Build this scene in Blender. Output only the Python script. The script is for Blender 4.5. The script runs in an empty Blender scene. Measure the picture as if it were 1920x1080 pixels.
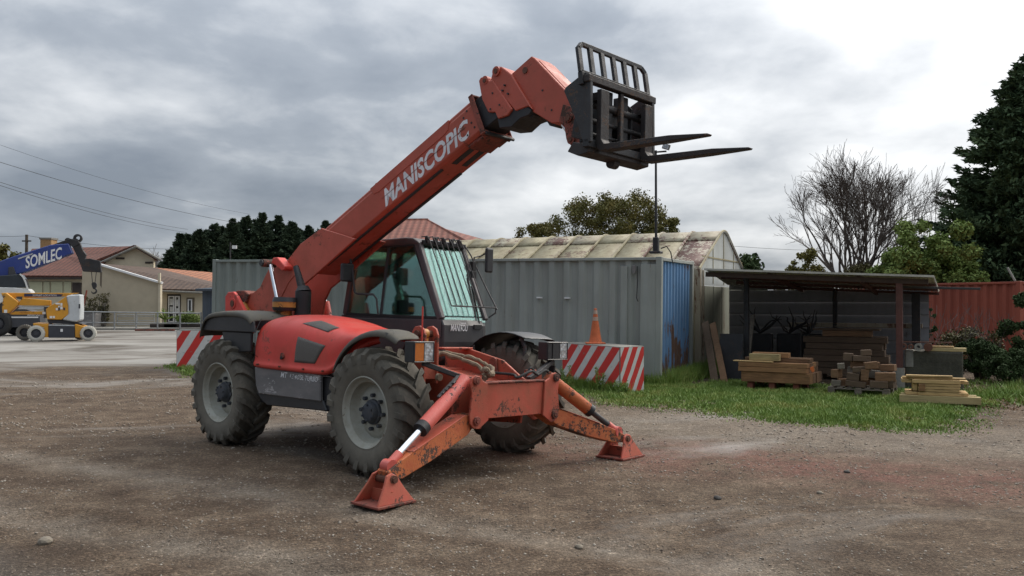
import bpy, bmesh, math, random
import numpy as np
from mathutils import Vector, Matrix, noise
from mathutils.bvhtree import BVHTree
random.seed(7); RNG = np.random.default_rng(7)
SC = bpy.context.scene; COL = SC.collection
PI = math.pi; rad = math.radians

# ------------------------------------------------------------------ camera
CAM_H, FPX, HOR = 1.702, 1668.0, 564.0
PITCH = math.atan((HOR - 540) / FPX)
cd = bpy.data.cameras.new('camera'); cam = bpy.data.objects.new('camera', cd); COL.objects.link(cam)
cd.sensor_width = 36; cd.lens = FPX / 1920 * 36; cd.clip_start = 0.05; cd.clip_end = 2000
cam.location = (0, 0, CAM_H); cam.rotation_euler = (PI / 2 + PITCH, 0, 0)
SC.camera = cam

# ------------------------------------------------------------------ sky, sun, exposure
SUN_AZ, SUN_EL = rad(48), rad(42)          # azimuth clockwise from +Y (towards the right of the view)
W = bpy.data.worlds.new('World'); SC.world = W; W.use_nodes = True
nt = W.node_tree; nt.nodes.clear(); N = nt.nodes.new; L = nt.links.new
def math_node(nt, op, a, b=None, clamp=False):
    n = nt.nodes.new('ShaderNodeMath'); n.operation = op; n.use_clamp = clamp
    for i, v in enumerate((a, b)):
        if v is None: continue
        if isinstance(v, (int, float)): n.inputs[i].default_value = v
        else: nt.links.new(v, n.inputs[i])
    return n.outputs[0]
def ramp(nt, fac, stops, interp='LINEAR'):
    n = nt.nodes.new('ShaderNodeValToRGB'); n.color_ramp.interpolation = interp
    el = n.color_ramp.elements
    while len(el) < len(stops): el.new(0.5)
    for e, (p, c) in zip(el, stops):
        e.position = p; e.color = c if len(c) == 4 else (*c, 1)
    nt.links.new(fac, n.inputs[0]); return n.outputs[0]
def g3(v): return (v, v, v)
def mixc(nt, fac, a, b, mode='MIX'):
    n = nt.nodes.new('ShaderNodeMix'); n.data_type = 'RGBA'; n.blend_type = mode
    for s, v in ((n.inputs[0], fac), (n.inputs[6], a), (n.inputs[7], b)):
        if isinstance(v, (int, float)): s.default_value = v
        elif isinstance(v, tuple): s.default_value = v if len(v) == 4 else (*v, 1)
        else: nt.links.new(v, s)
    return n.outputs[2]
def noise_node(nt, vec, scale, detail=4, rough=0.55, dist=0.0):
    n = nt.nodes.new('ShaderNodeTexNoise'); n.inputs['Scale'].default_value = scale
    n.inputs['Detail'].default_value = detail; n.inputs['Roughness'].default_value = rough
    n.inputs['Distortion'].default_value = dist
    if vec is not None: nt.links.new(vec, n.inputs['Vector'])
    return n.outputs['Fac']
sky = N('ShaderNodeTexSky'); sky.sky_type = 'NISHITA'; sky.sun_disc = False
sky.sun_elevation = SUN_EL; sky.sun_rotation = SUN_AZ
tc = N('ShaderNodeTexCoord'); sep = N('ShaderNodeSeparateXYZ'); L(tc.outputs['Generated'], sep.inputs[0])
zz = math_node(nt, 'ADD', math_node(nt, 'MAXIMUM', sep.outputs[2], 0.0), 0.24)
cu = math_node(nt, 'DIVIDE', sep.outputs[0], zz); cv = math_node(nt, 'DIVIDE', sep.outputs[1], zz)
comb = N('ShaderNodeCombineXYZ'); L(cu, comb.inputs[0]); L(cv, comb.inputs[1])
mp = N('ShaderNodeMapping'); L(comb.outputs[0], mp.inputs[0]); mp.inputs['Location'].default_value = (1.3, 4.2, 0.0)
mp.inputs['Scale'].default_value = (1.15, 1.0, 1.0)
big = noise_node(nt, mp.outputs[0], 0.62, 5, 0.50, 0.18)
fine = noise_node(nt, mp.outputs[0], 2.9, 7, 0.56, 0.15)
# brightness of the cloud deck rises towards where the hidden sun stands
sdir = N('ShaderNodeVectorMath'); sdir.operation = 'DOT_PRODUCT'; L(tc.outputs['Generated'], sdir.inputs[0])
sdir.inputs[1].default_value = (math.sin(SUN_AZ) * math.cos(SUN_EL), math.cos(SUN_AZ) * math.cos(SUN_EL), math.sin(SUN_EL))
cl = math_node(nt, 'ADD', math_node(nt, 'MULTIPLY', math_node(nt, 'SUBTRACT', big, 0.5), 1.15), math_node(nt, 'MULTIPLY', fine, 0.34))
cl = math_node(nt, 'ADD', cl, math_node(nt, 'MULTIPLY', math_node(nt, 'SUBTRACT', sdir.outputs['Value'], 0.60), 0.36))
cl = math_node(nt, 'ADD', cl, 0.37)
deck = ramp(nt, cl, [(0.32, (0.180, 0.206, 0.245)), (0.44, (0.265, 0.292, 0.330)), (0.55, (0.46, 0.48, 0.505)),
                     (0.68, (0.70, 0.71, 0.72)), (0.84, (0.92, 0.915, 0.905))])
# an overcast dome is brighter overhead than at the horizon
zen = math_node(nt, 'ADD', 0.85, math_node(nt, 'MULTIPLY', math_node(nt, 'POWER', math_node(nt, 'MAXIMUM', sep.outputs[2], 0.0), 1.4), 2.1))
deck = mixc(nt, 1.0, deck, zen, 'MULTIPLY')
bg1 = N('ShaderNodeBackground'); L(sky.outputs[0], bg1.inputs[0]); bg1.inputs[1].default_value = 0.07
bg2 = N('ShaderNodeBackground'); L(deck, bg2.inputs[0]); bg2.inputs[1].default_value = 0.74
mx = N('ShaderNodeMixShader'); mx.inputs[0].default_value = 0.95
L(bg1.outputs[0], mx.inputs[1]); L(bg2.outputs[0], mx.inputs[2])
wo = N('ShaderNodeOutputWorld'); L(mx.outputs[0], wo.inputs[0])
sl = bpy.data.lights.new('sun', 'SUN'); sl.energy = 1.3; sl.angle = rad(28); sl.color = (1, 0.92, 0.82)
so = bpy.data.objects.new('sun', sl); COL.objects.link(so)
so.rotation_euler = Vector((math.sin(SUN_AZ) * math.cos(SUN_EL), math.cos(SUN_AZ) * math.cos(SUN_EL), math.sin(SUN_EL))).to_track_quat('Z', 'Y').to_euler()
vs = SC.view_settings; vs.view_transform = 'Standard'; vs.look = 'None'; vs.exposure = 0.95; vs.gamma = 1; vs.use_curve_mapping = False
SC.cycles.max_bounces = 6; SC.cycles.transparent_max_bounces = 10; SC.cycles.use_denoising = True

# ------------------------------------------------------------------ materials
def new_mat(name):
    m = bpy.data.materials.new(name); m.use_nodes = True
    nt = m.node_tree; b = nt.nodes['Principled BSDF']
    t = nt.nodes.new('ShaderNodeTexCoord')
    return m, nt, b, t.outputs['Object']
def set_bump(nt, b, h, strength=0.3, dist=0.01):
    n = nt.nodes.new('ShaderNodeBump'); n.inputs['Strength'].default_value = strength; n.inputs['Distance'].default_value = dist
    nt.links.new(h, n.inputs['Height']); nt.links.new(n.outputs[0], b.inputs['Normal'])
def plain(name, col, rough=0.6, metal=0.0, var=0.25, scale=6, bump=0.0, bscale=60, spec=0.5):
    m, nt, b, o = new_mat(name)
    n1 = noise_node(nt, o, scale, 5, 0.6)
    n2 = noise_node(nt, o, scale * 7, 3, 0.6)
    f = math_node(nt, 'ADD', math_node(nt, 'MULTIPLY', n1, 0.65), math_node(nt, 'MULTIPLY', n2, 0.35))
    lo = tuple(c * (1 - var) for c in col); hi = tuple(min(1, c * (1 + var)) for c in col)
    nt.links.new(ramp(nt, f, [(0.32, lo), (0.68, hi)]), b.inputs['Base Color'])
    b.inputs['Roughness'].default_value = rough; b.inputs['Metallic'].default_value = metal
    b.inputs['Specular IOR Level'].default_value = spec
    if bump: set_bump(nt, b, noise_node(nt, o, bscale, 4, 0.6), bump, 0.01)
    return m
def painted(name, base, wear_col, dirt_col, wear=0.3, dirt=0.4, scale=3.0, rough=0.45, bump=0.06, stretch=(1, 1, 1)):
    """painted steel: faded patches, dirt film, chips down to primer or rust"""
    m, nt, b, o = new_mat(name)
    mpn = nt.nodes.new('ShaderNodeMapping'); nt.links.new(o, mpn.inputs[0]); mpn.inputs['Scale'].default_value = stretch
    v = mpn.outputs[0]
    fade = noise_node(nt, v, scale * 0.6, 4, 0.5)
    c = mixc(nt, ramp(nt, fade, [(0.35, g3(0)), (0.7, g3(1))]), tuple(x * 0.86 for x in base), tuple(min(1, x * 1.1 + 0.012) for x in base))
    d = ramp(nt, noise_node(nt, v, scale * 1.7, 8, 0.68, 0.4), [(0.62 - dirt * 0.35, g3(0)), (0.86 - dirt * 0.2, g3(1))])
    c = mixc(nt, math_node(nt, 'MULTIPLY', d, 0.75), c, dirt_col)
    w1 = noise_node(nt, v, scale * 8, 9, 0.72, 0.6)
    w2 = noise_node(nt, v, scale * 1.1, 3, 0.5)
    ws = math_node(nt, 'ADD', w1, math_node(nt, 'MULTIPLY', math_node(nt, 'SUBTRACT', w2, 0.5), 0.8))
    wm = ramp(nt, ws, [(0.70 - wear * 0.26, g3(0)), (0.73 - wear * 0.26, g3(1))])
    c = mixc(nt, wm, c, wear_col)
    nt.links.new(c, b.inputs['Base Color'])
    r = math_node(nt, 'ADD', rough, math_node(nt, 'MULTIPLY', math_node(nt, 'MAXIMUM', d, wm), 0.35), True)
    nt.links.new(r, b.inputs['Roughness'])
    h = math_node(nt, 'ADD', math_node(nt, 'MULTIPLY', wm, -0.5), noise_node(nt, v, scale * 14, 4, 0.6))
    if bump: set_bump(nt, b, h, bump * 4, 0.004)
    return m
def glass(name, tint=(0.62, 0.86, 0.78), gl=0.14):
    m = bpy.data.materials.new(name); m.use_nodes = True; nt = m.node_tree; nt.nodes.clear()
    t = nt.nodes.new('ShaderNodeBsdfTransparent'); t.inputs[0].default_value = (*tint, 1)
    g = nt.nodes.new('ShaderNodeBsdfGlossy'); g.inputs['Roughness'].default_value = 0.03; g.inputs[0].default_value = (0.9, 0.95, 0.95, 1)
    lw = nt.nodes.new('ShaderNodeFresnel'); lw.inputs[0].default_value = 1.45
    f = math_node(nt, 'ADD', math_node(nt, 'MULTIPLY', lw.outputs[0], 0.8), gl * 0.1, True)
    x = nt.nodes.new('ShaderNodeMixShader'); nt.links.new(f, x.inputs[0]); nt.links.new(t.outputs[0], x.inputs[1]); nt.links.new(g.outputs[0], x.inputs[2])
    o = nt.nodes.new('ShaderNodeOutputMaterial'); nt.links.new(x.outputs[0], o.inputs[0]); return m
def leafmat(name, cols, rough=0.6, scale=1.2, trans=0.25):
    m, nt, b, o = new_mat(name)
    f = math_node(nt, 'ADD', math_node(nt, 'MULTIPLY', noise_node(nt, o, scale, 4, 0.6), 0.6), math_node(nt, 'MULTIPLY', noise_node(nt, o, scale * 14, 2, 0.5), 0.4))
    k = len(cols)
    nt.links.new(ramp(nt, f, [(0.34 + 0.32 * i / (k - 1), c) for i, c in enumerate(cols)]), b.inputs['Base Color'])
    b.inputs['Roughness'].default_value = rough; b.inputs['Specular IOR Level'].default_value = 0.12
    return m

M = {}
M['red'] = painted('bonnet_red', (0.62, 0.042, 0.026), (0.30, 0.07, 0.05), (0.40, 0.075, 0.05), 0.06, 0.5, 1.6, 0.46, 0.0)
M['boomred'] = painted('boom_red', (0.45, 0.073, 0.037), (0.20, 0.06, 0.035), (0.31, 0.085, 0.055), 0.20, 0.62, 2.0, 0.46, 0.05)
M['framered'] = painted('frame_red', (0.46, 0.072, 0.038), (0.11, 0.045, 0.03), (0.27, 0.095, 0.05), 0.40, 0.75, 3.0, 0.5, 0.12)
M['legorange'] = painted('leg_orange', (0.48, 0.135, 0.03), (0.075, 0.042, 0.03), (0.36, 0.06, 0.03), 0.56, 0.85, 3.5, 0.55, 0.2)
M['cylred'] = painted('cylinder_red', (0.55, 0.10, 0.075), (0.05, 0.03, 0.03), (0.42, 0.09, 0.06), 0.32, 0.3, 3.0, 0.4, 0.1)
M['rustred'] = painted('rusty_red', (0.26, 0.05, 0.03), (0.07, 0.04, 0.03), (0.12, 0.06, 0.04), 0.6, 0.8, 4.0, 0.65, 0.2)
M['ochre'] = painted('ochre_orange', (0.50, 0.20, 0.03), (0.10, 0.06, 0.03), (0.28, 0.15, 0.05), 0.3, 0.4, 5, 0.5, 0.1)
M['black'] = painted('black_steel', (0.012, 0.012, 0.014), (0.065, 0.042, 0.032), (0.028, 0.026, 0.025), 0.26, 0.4, 4, 0.55, 0.1)
M['forksteel'] = painted('fork_steel', (0.020, 0.017, 0.017), (0.10, 0.062, 0.042), (0.050, 0.036, 0.030), 0.42, 0.6, 4, 0.6, 0.15)
M['darksteel'] = painted('dark_steel', (0.026, 0.026, 0.028), (0.10, 0.06, 0.04), (0.05, 0.042, 0.038), 0.25, 0.5, 5, 0.6, 0.1)
M['plasticgrey'] = painted('grey_plastic', (0.115, 0.113, 0.113), (0.38, 0.36, 0.35), (0.23, 0.21, 0.20), 0.22, 0.85, 1.9, 0.55, 0.05, (1, 1, 3))
M['fender'] = painted('fender_plastic', (0.055, 0.052, 0.045), (0.03, 0.03, 0.03), (0.14, 0.125, 0.09), 0.1, 0.9, 2.5, 0.6, 0.05)
M['fender_black'] = plain('fender_black', (0.022, 0.022, 0.024), 0.45, 0, 0.4, 5)
M['cabpaint'] = painted('cab_paint', (0.060, 0.050, 0.052), (0.12, 0.10, 0.09), (0.085, 0.07, 0.065), 0.05, 0.4, 3, 0.42, 0.03)
M['cabblack'] = painted('cab_black', (0.032, 0.030, 0.033), (0.10, 0.085, 0.08), (0.055, 0.05, 0.048), 0.06, 0.45, 3, 0.42, 0.03)
M['meshgrey'] = plain('vent_mesh', (0.105, 0.095, 0.083), 0.7, 0, 0.2, 60, 0.6, 260)
M['chrome'] = plain('chrome', (0.75, 0.77, 0.80), 0.18, 1.0, 0.05, 4)
M['white_print'] = painted('white_print', (0.72, 0.72, 0.73), (0.25, 0.06, 0.04), (0.5, 0.46, 0.45), 0.10, 0.2, 5, 0.5, 0)
M['white_worn'] = painted('white_worn', (0.55, 0.55, 0.55), (0.12, 0.12, 0.12), (0.35, 0.34, 0.33), 0.55, 0.4, 14, 0.5, 0)
M['white'] = plain('white_paint', (0.68, 0.68, 0.67), 0.5, 0, 0.12, 3)
M['rubber'] = plain('rubber_black', (0.020, 0.020, 0.020), 0.8, 0, 0.3, 10)
M['glass'] = glass('cab_glass', (0.80, 0.975, 0.92), 0.15)
M['glassclear'] = glass('lamp_glass', (0.9, 0.93, 0.93), 0.5)
M['amber'] = plain('amber_lens', (0.50, 0.15, 0.03), 0.2, 0, 0.15, 30)
M['seatgrey'] = plain('seat_cloth', (0.05, 0.06, 0.06), 0.9, 0, 0.2, 20)
M['sack'] = plain('dusty_hose_wrap', (0.20, 0.15, 0.10), 0.9, 0, 0.4, 14, 0.5, 60)
def tyre_mat():
    m, nt, b, o = new_mat('dusty_tyre')
    n1 = noise_node(nt, o, 3.0, 6, 0.65); n2 = noise_node(nt, o, 22, 4, 0.6)
    f = math_node(nt, 'ADD', math_node(nt, 'MULTIPLY', n1, 0.7), math_node(nt, 'MULTIPLY', n2, 0.3))
    c = ramp(nt, f, [(0.30, (0.050, 0.046, 0.040)), (0.50, (0.098, 0.089, 0.072)), (0.68, (0.17, 0.150, 0.118))])
    # mud film sits on the sidewalls (far from the tread)
    s = nt.nodes.new('ShaderNodeSeparateXYZ'); nt.links.new(o, s.inputs[0])
    r = math_node(nt, 'SQRT', math_node(nt, 'ADD', math_node(nt, 'POWER', s.outputs[0], 2), math_node(nt, 'POWER', s.outputs[2], 2)))
    side = ramp(nt, r, [(0.42, g3(1)), (0.58, g3(0))])
    c = mixc(nt, math_node(nt, 'MULTIPLY', side, 0.45), c, (0.20, 0.182, 0.145))
    nt.links.new(c, b.inputs['Base Color']); b.inputs['Roughness'].default_value = 0.85; b.inputs['Specular IOR Level'].default_value = 0.3
    set_bump(nt, b, noise_node(nt, o, 40, 5, 0.65), 0.35, 0.006); return m
M['tyre'] = tyre_mat()
M['rim'] = painted('rim_paint', (0.36, 0.36, 0.31), (0.20, 0.17, 0.13), (0.24, 0.22, 0.16), 0.15, 0.7, 4, 0.5, 0.08)
M['hub'] = painted('hub_paint', (0.035, 0.042, 0.055), (0.12, 0.10, 0.08), (0.075, 0.07, 0.062), 0.2, 0.6, 7, 0.55, 0.1)
def lamp_mat():
    m, nt, b, o = new_mat('lamp_lens')
    v = nt.nodes.new('ShaderNodeTexVoronoi'); v.inputs['Scale'].default_value = 26; nt.links.new(o, v.inputs['Vector'])
    nt.links.new(ramp(nt, v.outputs['Distance'], [(0.1, (0.62, 0.64, 0.65)), (0.7, (0.30, 0.31, 0.32))]), b.inputs['Base Color'])
    b.inputs['Roughness'].default_value = 0.15; b.inputs['Metallic'].default_value = 0.3; b.inputs['Coat Weight'].default_value = 1
    set_bump(nt, b, v.outputs['Distance'], 0.5, 0.01); return m
M['lamp'] = lamp_mat()
M['rustbolt'] = plain('rusty_bolt', (0.13, 0.055, 0.035), 0.7, 0.3, 0.4, 30)

# ------------------------------------------------------------------ mesh helpers
class MB:
    def __init__(s): s.v = []; s.f = []
    def add(s, v, f):
        n = len(s.v); s.v += [tuple(p) for p in v]; s.f += [tuple(i + n for i in q) for q in f]; return s
    def box(s, x0, x1, y0, y1, z0, z1):
        v = [(x, y, z) for x in (x0, x1) for y in (y0, y1) for z in (z0, z1)]
        return s.add(v, [(0, 1, 3, 2), (4, 6, 7, 5), (0, 4, 5, 1), (2, 3, 7, 6), (0, 2, 6, 4), (1, 5, 7, 3)])
    def obox(s, a, b, w, h, up=(0, 0, 1)):
        """box beam from a to b, w across, h along up"""
        a = Vector(a); b = Vector(b); d = (b - a).normalized(); up = Vector(up)
        sd = d.cross(up)
        if sd.length < 1e-4: sd = d.cross(Vector((1, 0, 0)))
        sd.normalize(); u = sd.cross(d).normalized()
        v = []
        for p in (a, b):
            for i, j in ((-1, -1), (1, -1), (1, 1), (-1, 1)): v.append(p + sd * (i * w / 2) + u * (j * h / 2))
        return s.add(v, [(0, 1, 2, 3), (7, 6, 5, 4), (0, 4, 5, 1), (1, 5, 6, 2), (2, 6, 7, 3), (3, 7, 4, 0)])
    def prism(s, poly, lo, hi, axis=1):
        """polygon of 2-D points extruded along an axis (0 x, 1 y, 2 z)"""
        n = len(poly)
        def mk(p, q):
            p = list(p); p.insert(axis, q); return tuple(p)
        v = [mk(p, lo) for p in poly] + [mk(p, hi) for p in poly]
        f = [tuple(range(n))[::-1], tuple(range(n, 2 * n))] + [(i, (i + 1) % n, (i + 1) % n + n, i + n) for i in range(n)]
        return s.add(v, f)
    def cyl(s, a, b, r, r2=None, n=14, cap=True):
        a = Vector(a); b = Vector(b); d = (b - a).normalized(); r2 = r if r2 is None else r2
        u = d.orthogonal().normalized(); w = d.cross(u)
        v = []
        for p, q in ((a, r), (b, r2)):
            for i in range(n):
                t = 2 * PI * i / n; v.append(p + (u * math.cos(t) + w * math.sin(t)) * q)
        f = [(i, (i + 1) % n, (i + 1) % n + n, i + n) for i in range(n)]
        if cap: f += [tuple(range(n))[::-1], tuple(range(n, 2 * n))]
        return s.add(v, f)
    def tube(s, pts, r, n=8, cap=True):
        pts = [Vector(p) for p in pts]; rs = r if isinstance(r, (list, tuple)) else [r] * len(pts)
        base = len(s.v); up = None
        for k, p in enumerate(pts):
            d = (pts[min(k + 1, len(pts) - 1)] - pts[max(k - 1, 0)])
            if d.length < 1e-9: d = Vector((0, 0, 1))
            d.normalize()
            if up is None: up = d.orthogonal().normalized()
            up = (up - d * up.dot(d)).normalized(); w = d.cross(up)
            for i in range(n):
                t = 2 * PI * i / n; s.v.append(tuple(p + (up * math.cos(t) + w * math.sin(t)) * rs[k]))
        for k in range(len(pts) - 1):
            for i in range(n):
                a = base + k * n + i; b = base + k * n + (i + 1) % n
                s.f.append((a, b, b + n, a + n))
        if cap:
            s.f.append(tuple(base + i for i in range(n))[::-1]); s.f.append(tuple(base + (len(pts) - 1) * n + i for i in range(n)))
        return s
    def lathe(s, prof, n=40, axis='y', c=(0, 0, 0)):
        """prof: (radius, along) pairs, turned about an axis through c"""
        base = len(s.v)
        for i in range(n):
            t = 2 * PI * i / n
            for r, a in prof:
                x, z = r * math.cos(t), r * math.sin(t)
                p = (x, a, z) if axis == 'y' else ((x, z, a) if axis == 'z' else (a, x, z))
                s.v.append(tuple(p[k] + c[k] for k in range(3)))
        m = len(prof)
        for i in range(n):
            for j in range(m - 1):
                a = base + i * m + j; b = base + ((i + 1) % n) * m + j
                s.f.append((a, b, b + 1, a + 1))
        return s
    def grid(s, rows):
        base = len(s.v); m = len(rows[0])
        for r in rows: s.v += [tuple(p) for p in r]
        for i in range(len(rows) - 1):
            for j in range(m - 1):
                a = base + i * m + j; s.f.append((a, a + 1, a + m + 1, a + m))
        return s
    def tf(s, fn): s.v = [tuple(fn(p)) for p in s.v]; return s
    def build(s, name, mat, parent=None, smooth=False, bevel=0.0, sub=0, solid=0.0, fix=True, seg=1):
        me = bpy.data.meshes.new(name); me.from_pydata(s.v, [], s.f)
        if fix:
            bm = bmesh.new(); bm.from_mesh(me); bmesh.ops.recalc_face_normals(bm, faces=bm.faces); bm.to_mesh(me); bm.free()
        me.materials.append(mat if not isinstance(mat, str) else M[mat])
        o = bpy.data.objects.new(name, me); COL.objects.link(o)
        if parent is not None: o.parent = parent
        if solid: m_ = o.modifiers.new('solid', 'SOLIDIFY'); m_.thickness = solid; m_.offset = 0
        if bevel: m_ = o.modifiers.new('bevel', 'BEVEL'); m_.width = bevel; m_.segments = seg; m_.limit_method = 'ANGLE'; m_.angle_limit = rad(35)
        if sub: m_ = o.modifiers.new('sub', 'SUBSURF'); m_.levels = sub; m_.render_levels = sub
        if smooth:
            me.polygons.foreach_set('use_smooth', [True] * len(me.polygons))
            if not sub: me.set_sharp_from_angle(angle=rad(40))
        return o
def np_mesh(name, verts, faces, mat, parent=None, smooth=False):
    verts = np.asarray(verts, np.float32).reshape(-1, 3); faces = np.asarray(faces, np.int32); k = faces.shape[1]
    me = bpy.data.meshes.new(name); me.vertices.add(len(verts)); me.vertices.foreach_set('co', verts.ravel())
    me.loops.add(faces.size); me.loops.foreach_set('vertex_index', faces.ravel())
    me.polygons.add(len(faces)); me.polygons.foreach_set('loop_start', np.arange(0, faces.size, k, dtype=np.int32))
    me.polygons.foreach_set('loop_total', np.full(len(faces), k, np.int32))
    me.update(calc_edges=True); me.materials.append(mat if not isinstance(mat, str) else M[mat])
    if smooth: me.polygons.foreach_set('use_smooth', [True] * len(me.polygons))
    o = bpy.data.objects.new(name, me); COL.objects.link(o)
    if parent is not None: o.parent = parent
    return o
def tag(o, label=None, cat=None, group=None, kind=None):
    if label: o['label'] = label
    if cat: o['category'] = cat
    if group: o['group'] = group
    if kind: o['kind'] = kind
    return o
def thing(name, label, cat, loc=(0, 0, 0), rz=0.0, group=None):
    o = bpy.data.objects.new(name, None); COL.objects.link(o); o.location = loc; o.rotation_euler = (0, 0, rz)
    o.empty_display_size = 0.2
    return tag(o, label, cat, group)
def children(o): return [c for c in bpy.data.objects if c.parent == o]
def copy_tree(o, parent=None):
    kids = children(o); c = o.copy(); COL.objects.link(c)
    if parent is not None: c.parent = parent
    for k in kids: copy_tree(k, c)
    return c
def text_obj(name, txt, size, mat, parent, fn, bold=0.0, shear=0.0, xs=1.0, ext=0.0):
    """flat lettering; fn maps (u along the line, v up, w out) to the parent's space"""
    cu = bpy.data.curves.new(name, 'FONT'); cu.body = txt; cu.size = size; cu.offset = bold * size; cu.shear = shear; cu.resolution_u = 3
    o = bpy.data.objects.new(name, cu); COL.objects.link(o)
    dg = bpy.context.evaluated_depsgraph_get(); dg.update()
    me = bpy.data.meshes.new_from_object(o.evaluated_get(dg)); bpy.data.objects.remove(o); bpy.data.curves.remove(cu)
    me.materials.clear(); me.materials.append(M[mat] if isinstance(mat, str) else mat)
    for v in me.vertices: v.co = fn(v.co.x * xs, v.co.y, ext)
    o = bpy.data.objects.new(name, me); COL.objects.link(o); o.parent = parent; me.name = name
    return o

# ------------------------------------------------------------------ frames: where a line of sight meets a plane of a thing standing in the yard
class Frame:
    def __init__(s, o, yaw, roll=0.0, zc=0.0):
        s.o = Vector(o); s.yaw = yaw; s.roll = roll; s.zc = zc
        s.m = Matrix.Rotation(yaw, 3, 'Z') @ Matrix.Rotation(roll, 3, 'X')
        s.base = s.o + Vector((0, 0, zc)) - s.m @ Vector((0, 0, zc))
    def loc(s, w): return s.m.transposed() @ (Vector(w) - s.base)
    def world(s, p): return s.base + s.m @ Vector(p)
    def px(s, x, y, axis, val):
        u = (540 - y) / FPX; r = (x - 960) / FPX
        d = Vector((r, math.cos(PITCH) - u * math.sin(PITCH), math.sin(PITCH) + u * math.cos(PITCH)))
        O = Vector((0, 0, CAM_H)); a = s.loc(O); q = s.loc(O + d) - a
        return a + q * ((val - a[axis]) / q[axis])
WORLD = Frame((0, 0, 0), 0)
def G(x, y, z=0.0): return WORLD.px(x, y, 2, z)
def AT(x, y, Y): return WORLD.px(x, y, 1, Y)

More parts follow.
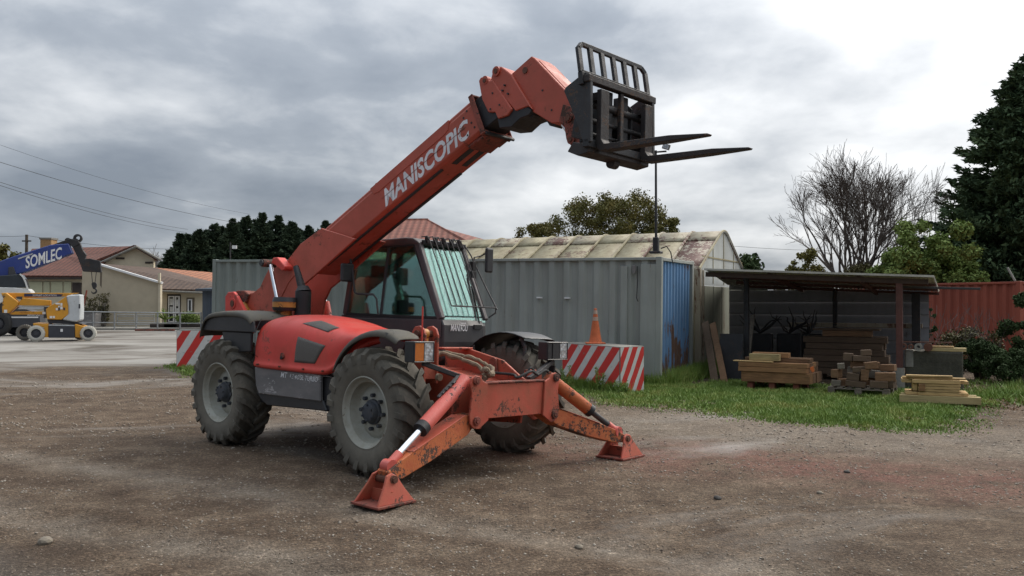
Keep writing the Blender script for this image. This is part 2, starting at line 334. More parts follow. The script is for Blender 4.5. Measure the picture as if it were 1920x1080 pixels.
# ================================================================== GROUND
def ground_mat():
    m, nt, b, o = new_mat('yard_ground')
    s = nt.nodes.new('ShaderNodeSeparateXYZ'); nt.links.new(o, s.inputs[0])
    X, Y = s.outputs[0], s.outputs[1]
    wob = noise_node(nt, o, 0.35, 4, 0.6)
    wob2 = noise_node(nt, o, 1.6, 5, 0.6)
    w = math_node(nt, 'SUBTRACT', wob, 0.5); w2 = math_node(nt, 'SUBTRACT', wob2, 0.5)
    # brown compacted dirt with fine gravel
    n_f = noise_node(nt, o, 38, 6, 0.75); n_m = noise_node(nt, o, 2.2, 7, 0.62)
    dirt = ramp(nt, n_m, [(0.30, (0.098, 0.065, 0.043)), (0.48, (0.165, 0.116, 0.078)), (0.70, (0.265, 0.20, 0.140))])
    dirt = mixc(nt, ramp(nt, n_f, [(0.42, g3(0)), (0.62, g3(1))]), mixc(nt, 0.6, dirt, (0.035, 0.026, 0.020)), dirt)
    vo = nt.nodes.new('ShaderNodeTexVoronoi'); vo.inputs['Scale'].default_value = 46; nt.links.new(o, vo.inputs['Vector'])
    vb = nt.nodes.new('ShaderNodeSeparateColor'); nt.links.new(vo.outputs['Color'], vb.inputs[0])
    vo2 = nt.nodes.new('ShaderNodeTexVoronoi'); vo2.inputs['Scale'].default_value = 110; nt.links.new(o, vo2.inputs['Vector'])
    vb2 = nt.nodes.new('ShaderNodeSeparateColor'); nt.links.new(vo2.outputs['Color'], vb2.inputs[0])
    grit = mixc(nt, 1.0, ramp(nt, vb.outputs[0], [(0.0, g3(.62)), (.55, g3(.95)), (.86, g3(1.15)), (1.0, g3(1.9))]), ramp(nt, vb2.outputs[0], [(0.0, g3(.6)), (.6, g3(1.0)), (1.0, g3(1.6))]), 'MULTIPLY')
    # reddish crushed-brick gravel patch on the right
    def band(coord, lo, hi, soft, wv, amp):
        c = math_node(nt, 'ADD', coord, math_node(nt, 'MULTIPLY', wv, amp))
        a = nt.nodes.new('ShaderNodeMapRange'); a.inputs[1].default_value = lo - soft; a.inputs[2].default_value = lo + soft; nt.links.new(c, a.inputs[0]); a.clamp = True
        bb = nt.nodes.new('ShaderNodeMapRange'); bb.inputs[1].default_value = hi + soft; bb.inputs[2].default_value = hi - soft; nt.links.new(c, bb.inputs[0]); bb.clamp = True
        return math_node(nt, 'MULTIPLY', a.outputs[0], bb.outputs[0])
    diag = math_node(nt, 'ADD', Y, math_node(nt, 'MULTIPLY', X, 0.42))
    redm = math_node(nt, 'MULTIPLY', band(diag, 9.5, 11.5, 0.6, w, 2.4), band(X, 0.2, 30, 1.5, w2, 2))
    red = ramp(nt, noise_node(nt, o, 30, 5, 0.7), [(0.35, (0.12, 0.048, 0.036)), (0.55, (0.21, 0.10, 0.078)), (0.72, (0.30, 0.20, 0.155))])
    redf = ramp(nt, math_node(nt, 'ADD', math_node(nt, 'MULTIPLY', wob2, .5), math_node(nt, 'MULTIPLY', noise_node(nt, o, 9, 6, .75), .5)), [(0.42, g3(0.05)), (0.58, g3(0.85))])
    c = mixc(nt, math_node(nt, 'MULTIPLY', redm, redf), dirt, red)
    # pale worn driving line beyond it
    pale = math_node(nt, 'MULTIPLY', band(diag, 11.7, 14.6, 0.6, w, 2.2), band(X, 0.9, 60, 1.0, w2, 2))
    palec = ramp(nt, noise_node(nt, o, 24, 5, 0.7), [(0.35, (0.17, 0.14, 0.112)), (0.65, (0.32, 0.275, 0.22))])
    c = mixc(nt, math_node(nt, 'MULTIPLY', pale, ramp(nt, math_node(nt, 'ADD', math_node(nt, 'MULTIPLY', wob2, .6), math_node(nt, 'MULTIPLY', noise_node(nt, o, 7, 6, .75), .4)), [(0.35, g3(0.25)), (0.6, g3(0.72))])), c, palec)
    # dusty tyre track curving through the foreground
    d2 = math_node(nt, 'ADD', Y, math_node(nt, 'MULTIPLY', X, 0.62))
    trk = math_node(nt, 'MULTIPLY', math_node(nt, 'MAXIMUM', band(d2, 4.55, 5.05, 0.22, w, 1.6), band(d2, 6.3, 6.75, 0.25, w, 1.6)), band(X, -6.6, 2.6, 1.0, w2, 1.5))
    c = mixc(nt, math_node(nt, 'MULTIPLY', trk, ramp(nt, wob2, [(0.35, g3(0.2)), (0.62, g3(0.8))])), c, (0.26, 0.22, 0.175))
    # grey stone chippings at the near left
    gl = math_node(nt, 'MULTIPLY', band(math_node(nt, 'ADD', math_node(nt, 'MULTIPLY', X, 0.8), Y), -20, 3.1, 0.5, w, 2.4), 0.85)
    grey = ramp(nt, noise_node(nt, o, 45, 5, 0.75), [(0.38, (0.055, 0.056, 0.056)), (0.55, (0.16, 0.158, 0.15)), (0.7, (0.30, 0.29, 0.275))])
    c = mixc(nt, gl, c, grey)
    # darker trodden and oily patches
    dk = ramp(nt, noise_node(nt, o, 0.55, 6, 0.62, 0.6), [(0.52, g3(0)), (0.66, g3(1))]); c = mixc(nt, math_node(nt, 'MULTIPLY', dk, 0.45), c, (0.060, 0.043, 0.031))
    # worn concrete and asphalt apron towards the houses
    far = nt.nodes.new('ShaderNodeMapRange'); far.clamp = True
    fy = math_node(nt, 'ADD', math_node(nt, 'SUBTRACT', Y, math_node(nt, 'MULTIPLY', X, 0.55)), math_node(nt, 'MULTIPLY', w, 7.0))
    nt.links.new(fy, far.inputs[0]); far.inputs[1].default_value = 19.0; far.inputs[2].default_value = 38.0
    mpn = nt.nodes.new('ShaderNodeMapping'); nt.links.new(o, mpn.inputs[0]); mpn.inputs['Scale'].default_value = (0.16, 0.30, 1); mpn.inputs['Rotation'].default_value = (0, 0, 0.35)
    st = noise_node(nt, mpn.outputs[0], 1.0, 8, 0.66, 0.8)
    conc = ramp(nt, st, [(0.36, (0.085, 0.075, 0.064)), (0.45, (0.165, 0.15, 0.13)), (0.55, (0.25, 0.235, 0.21)), (0.68, (0.32, 0.305, 0.28))])
    c = mixc(nt, .62, c, grit, 'MULTIPLY')
    fb = ramp(nt, math_node(nt, 'ADD', far.outputs[0], math_node(nt, 'MULTIPLY', math_node(nt, 'SUBTRACT', st, .5), 2.6)), [(0.12, g3(0)), (0.80, g3(1))])
    c = mixc(nt, fb, c, conc)
    nt.links.new(c, b.inputs['Base Color'])
    # damp dark patches are a little glossier
    b.inputs['Roughness'].default_value = 0.93; b.inputs['Specular IOR Level'].default_value = 0.18
    h = math_node(nt, 'ADD', math_node(nt, 'ADD', math_node(nt, 'MULTIPLY', noise_node(nt, o, 30, 7, 0.72), 1.0), math_node(nt, 'MULTIPLY', vo.outputs['Distance'], -.5)), math_node(nt, 'MULTIPLY', noise_node(nt, o, 5, 5, 0.6), 1.6))
    inv = math_node(nt, 'SUBTRACT', 1.0, math_node(nt, 'MULTIPLY', fb, 0.85))
    set_bump(nt, b, math_node(nt, 'MULTIPLY', h, inv), 0.9, 0.035)
    return m
M['ground'] = ground_mat()
def gz(x, y):
    a = noise.noise(Vector((x * 0.5, y * 0.5, 3))) * 0.018 + noise.noise(Vector((x * 2.1, y * 2.1, 9))) * 0.010
    k = min(1.0, max(0.0, (30 - abs(y - 8)) / 20))
    w = (noise.noise(Vector((x * .35, y * .35, 0)))) * .8; d = y + .62 * x + w
    if y < 7.5 and -7 < x < 3.5:                                 # shallow tyre ruts with lug prints
        for c0 in (4.8, 6.5):
            q = abs(d - c0)
            if q < .34: a -= .020 * (1 - (q / .34) ** 2) + (.007 * math.sin((x - .62 * y) * 26 + q * 9) if q < .24 else 0)
            elif q < .5: a += .010 * (1 - (q - .34) / .16)
    return a * k - 0.006
xs = np.concatenate([[-600, -300, -120, -60, -35, -22], np.arange(-15, -5, .2), np.arange(-5, 5, 0.06), np.arange(5, 15.01, 0.2), [22, 35, 60, 120, 300, 600]])
ys = np.concatenate([[-60, -20, -6, -1], np.arange(1.5, 8, 0.06), np.arange(8, 24, 0.18), np.arange(24, 60, 1.5), [75, 120, 250, 500, 900]])
gv = np.array([[(x, y, gz(x, y)) for x in xs] for y in ys]).reshape(-1, 3)
ii, jj = np.meshgrid(np.arange(len(ys) - 1), np.arange(len(xs) - 1), indexing='ij'); a = (ii * len(xs) + jj).ravel()
ground = np_mesh('ground', gv, np.stack([a, a + 1, a + len(xs) + 1, a + len(xs)], 1), 'ground', smooth=True)
tag(ground, 'brown gravel yard turning to worn pale concrete towards the houses', kind='structure')

# loose stones
def pebbles(name, n, label, mat, smin, smax, ymin, ymax, spread=0.62, region=None, power=1.0):
    t = RNG.random(n); y = ymin * (ymax / ymin) ** t
    x = (RNG.random(n) * 2 - 1) * spread * y * 1.15
    cl_ = np.array([noise.noise(Vector((a_ * .7, b_ * .7, 11))) + .6 * noise.noise(Vector((a_ * 2.6, b_ * 2.6, 4))) for a_, b_ in zip(x, y)]); kk = RNG.random(n) < np.clip(.55 + cl_ * 1.5, .06, 1); x, y = x[kk], y[kk]; n = len(x)
    if region is not None:
        k = region(x, y); x, y = x[k], y[k]; n = len(x)
    s = smin + (smax - smin) * RNG.random(n) ** 3.5
    s *= np.clip(y / 9.0, 0.55, 1.5)
    octa = np.array([(1, 0, 0), (0, 1, 0), (-1, 0, 0), (0, -1, 0), (0, 0, 1), (0, 0, -1)], float)
    V = octa[None] * (0.65 + 0.7 * RNG.random((n, 6, 1)))
    V[:, :, 2] *= 0.55
    ang = RNG.random(n) * 2 * PI; ca, sa = np.cos(ang), np.sin(ang)
    X = V[:, :, 0] * ca[:, None] - V[:, :, 1] * sa[:, None]; Y = V[:, :, 0] * sa[:, None] + V[:, :, 1] * ca[:, None]
    V[:, :, 0] = X; V[:, :, 1] = Y; V *= s[:, None, None]
    zg = np.array([gz(a, b) for a, b in zip(x, y)])
    V[:, :, 0] += x[:, None]; V[:, :, 1] += y[:, None]; V[:, :, 2] += zg[:, None] + s[:, None] * 0.12
    F = np.array([(0, 1, 4), (1, 2, 4), (2, 3, 4), (3, 0, 4), (1, 0, 5), (2, 1, 5), (3, 2, 5), (0, 3, 5)])
    F = (F[None] + (np.arange(n) * 6)[:, None, None]).reshape(-1, 3)
    return tag(np_mesh(name, V.reshape(-1, 3), F, mat), label, kind='stuff')
def stone_mat(name, cols, scale):
    m, nt, b, o = new_mat(name)
    v = nt.nodes.new('ShaderNodeTexWhiteNoise')
    sn = nt.nodes.new('ShaderNodeVectorMath'); sn.operation = 'SNAP'; nt.links.new(o, sn.inputs[0]); sn.inputs[1].default_value = (scale, scale, 10)
    nt.links.new(sn.outputs[0], v.inputs[0])
    k = len(cols); nt.links.new(ramp(nt, v.outputs['Value'], [(i / (k - 1), c) for i, c in enumerate(cols)]), b.inputs['Base Color'])
    b.inputs['Roughness'].default_value = 0.85; return m
M['stones'] = stone_mat('stones', [(0.08, 0.06, 0.045), (0.15, 0.115, 0.085), (0.20, 0.16, 0.12), (0.27, 0.23, 0.185), (0.28, 0.24, 0.19), (0.42, 0.38, 0.32)], 0.05)
M['stonesred'] = stone_mat('stones_red', [(0.10, 0.045, 0.038), (0.17, 0.08, 0.065), (0.13, 0.10, 0.09), (0.30, 0.25, 0.22)], 0.05)
M['stonesgrey'] = stone_mat('stones_grey', [(0.05, 0.052, 0.054), (0.13, 0.132, 0.13), (0.22, 0.22, 0.21), (0.36, 0.35, 0.33)], 0.04)
pebbles('gravel', 90000, 'small pale and brown stones scattered over the yard', 'stones', 0.0025, 0.020, 3.0, 20)
pebbles('brick_gravel', 9000, 'reddish crushed stones in the strip across the right of the yard', 'stonesred', 0.006, 0.018, 9, 17,
        region=lambda x, y: (x > 0.3) & (y + 0.42 * x > 9.2) & (y + 0.42 * x < 12))
pebbles('grey_chippings', 9000, 'grey stone chippings covering the near left corner of the yard', 'stonesgrey', 0.005, 0.020, 2.6, 6,
        region=lambda x, y: (0.8 * x + y < 3.0))
for i, (px_, py_, r_, nm, lb) in enumerate([(1345, 934, 0.035, 'rock', 'dark lump of stone lying on open gravel right of the near foot pad'),
        (1588, 885, 0.03, 'rock', 'dark flat stone on the reddish gravel at the right'),
        (1538, 924, 0.028, 'rock', 'rounded brown pebble on gravel at lower right'), (86, 1018, 0.05, 'rock', 'flat pale stone on grey chippings in the near left corner'),
        (1086, 1020, 0.03, 'rock', 'small brown rock on the gravel in the near foreground')]):
    p = G(px_, py_); bm = bmesh.new(); bmesh.ops.create_icosphere(bm, subdivisions=2, radius=r_)
    for v in bm.verts:
        v.co *= 1 + 0.35 * noise.noise(v.co * (1.3 / r_) * 0.6 + Vector((i * 3, 0, 0))); v.co.z *= 0.6
    me = bpy.data.meshes.new(nm); bm.to_mesh(me); bm.free()
    me.materials.append(plain('rock_%d' % i, (0.055, 0.05, 0.045) if i in (0, 1) else (0.2, 0.17, 0.13), 0.9, 0, 0.3, 30))
    o = bpy.data.objects.new(nm, me); COL.objects.link(o); o.location = (p.x, p.y, gz(p.x, p.y) + r_ * 0.3); tag(o, lb, 'stone')

# ================================================================== TELEHANDLER
TH_O, TH_YAW, TH_ROLL, TH_ZC = (-2.703, 11.395, 0), rad(-42.8), rad(-2.08), 0.62
TH = Frame(TH_O, TH_YAW, TH_ROLL, TH_ZC)
tele = thing('telehandler', 'large orange-red telehandler with raised boom, forks and front stabiliser legs on the gravel', 'telehandler', TH_O, TH_YAW)
_cr, _sr = math.cos(TH_ROLL), math.sin(TH_ROLL)
def roll(p):
    x, y, z = p; z -= TH_ZC
    return (x, y * _cr - z * _sr, y * _sr + z * _cr + TH_ZC)
class TB(MB):
    def build(s, name, mat, parent=tele, **k):
        s.tf(roll); return MB.build(s, name, mat, parent, **k)
def BP(x, y, yy): p = TH.px(x, y, 1, yy); return (p.x, p.z)
def BX(x, y, xx): p = TH.px(x, y, 0, xx); return (p.y, p.z)
def pxpoly(pts, yy): return [BP(a, b, yy) for a, b in pts]

# --- boom
BA = rad(25.6); bc, bs = math.cos(BA), math.sin(BA)
def bm_(s, t): return (3.383 + s * bc - t * bs, 3.432 + s * bs + t * bc)
def bst(px_, py_, yy=-0.2):
    x, z = BP(px_, py_, yy); dx, dz = x - 3.383, z - 3.432
    return dx * bc + dz * bs, -dx * bs + dz * bc
def bbox(mb, s0, s1, t0, t1, y0, y1):
    mb.prism([bm_(s0, t0), bm_(s1, t0), bm_(s1, t1), bm_(s0, t1)], y0, y1); return mb
HT = 0.415
b = TB()
# hollow-looking outer section: side walls with a folded top edge
prof = [(-.200, .035), (-.200, .335), (-.186, .352), (-.186, HT - .03), (-.155, HT), (.155, HT), (.186, HT - .03), (.186, .352), (.200, .335), (.200, .035), (.168, 0), (-.168, 0)]
def ring(s): return [(bm_(s, t)[0], y, bm_(s, t)[1]) for y, t in prof]
r0, r1 = ring(-3.25), ring(-0.02)
n = len(prof); b.add(r0 + r1, [tuple(range(n)), tuple(range(2 * n - 1, n - 1, -1))] + [(i, i + n, (i + 1) % n + n, (i + 1) % n) for i in range(n)])
boom = b.build('boom', 'boomred', bevel=0.006)
b = TB()  # raised stiffening strip along the top of the side wall
for sgn in (-1, 1):
    y0, y1 = (-.206, -.19) if sgn < 0 else (.19, .206)
    b.prism([bm_(-1.80, .295), bm_(-1.72, .275), bm_(-.52, .275), bm_(-.44, .295), bm_(-.40, HT - .025), bm_(-1.84, HT - .025)], y0, y1)
b.build('stiffening_plate', 'boomred', boom, bevel=0.004)
b = TB()  # dark slots and wear rails underneath
for y in (-.075, .075):
    for s0, s1 in ((-.62, -.16),):
        q = [(s0, -1), (s0 + .06, -1.0), (s1 - .06, -1.0), (s1, -1)]
        bbox(b, s0, s1, -.004, .002, y - .038, y + .038)
b.build('slot', 'black', boom)
b = TB(); bbox(b, -3.0, -.75, -.012, .0, -.16, -.12); bbox(b, -3.0, -.75, -.012, .0, .12, .16); b.build('rail', 'darksteel', boom)
b = TB()
for s0, s1, d in ((-.30, -.02, .03), (-.16, -.02, .045)): bbox(b, s0, s1, -d, -.001, -.17, .17)
b.build('wear_pad_housing', 'rustred', boom, bevel=0.008)
b = TB()  # front collar
for (t0, t1, y0, y1) in ((-.02, .44, -.215, -.196), (-.02, .44, .196, .215), (HT - .008, HT + .018, -.215, .215), (-.035, .004, -.215, .215)):
    bbox(b, -.05, .015, t0, t1, y0, y1)
b.build('boom_collar', 'rustred', bevel=0.006)
b = TB(); bbox(b, -.01, .02, -.05, -.015, -.20, .235); b.build('collar_lip', 'black', bevel=0.008)
b = TB()
for s_, t_ in ((-.13, .32), (-.20, .28), (-.12, .17), (-.10, .10), (-.22, .08)): x, z = bm_(s_, t_); b.cyl((x, -.204, z), (x, -.195, z), .012, n=10)
b.build('bolt', 'black', boom)
x, z = bst(697, 352)
b = TB(); p = bm_(x, HT + .015); b.cyl((p[0], -.12, p[1]), (p[0], .12, p[1]), .03, n=12); b.build('roller', 'boomred', boom)
# lettering
s0, t0 = bst(722, 387); s1, t1 = bst(877, 262)
def bt(u, v, w):
    x, z = bm_(s0 + u, t0 - .004 + v); return roll((x, -.2015, z))
def fit_text(name, txt, width, height, mat, parent, fn, bold, shear):
    cu_ = bpy.data.curves.new('tmp', 'FONT'); cu_.body = txt; cu_.size = 1; cu_.offset = bold; cu_.shear = shear
    o_ = bpy.data.objects.new('tmp', cu_); COL.objects.link(o_); bpy.context.view_layer.update()
    dx, dy = o_.dimensions.x, o_.dimensions.y; bpy.data.objects.remove(o_); bpy.data.curves.remove(cu_)
    sc = height / dy
    return text_obj(name, txt, sc, mat, parent, fn, bold, shear, width / (dx * sc))
fit_text('lettering', 'MANISCOPIC', (s1 - s0) * 1.05, .205, 'white_print', boom, bt, 0.030, 0.30)
b = TB(); bbox(b, s0 - .02, s1 + .03, t0 + .106, t0 + .111, -.2035, -.2015); b.build('stripe', 'rustred', boom)
# --- telescoped sections and nose
b = TB(); bbox(b, -.1, .34, .03, .385, -.165, .165); b.build('inner_section', 'black', bevel=0.01)
b = TB()
k1 = pxpoly([(899, 152), (903, 145), (911, 145), (919, 152), (925, 150), (962, 205), (953, 217), (935, 223), (930, 211), (917, 211), (905, 186)], -.17)
b.prism(k1, -.185, .185); sec2 = b.build('second_section', 'boomred', bevel=0.008)
b = TB()
k2 = pxpoly([(919, 152), (924, 131), (931, 124), (940, 125), (952, 134), (958, 139), (998, 205), (990, 199), (966, 208)], -.172)
b.prism(k2, -.172, .172); sec3 = b.build('third_section', 'boomred', bevel=0.008)
b = TB(); b.prism(pxpoly([(932, 220), (953, 215), (962, 200), (984, 196), (997, 206), (992, 215), (975, 222), (958, 238), (936, 240)], -.16), -.16, .16); b.build('section_mouth', 'black', bevel=0.006)
b = TB(); b.prism(pxpoly([(990, 203), (1000, 215), (996, 221), (986, 218)], -.12), -.12, .12); b.build('stop_block', 'darksteel', bevel=0.004)
nose_px = [(958, 139), (996, 105), (1002, 109), (1062, 172), (1074, 204), (1066, 226), (1052, 230), (1034, 231), (998, 209)]
b = TB(); b.prism(pxpoly(nose_px, -.14), -.14, .14); nose = b.build('boom_nose', 'boomred', bevel=0.007)
b = TB(); b.prism([(x, z + .004) for x, z in pxpoly([(1006, 112), (1060, 169), (1062, 173), (1056, 171), (1003, 114)], -.14)], -.10, .135)
b.build('cover_plate', 'boomred', nose, bevel=0.003)
b = TB()
for pts, r_ in (([(911, 151)], .045), ([(932, 134)], .05)):
    for (px_, py_) in pts:
        x, z = BP(px_, py_, -.17); b.cyl((x, -.19, z), (x, .19, z), r_, n=18)
b.build('pin_boss', 'boomred', sec2, smooth=True)
b = TB()
for (px_, py_, r_) in ((911, 152, .022), (932, 134, .026)): x, z = BP(px_, py_, -.17); b.cyl((x, -.198, z), (x, -.18, z), r_, n=14)
x, z = BP(985, 132, -.14); b.cyl((x, -.15, z), (x, -.13, z), .032, n=16)
b.build('pin', 'rustbolt', nose, smooth=True)
b = TB()
for (px_, py_) in ((925, 175), (938, 197), (921, 205), (943, 170), (953, 176), (966, 178), (947, 160), (1013, 168), (1030, 205)): x, z = BP(px_, py_, -.175); b.cyl((x, -.192 if px_ < 960 else -.146, z), (x, -.13, z), .010, n=8)
b.build('bolt', 'black', sec2)
b = TB(); b.prism(pxpoly([(1024, 224), (1046, 230), (1040, 238), (1032, 236)], -.05), -.06, .06); b.build('sensor_bracket', 'black', nose)
# nose lower link, tilt ram
b = TB(); b.prism(pxpoly([(1058, 196), (1072, 200), (1086, 235), (1096, 266), (1086, 277), (1072, 273), (1064, 262), (1060, 236), (1050, 228)], -.15), -.17, -.11)
b.prism(pxpoly([(1058, 196), (1072, 200), (1086, 235), (1096, 266), (1086, 277), (1072, 273), (1064, 262), (1060, 236), (1050, 228)], -.15), .11, .17)
x, z = BP(1072, 262, -.17); b.cyl((x, -.19, z), (x, .19, z), .045, n=18); x, z = BP(1067, 220, -.17); b.cyl((x, -.19, z), (x, .19, z), .05, n=18)
link = b.build('tilt_link', 'rustred', bevel=0.004)
b = TB(); x, z = BP(1072, 262, -.17); b.cyl((x, -.2, z), (x, -.185, z), .022, n=12); x, z = BP(1067, 222, -.17); b.cyl((x, -.2, z), (x, -.185, z), .028, n=12); b.build('pin', 'rustbolt', link)
b = TB(); p0 = BP(1052, 226, -.02); p1 = BP(1074, 258, -.02); b.cyl((p0[0], -.03, p0[1]), (p1[0], -.03, p1[1]), .025); b.build('tilt_ram_rod', 'chrome', smooth=True)
# --- fork carriage: lies square across the machine
CX = 4.92
b = TB()
plate = pxpoly([(1061, 172), (1064, 165), (1099, 137), (1108, 138), (1111, 150), (1111, 266), (1097, 268), (1088, 240), (1075, 205)], -.47)
carr = TB().box(CX - .02, CX + .06, -.52, .52, 3.60, 3.665).build('fork_carriage', 'forksteel', bevel=0.006)
for y0_, y1_ in ((-.50, -.46), (.46, .50)): TB().prism(plate, y0_, y1_).build('side_plate', 'darksteel', carr, bevel=0.005)
TB().box(CX - .02, CX + .05, -.50, .50, 3.03, 3.10).build('cross_bar', 'black', carr, bevel=0.006); TB().box(CX + .0, CX + .04, -.02, .03, 3.10, 3.60).build('upright_bar', 'forksteel', carr, bevel=0.006)
for z_, r_, x_ in ((3.44, .035, -.03), (3.29, .024, -.03), (3.17, .018, -.03)):
    TB().cyl((CX + x_, -.47, z_), (CX + x_, .47, z_), r_, n=14).build('shaft', 'black', carr, smooth=True)
b = TB(); b.box(CX - .14, CX - .02, -.14, -.06, 3.08, 3.60); b.box(CX - .14, CX - .02, .10, .18, 3.08, 3.60); b.box(CX - .10, CX - .05, -.05, .10, 3.30, 3.5)
b.build('quick_hitch', 'black', carr, bevel=0.006)
TB().box(CX - .20, CX - .16, -.32, .34, 3.12, 3.44).build('hitch_plate', 'black', carr, bevel=.006)
for y_ in (-.40, -.24, .24, .40): TB().prism([(CX - .22, 3.16), (CX - .03, 3.10), (CX - .01, 3.50), (CX - .08, 3.56), (CX - .15, 3.50)], y_ - .012, y_ + .012).build('hitch_lug', 'black', carr, bevel=.004)
TB().tube([(CX - .25, .05, 3.1), (CX - .18, .12, 3.5), (CX - .10, .02, 3.62), (CX - .05, -.12, 3.5)], .014, n=6).build('hydraulic_hose', 'rubber', carr, smooth=True)
b = TB(); b.prism([(CX - .16, 3.10), (CX + .03, 3.06), (CX + .03, 2.99), (CX - .10, 2.97), (CX - .22, 3.02)], -.46, .46)
b.build('lower_beam', 'forksteel', carr, bevel=0.006); TB().cyl((CX - .06, -.03, 2.965), (CX - .06, .05, 2.965), .05, n=14).build('pivot_boss', 'forksteel', carr)
b = TB()
gz0, gz1, gx0, gx1 = 3.695, 3.965, 4.885, 4.835
b.obox((gx0, -.515, gz0), (gx0, .515, gz0), .035, .04); b.obox((gx1, -.46, gz1), (gx1, .46, gz1), .035, .04)
for s_ in (-1, 1):
    b.obox((gx0 + .01, .515 * s_, 3.58), (gx0, .515 * s_, gz0), .04, .05, (1, 0, 0)); b.obox((gx1, .46 * s_, gz1), (gx1 + .012, .515 * s_, gz1 - .05), .035, .04)
lg = b.build('load_guard', 'black', bevel=0.004)
for i in range(7):
    y = -.515 + i * 1.03 / 6; zt = gz1 if 0 < i < 6 else gz1 - .045
    TB().obox((gx0, y, gz0), (gx1 + (0 if 0 < i < 6 else .01), y, zt), .03, .05, (0, 1, 0)).build('guard_bar', 'black', lg)
for yf in (-.335, .345):
    b = TB()
    t = []
    x0_, zt_ = CX + .05, 3.55
    heel = 3.015
    sec = [(x0_, zt_), (x0_ + .05, zt_), (x0_ + .052, heel + .09), (x0_ + .085, heel + .045), (x0_ + .75, heel + .035), (x0_ + 1.09, heel + .012), (x0_ + 1.11, heel + .003), (x0_ + 1.09, heel - .006), (x0_ + .7, heel - .01), (x0_ + .05, heel - .012), (x0_ + .015, heel + .005), (x0_, heel + .045)]
    wv = [.06] * 5 + [.032, .02, .032] + [.06] * 4
    n = len(sec); v = [(x, yf - w, z) for (x, z), w in zip(sec, wv)] + [(x, yf + w, z) for (x, z), w in zip(sec, wv)]
    b.add(v, [(0, 1, 2, 11), (2, 3, 10, 11), (3, 9, 10), (3, 4, 8, 9), (4, 5, 7, 8), (5, 6, 7), (12, 23, 14, 13), (14, 23, 22, 15), (15, 22, 21), (15, 21, 20, 16), (16, 20, 19, 17), (17, 19, 18)] + [(i, i + n, (i + 1) % n + n, (i + 1) % n) for i in range(n)])
    fk = b.build('fork', 'forksteel', bevel=0.004)
    TB().box(x0_ - .06, x0_ + .004, yf - .05, yf + .05, 3.46, 3.53).build('fork_hook', 'forksteel', fk)
# --- boom base plates, rear pivot, rams
rear_px = [(604, 428), (564, 458), (542, 486), (530, 500), (508, 500), (498, 519), (489, 539), (476, 549), (462, 552), (462, 566), (476, 590), (520, 592), (551, 591), (556, 560), (566, 538), (600, 509), (668, 448)]
b = TB(); poly = pxpoly(rear_px, -.22); b.prism(poly, -.235, -.203); b.prism(poly, .203, .235)
base = b.build('boom_base_plate', 'boomred', bevel=0.006)
b = TB()
b.prism(pxpoly([(500, 566), (535, 512), (552, 500), (556, 512), (541, 530), (520, 572), (512, 588)], -.24), -.243, -.235)
b.build('rib', 'boomred', base, bevel=0.003)
for s_ in (-1, 1):
    b = TB(); y0_, y1_ = (-.36, -.235) if s_ < 0 else (.235, .36)
    pl = pxpoly([(516, 494), (519, 484), (527, 483), (542, 500), (541, 506), (536, 508), (524, 498)], -.30)
    b.prism(pl, y0_, y1_); b.build('ram_bracket', 'red', base, bevel=0.008)
x, z = BP(506, 494, -.34)
for y0_, y1_ in ((-.45, -.26), (.26, .45)): TB().cyl((x, y0_, z), (x, y1_, z), .05, n=18).build('ram_eye', 'rustred', smooth=True)
b = TB(); b.cyl((x, -.47, z), (x, -.445, z), .042, n=8); b.build('pin', 'darksteel', base)
for s_ in (-1, 1):
    x0_, z0_ = BP(507, 497, -.36); x1_, z1_ = BP(521, 566, -.36); x2_, z2_ = BP(532, 625, -.36)
    TB().cyl((x0_, .36 * s_, z0_), (x1_, .36 * s_, z1_), .027, n=16).build('lift_ram_rod', 'chrome', smooth=True)
    TB().cyl((x1_, .36 * s_, z1_ + .02), (x2_, .36 * s_, z2_), .052, n=16).build('lift_ram_barrel', 'cylred', smooth=True)
x0_, z0_ = BP(476, 560, -.05); x1_, z1_ = BP(482, 571, -.05); x2_, z2_ = BP(492, 600, -.05)
TB().cyl((x0_, -.25, z0_), (x1_, -.25, z1_), .018, n=12).build('compensation_ram_rod', 'chrome', smooth=True)
TB().cyl((x1_, -.25, z1_), (x2_, -.25, z2_), .055, n=16).build('compensation_ram', 'ochre', smooth=True)
b = TB()
tower = pxpoly([(427, 582), (427, 556), (432, 548), (442, 547), (449, 556), (462, 580), (480, 612), (470, 640), (432, 640)], -.30)
b.prism(tower, -.34, -.29); b.prism(tower, .29, .34); tw = b.build('rear_tower', 'red', bevel=0.008)
b = TB(); x, z = BP(437, 569, -.34); b.cyl((x, -.36, z), (x, .36, z), .045, n=14); b.build('pivot_pin', 'rustbolt', tw, smooth=True)
b = TB(); x, z = BP(437, 569, -.34); b.cyl((x, -.352, z), (x, -.338, z), .075, n=18); b.build('pin_plate', 'red', tw, bevel=.004)
b = TB(); b.prism(pxpoly([(446, 553), (452, 545), (466, 545), (474, 552), (470, 566), (460, 572), (451, 566)], -.2), -.27, .27); b.build('pivot_block', 'rustred', bevel=0.01)
b = TB(); b.prism(pxpoly([(470, 585), (550, 590), (575, 615), (470, 620)], -.1), -.19, .19); b.build('boom_well', 'fender_black')
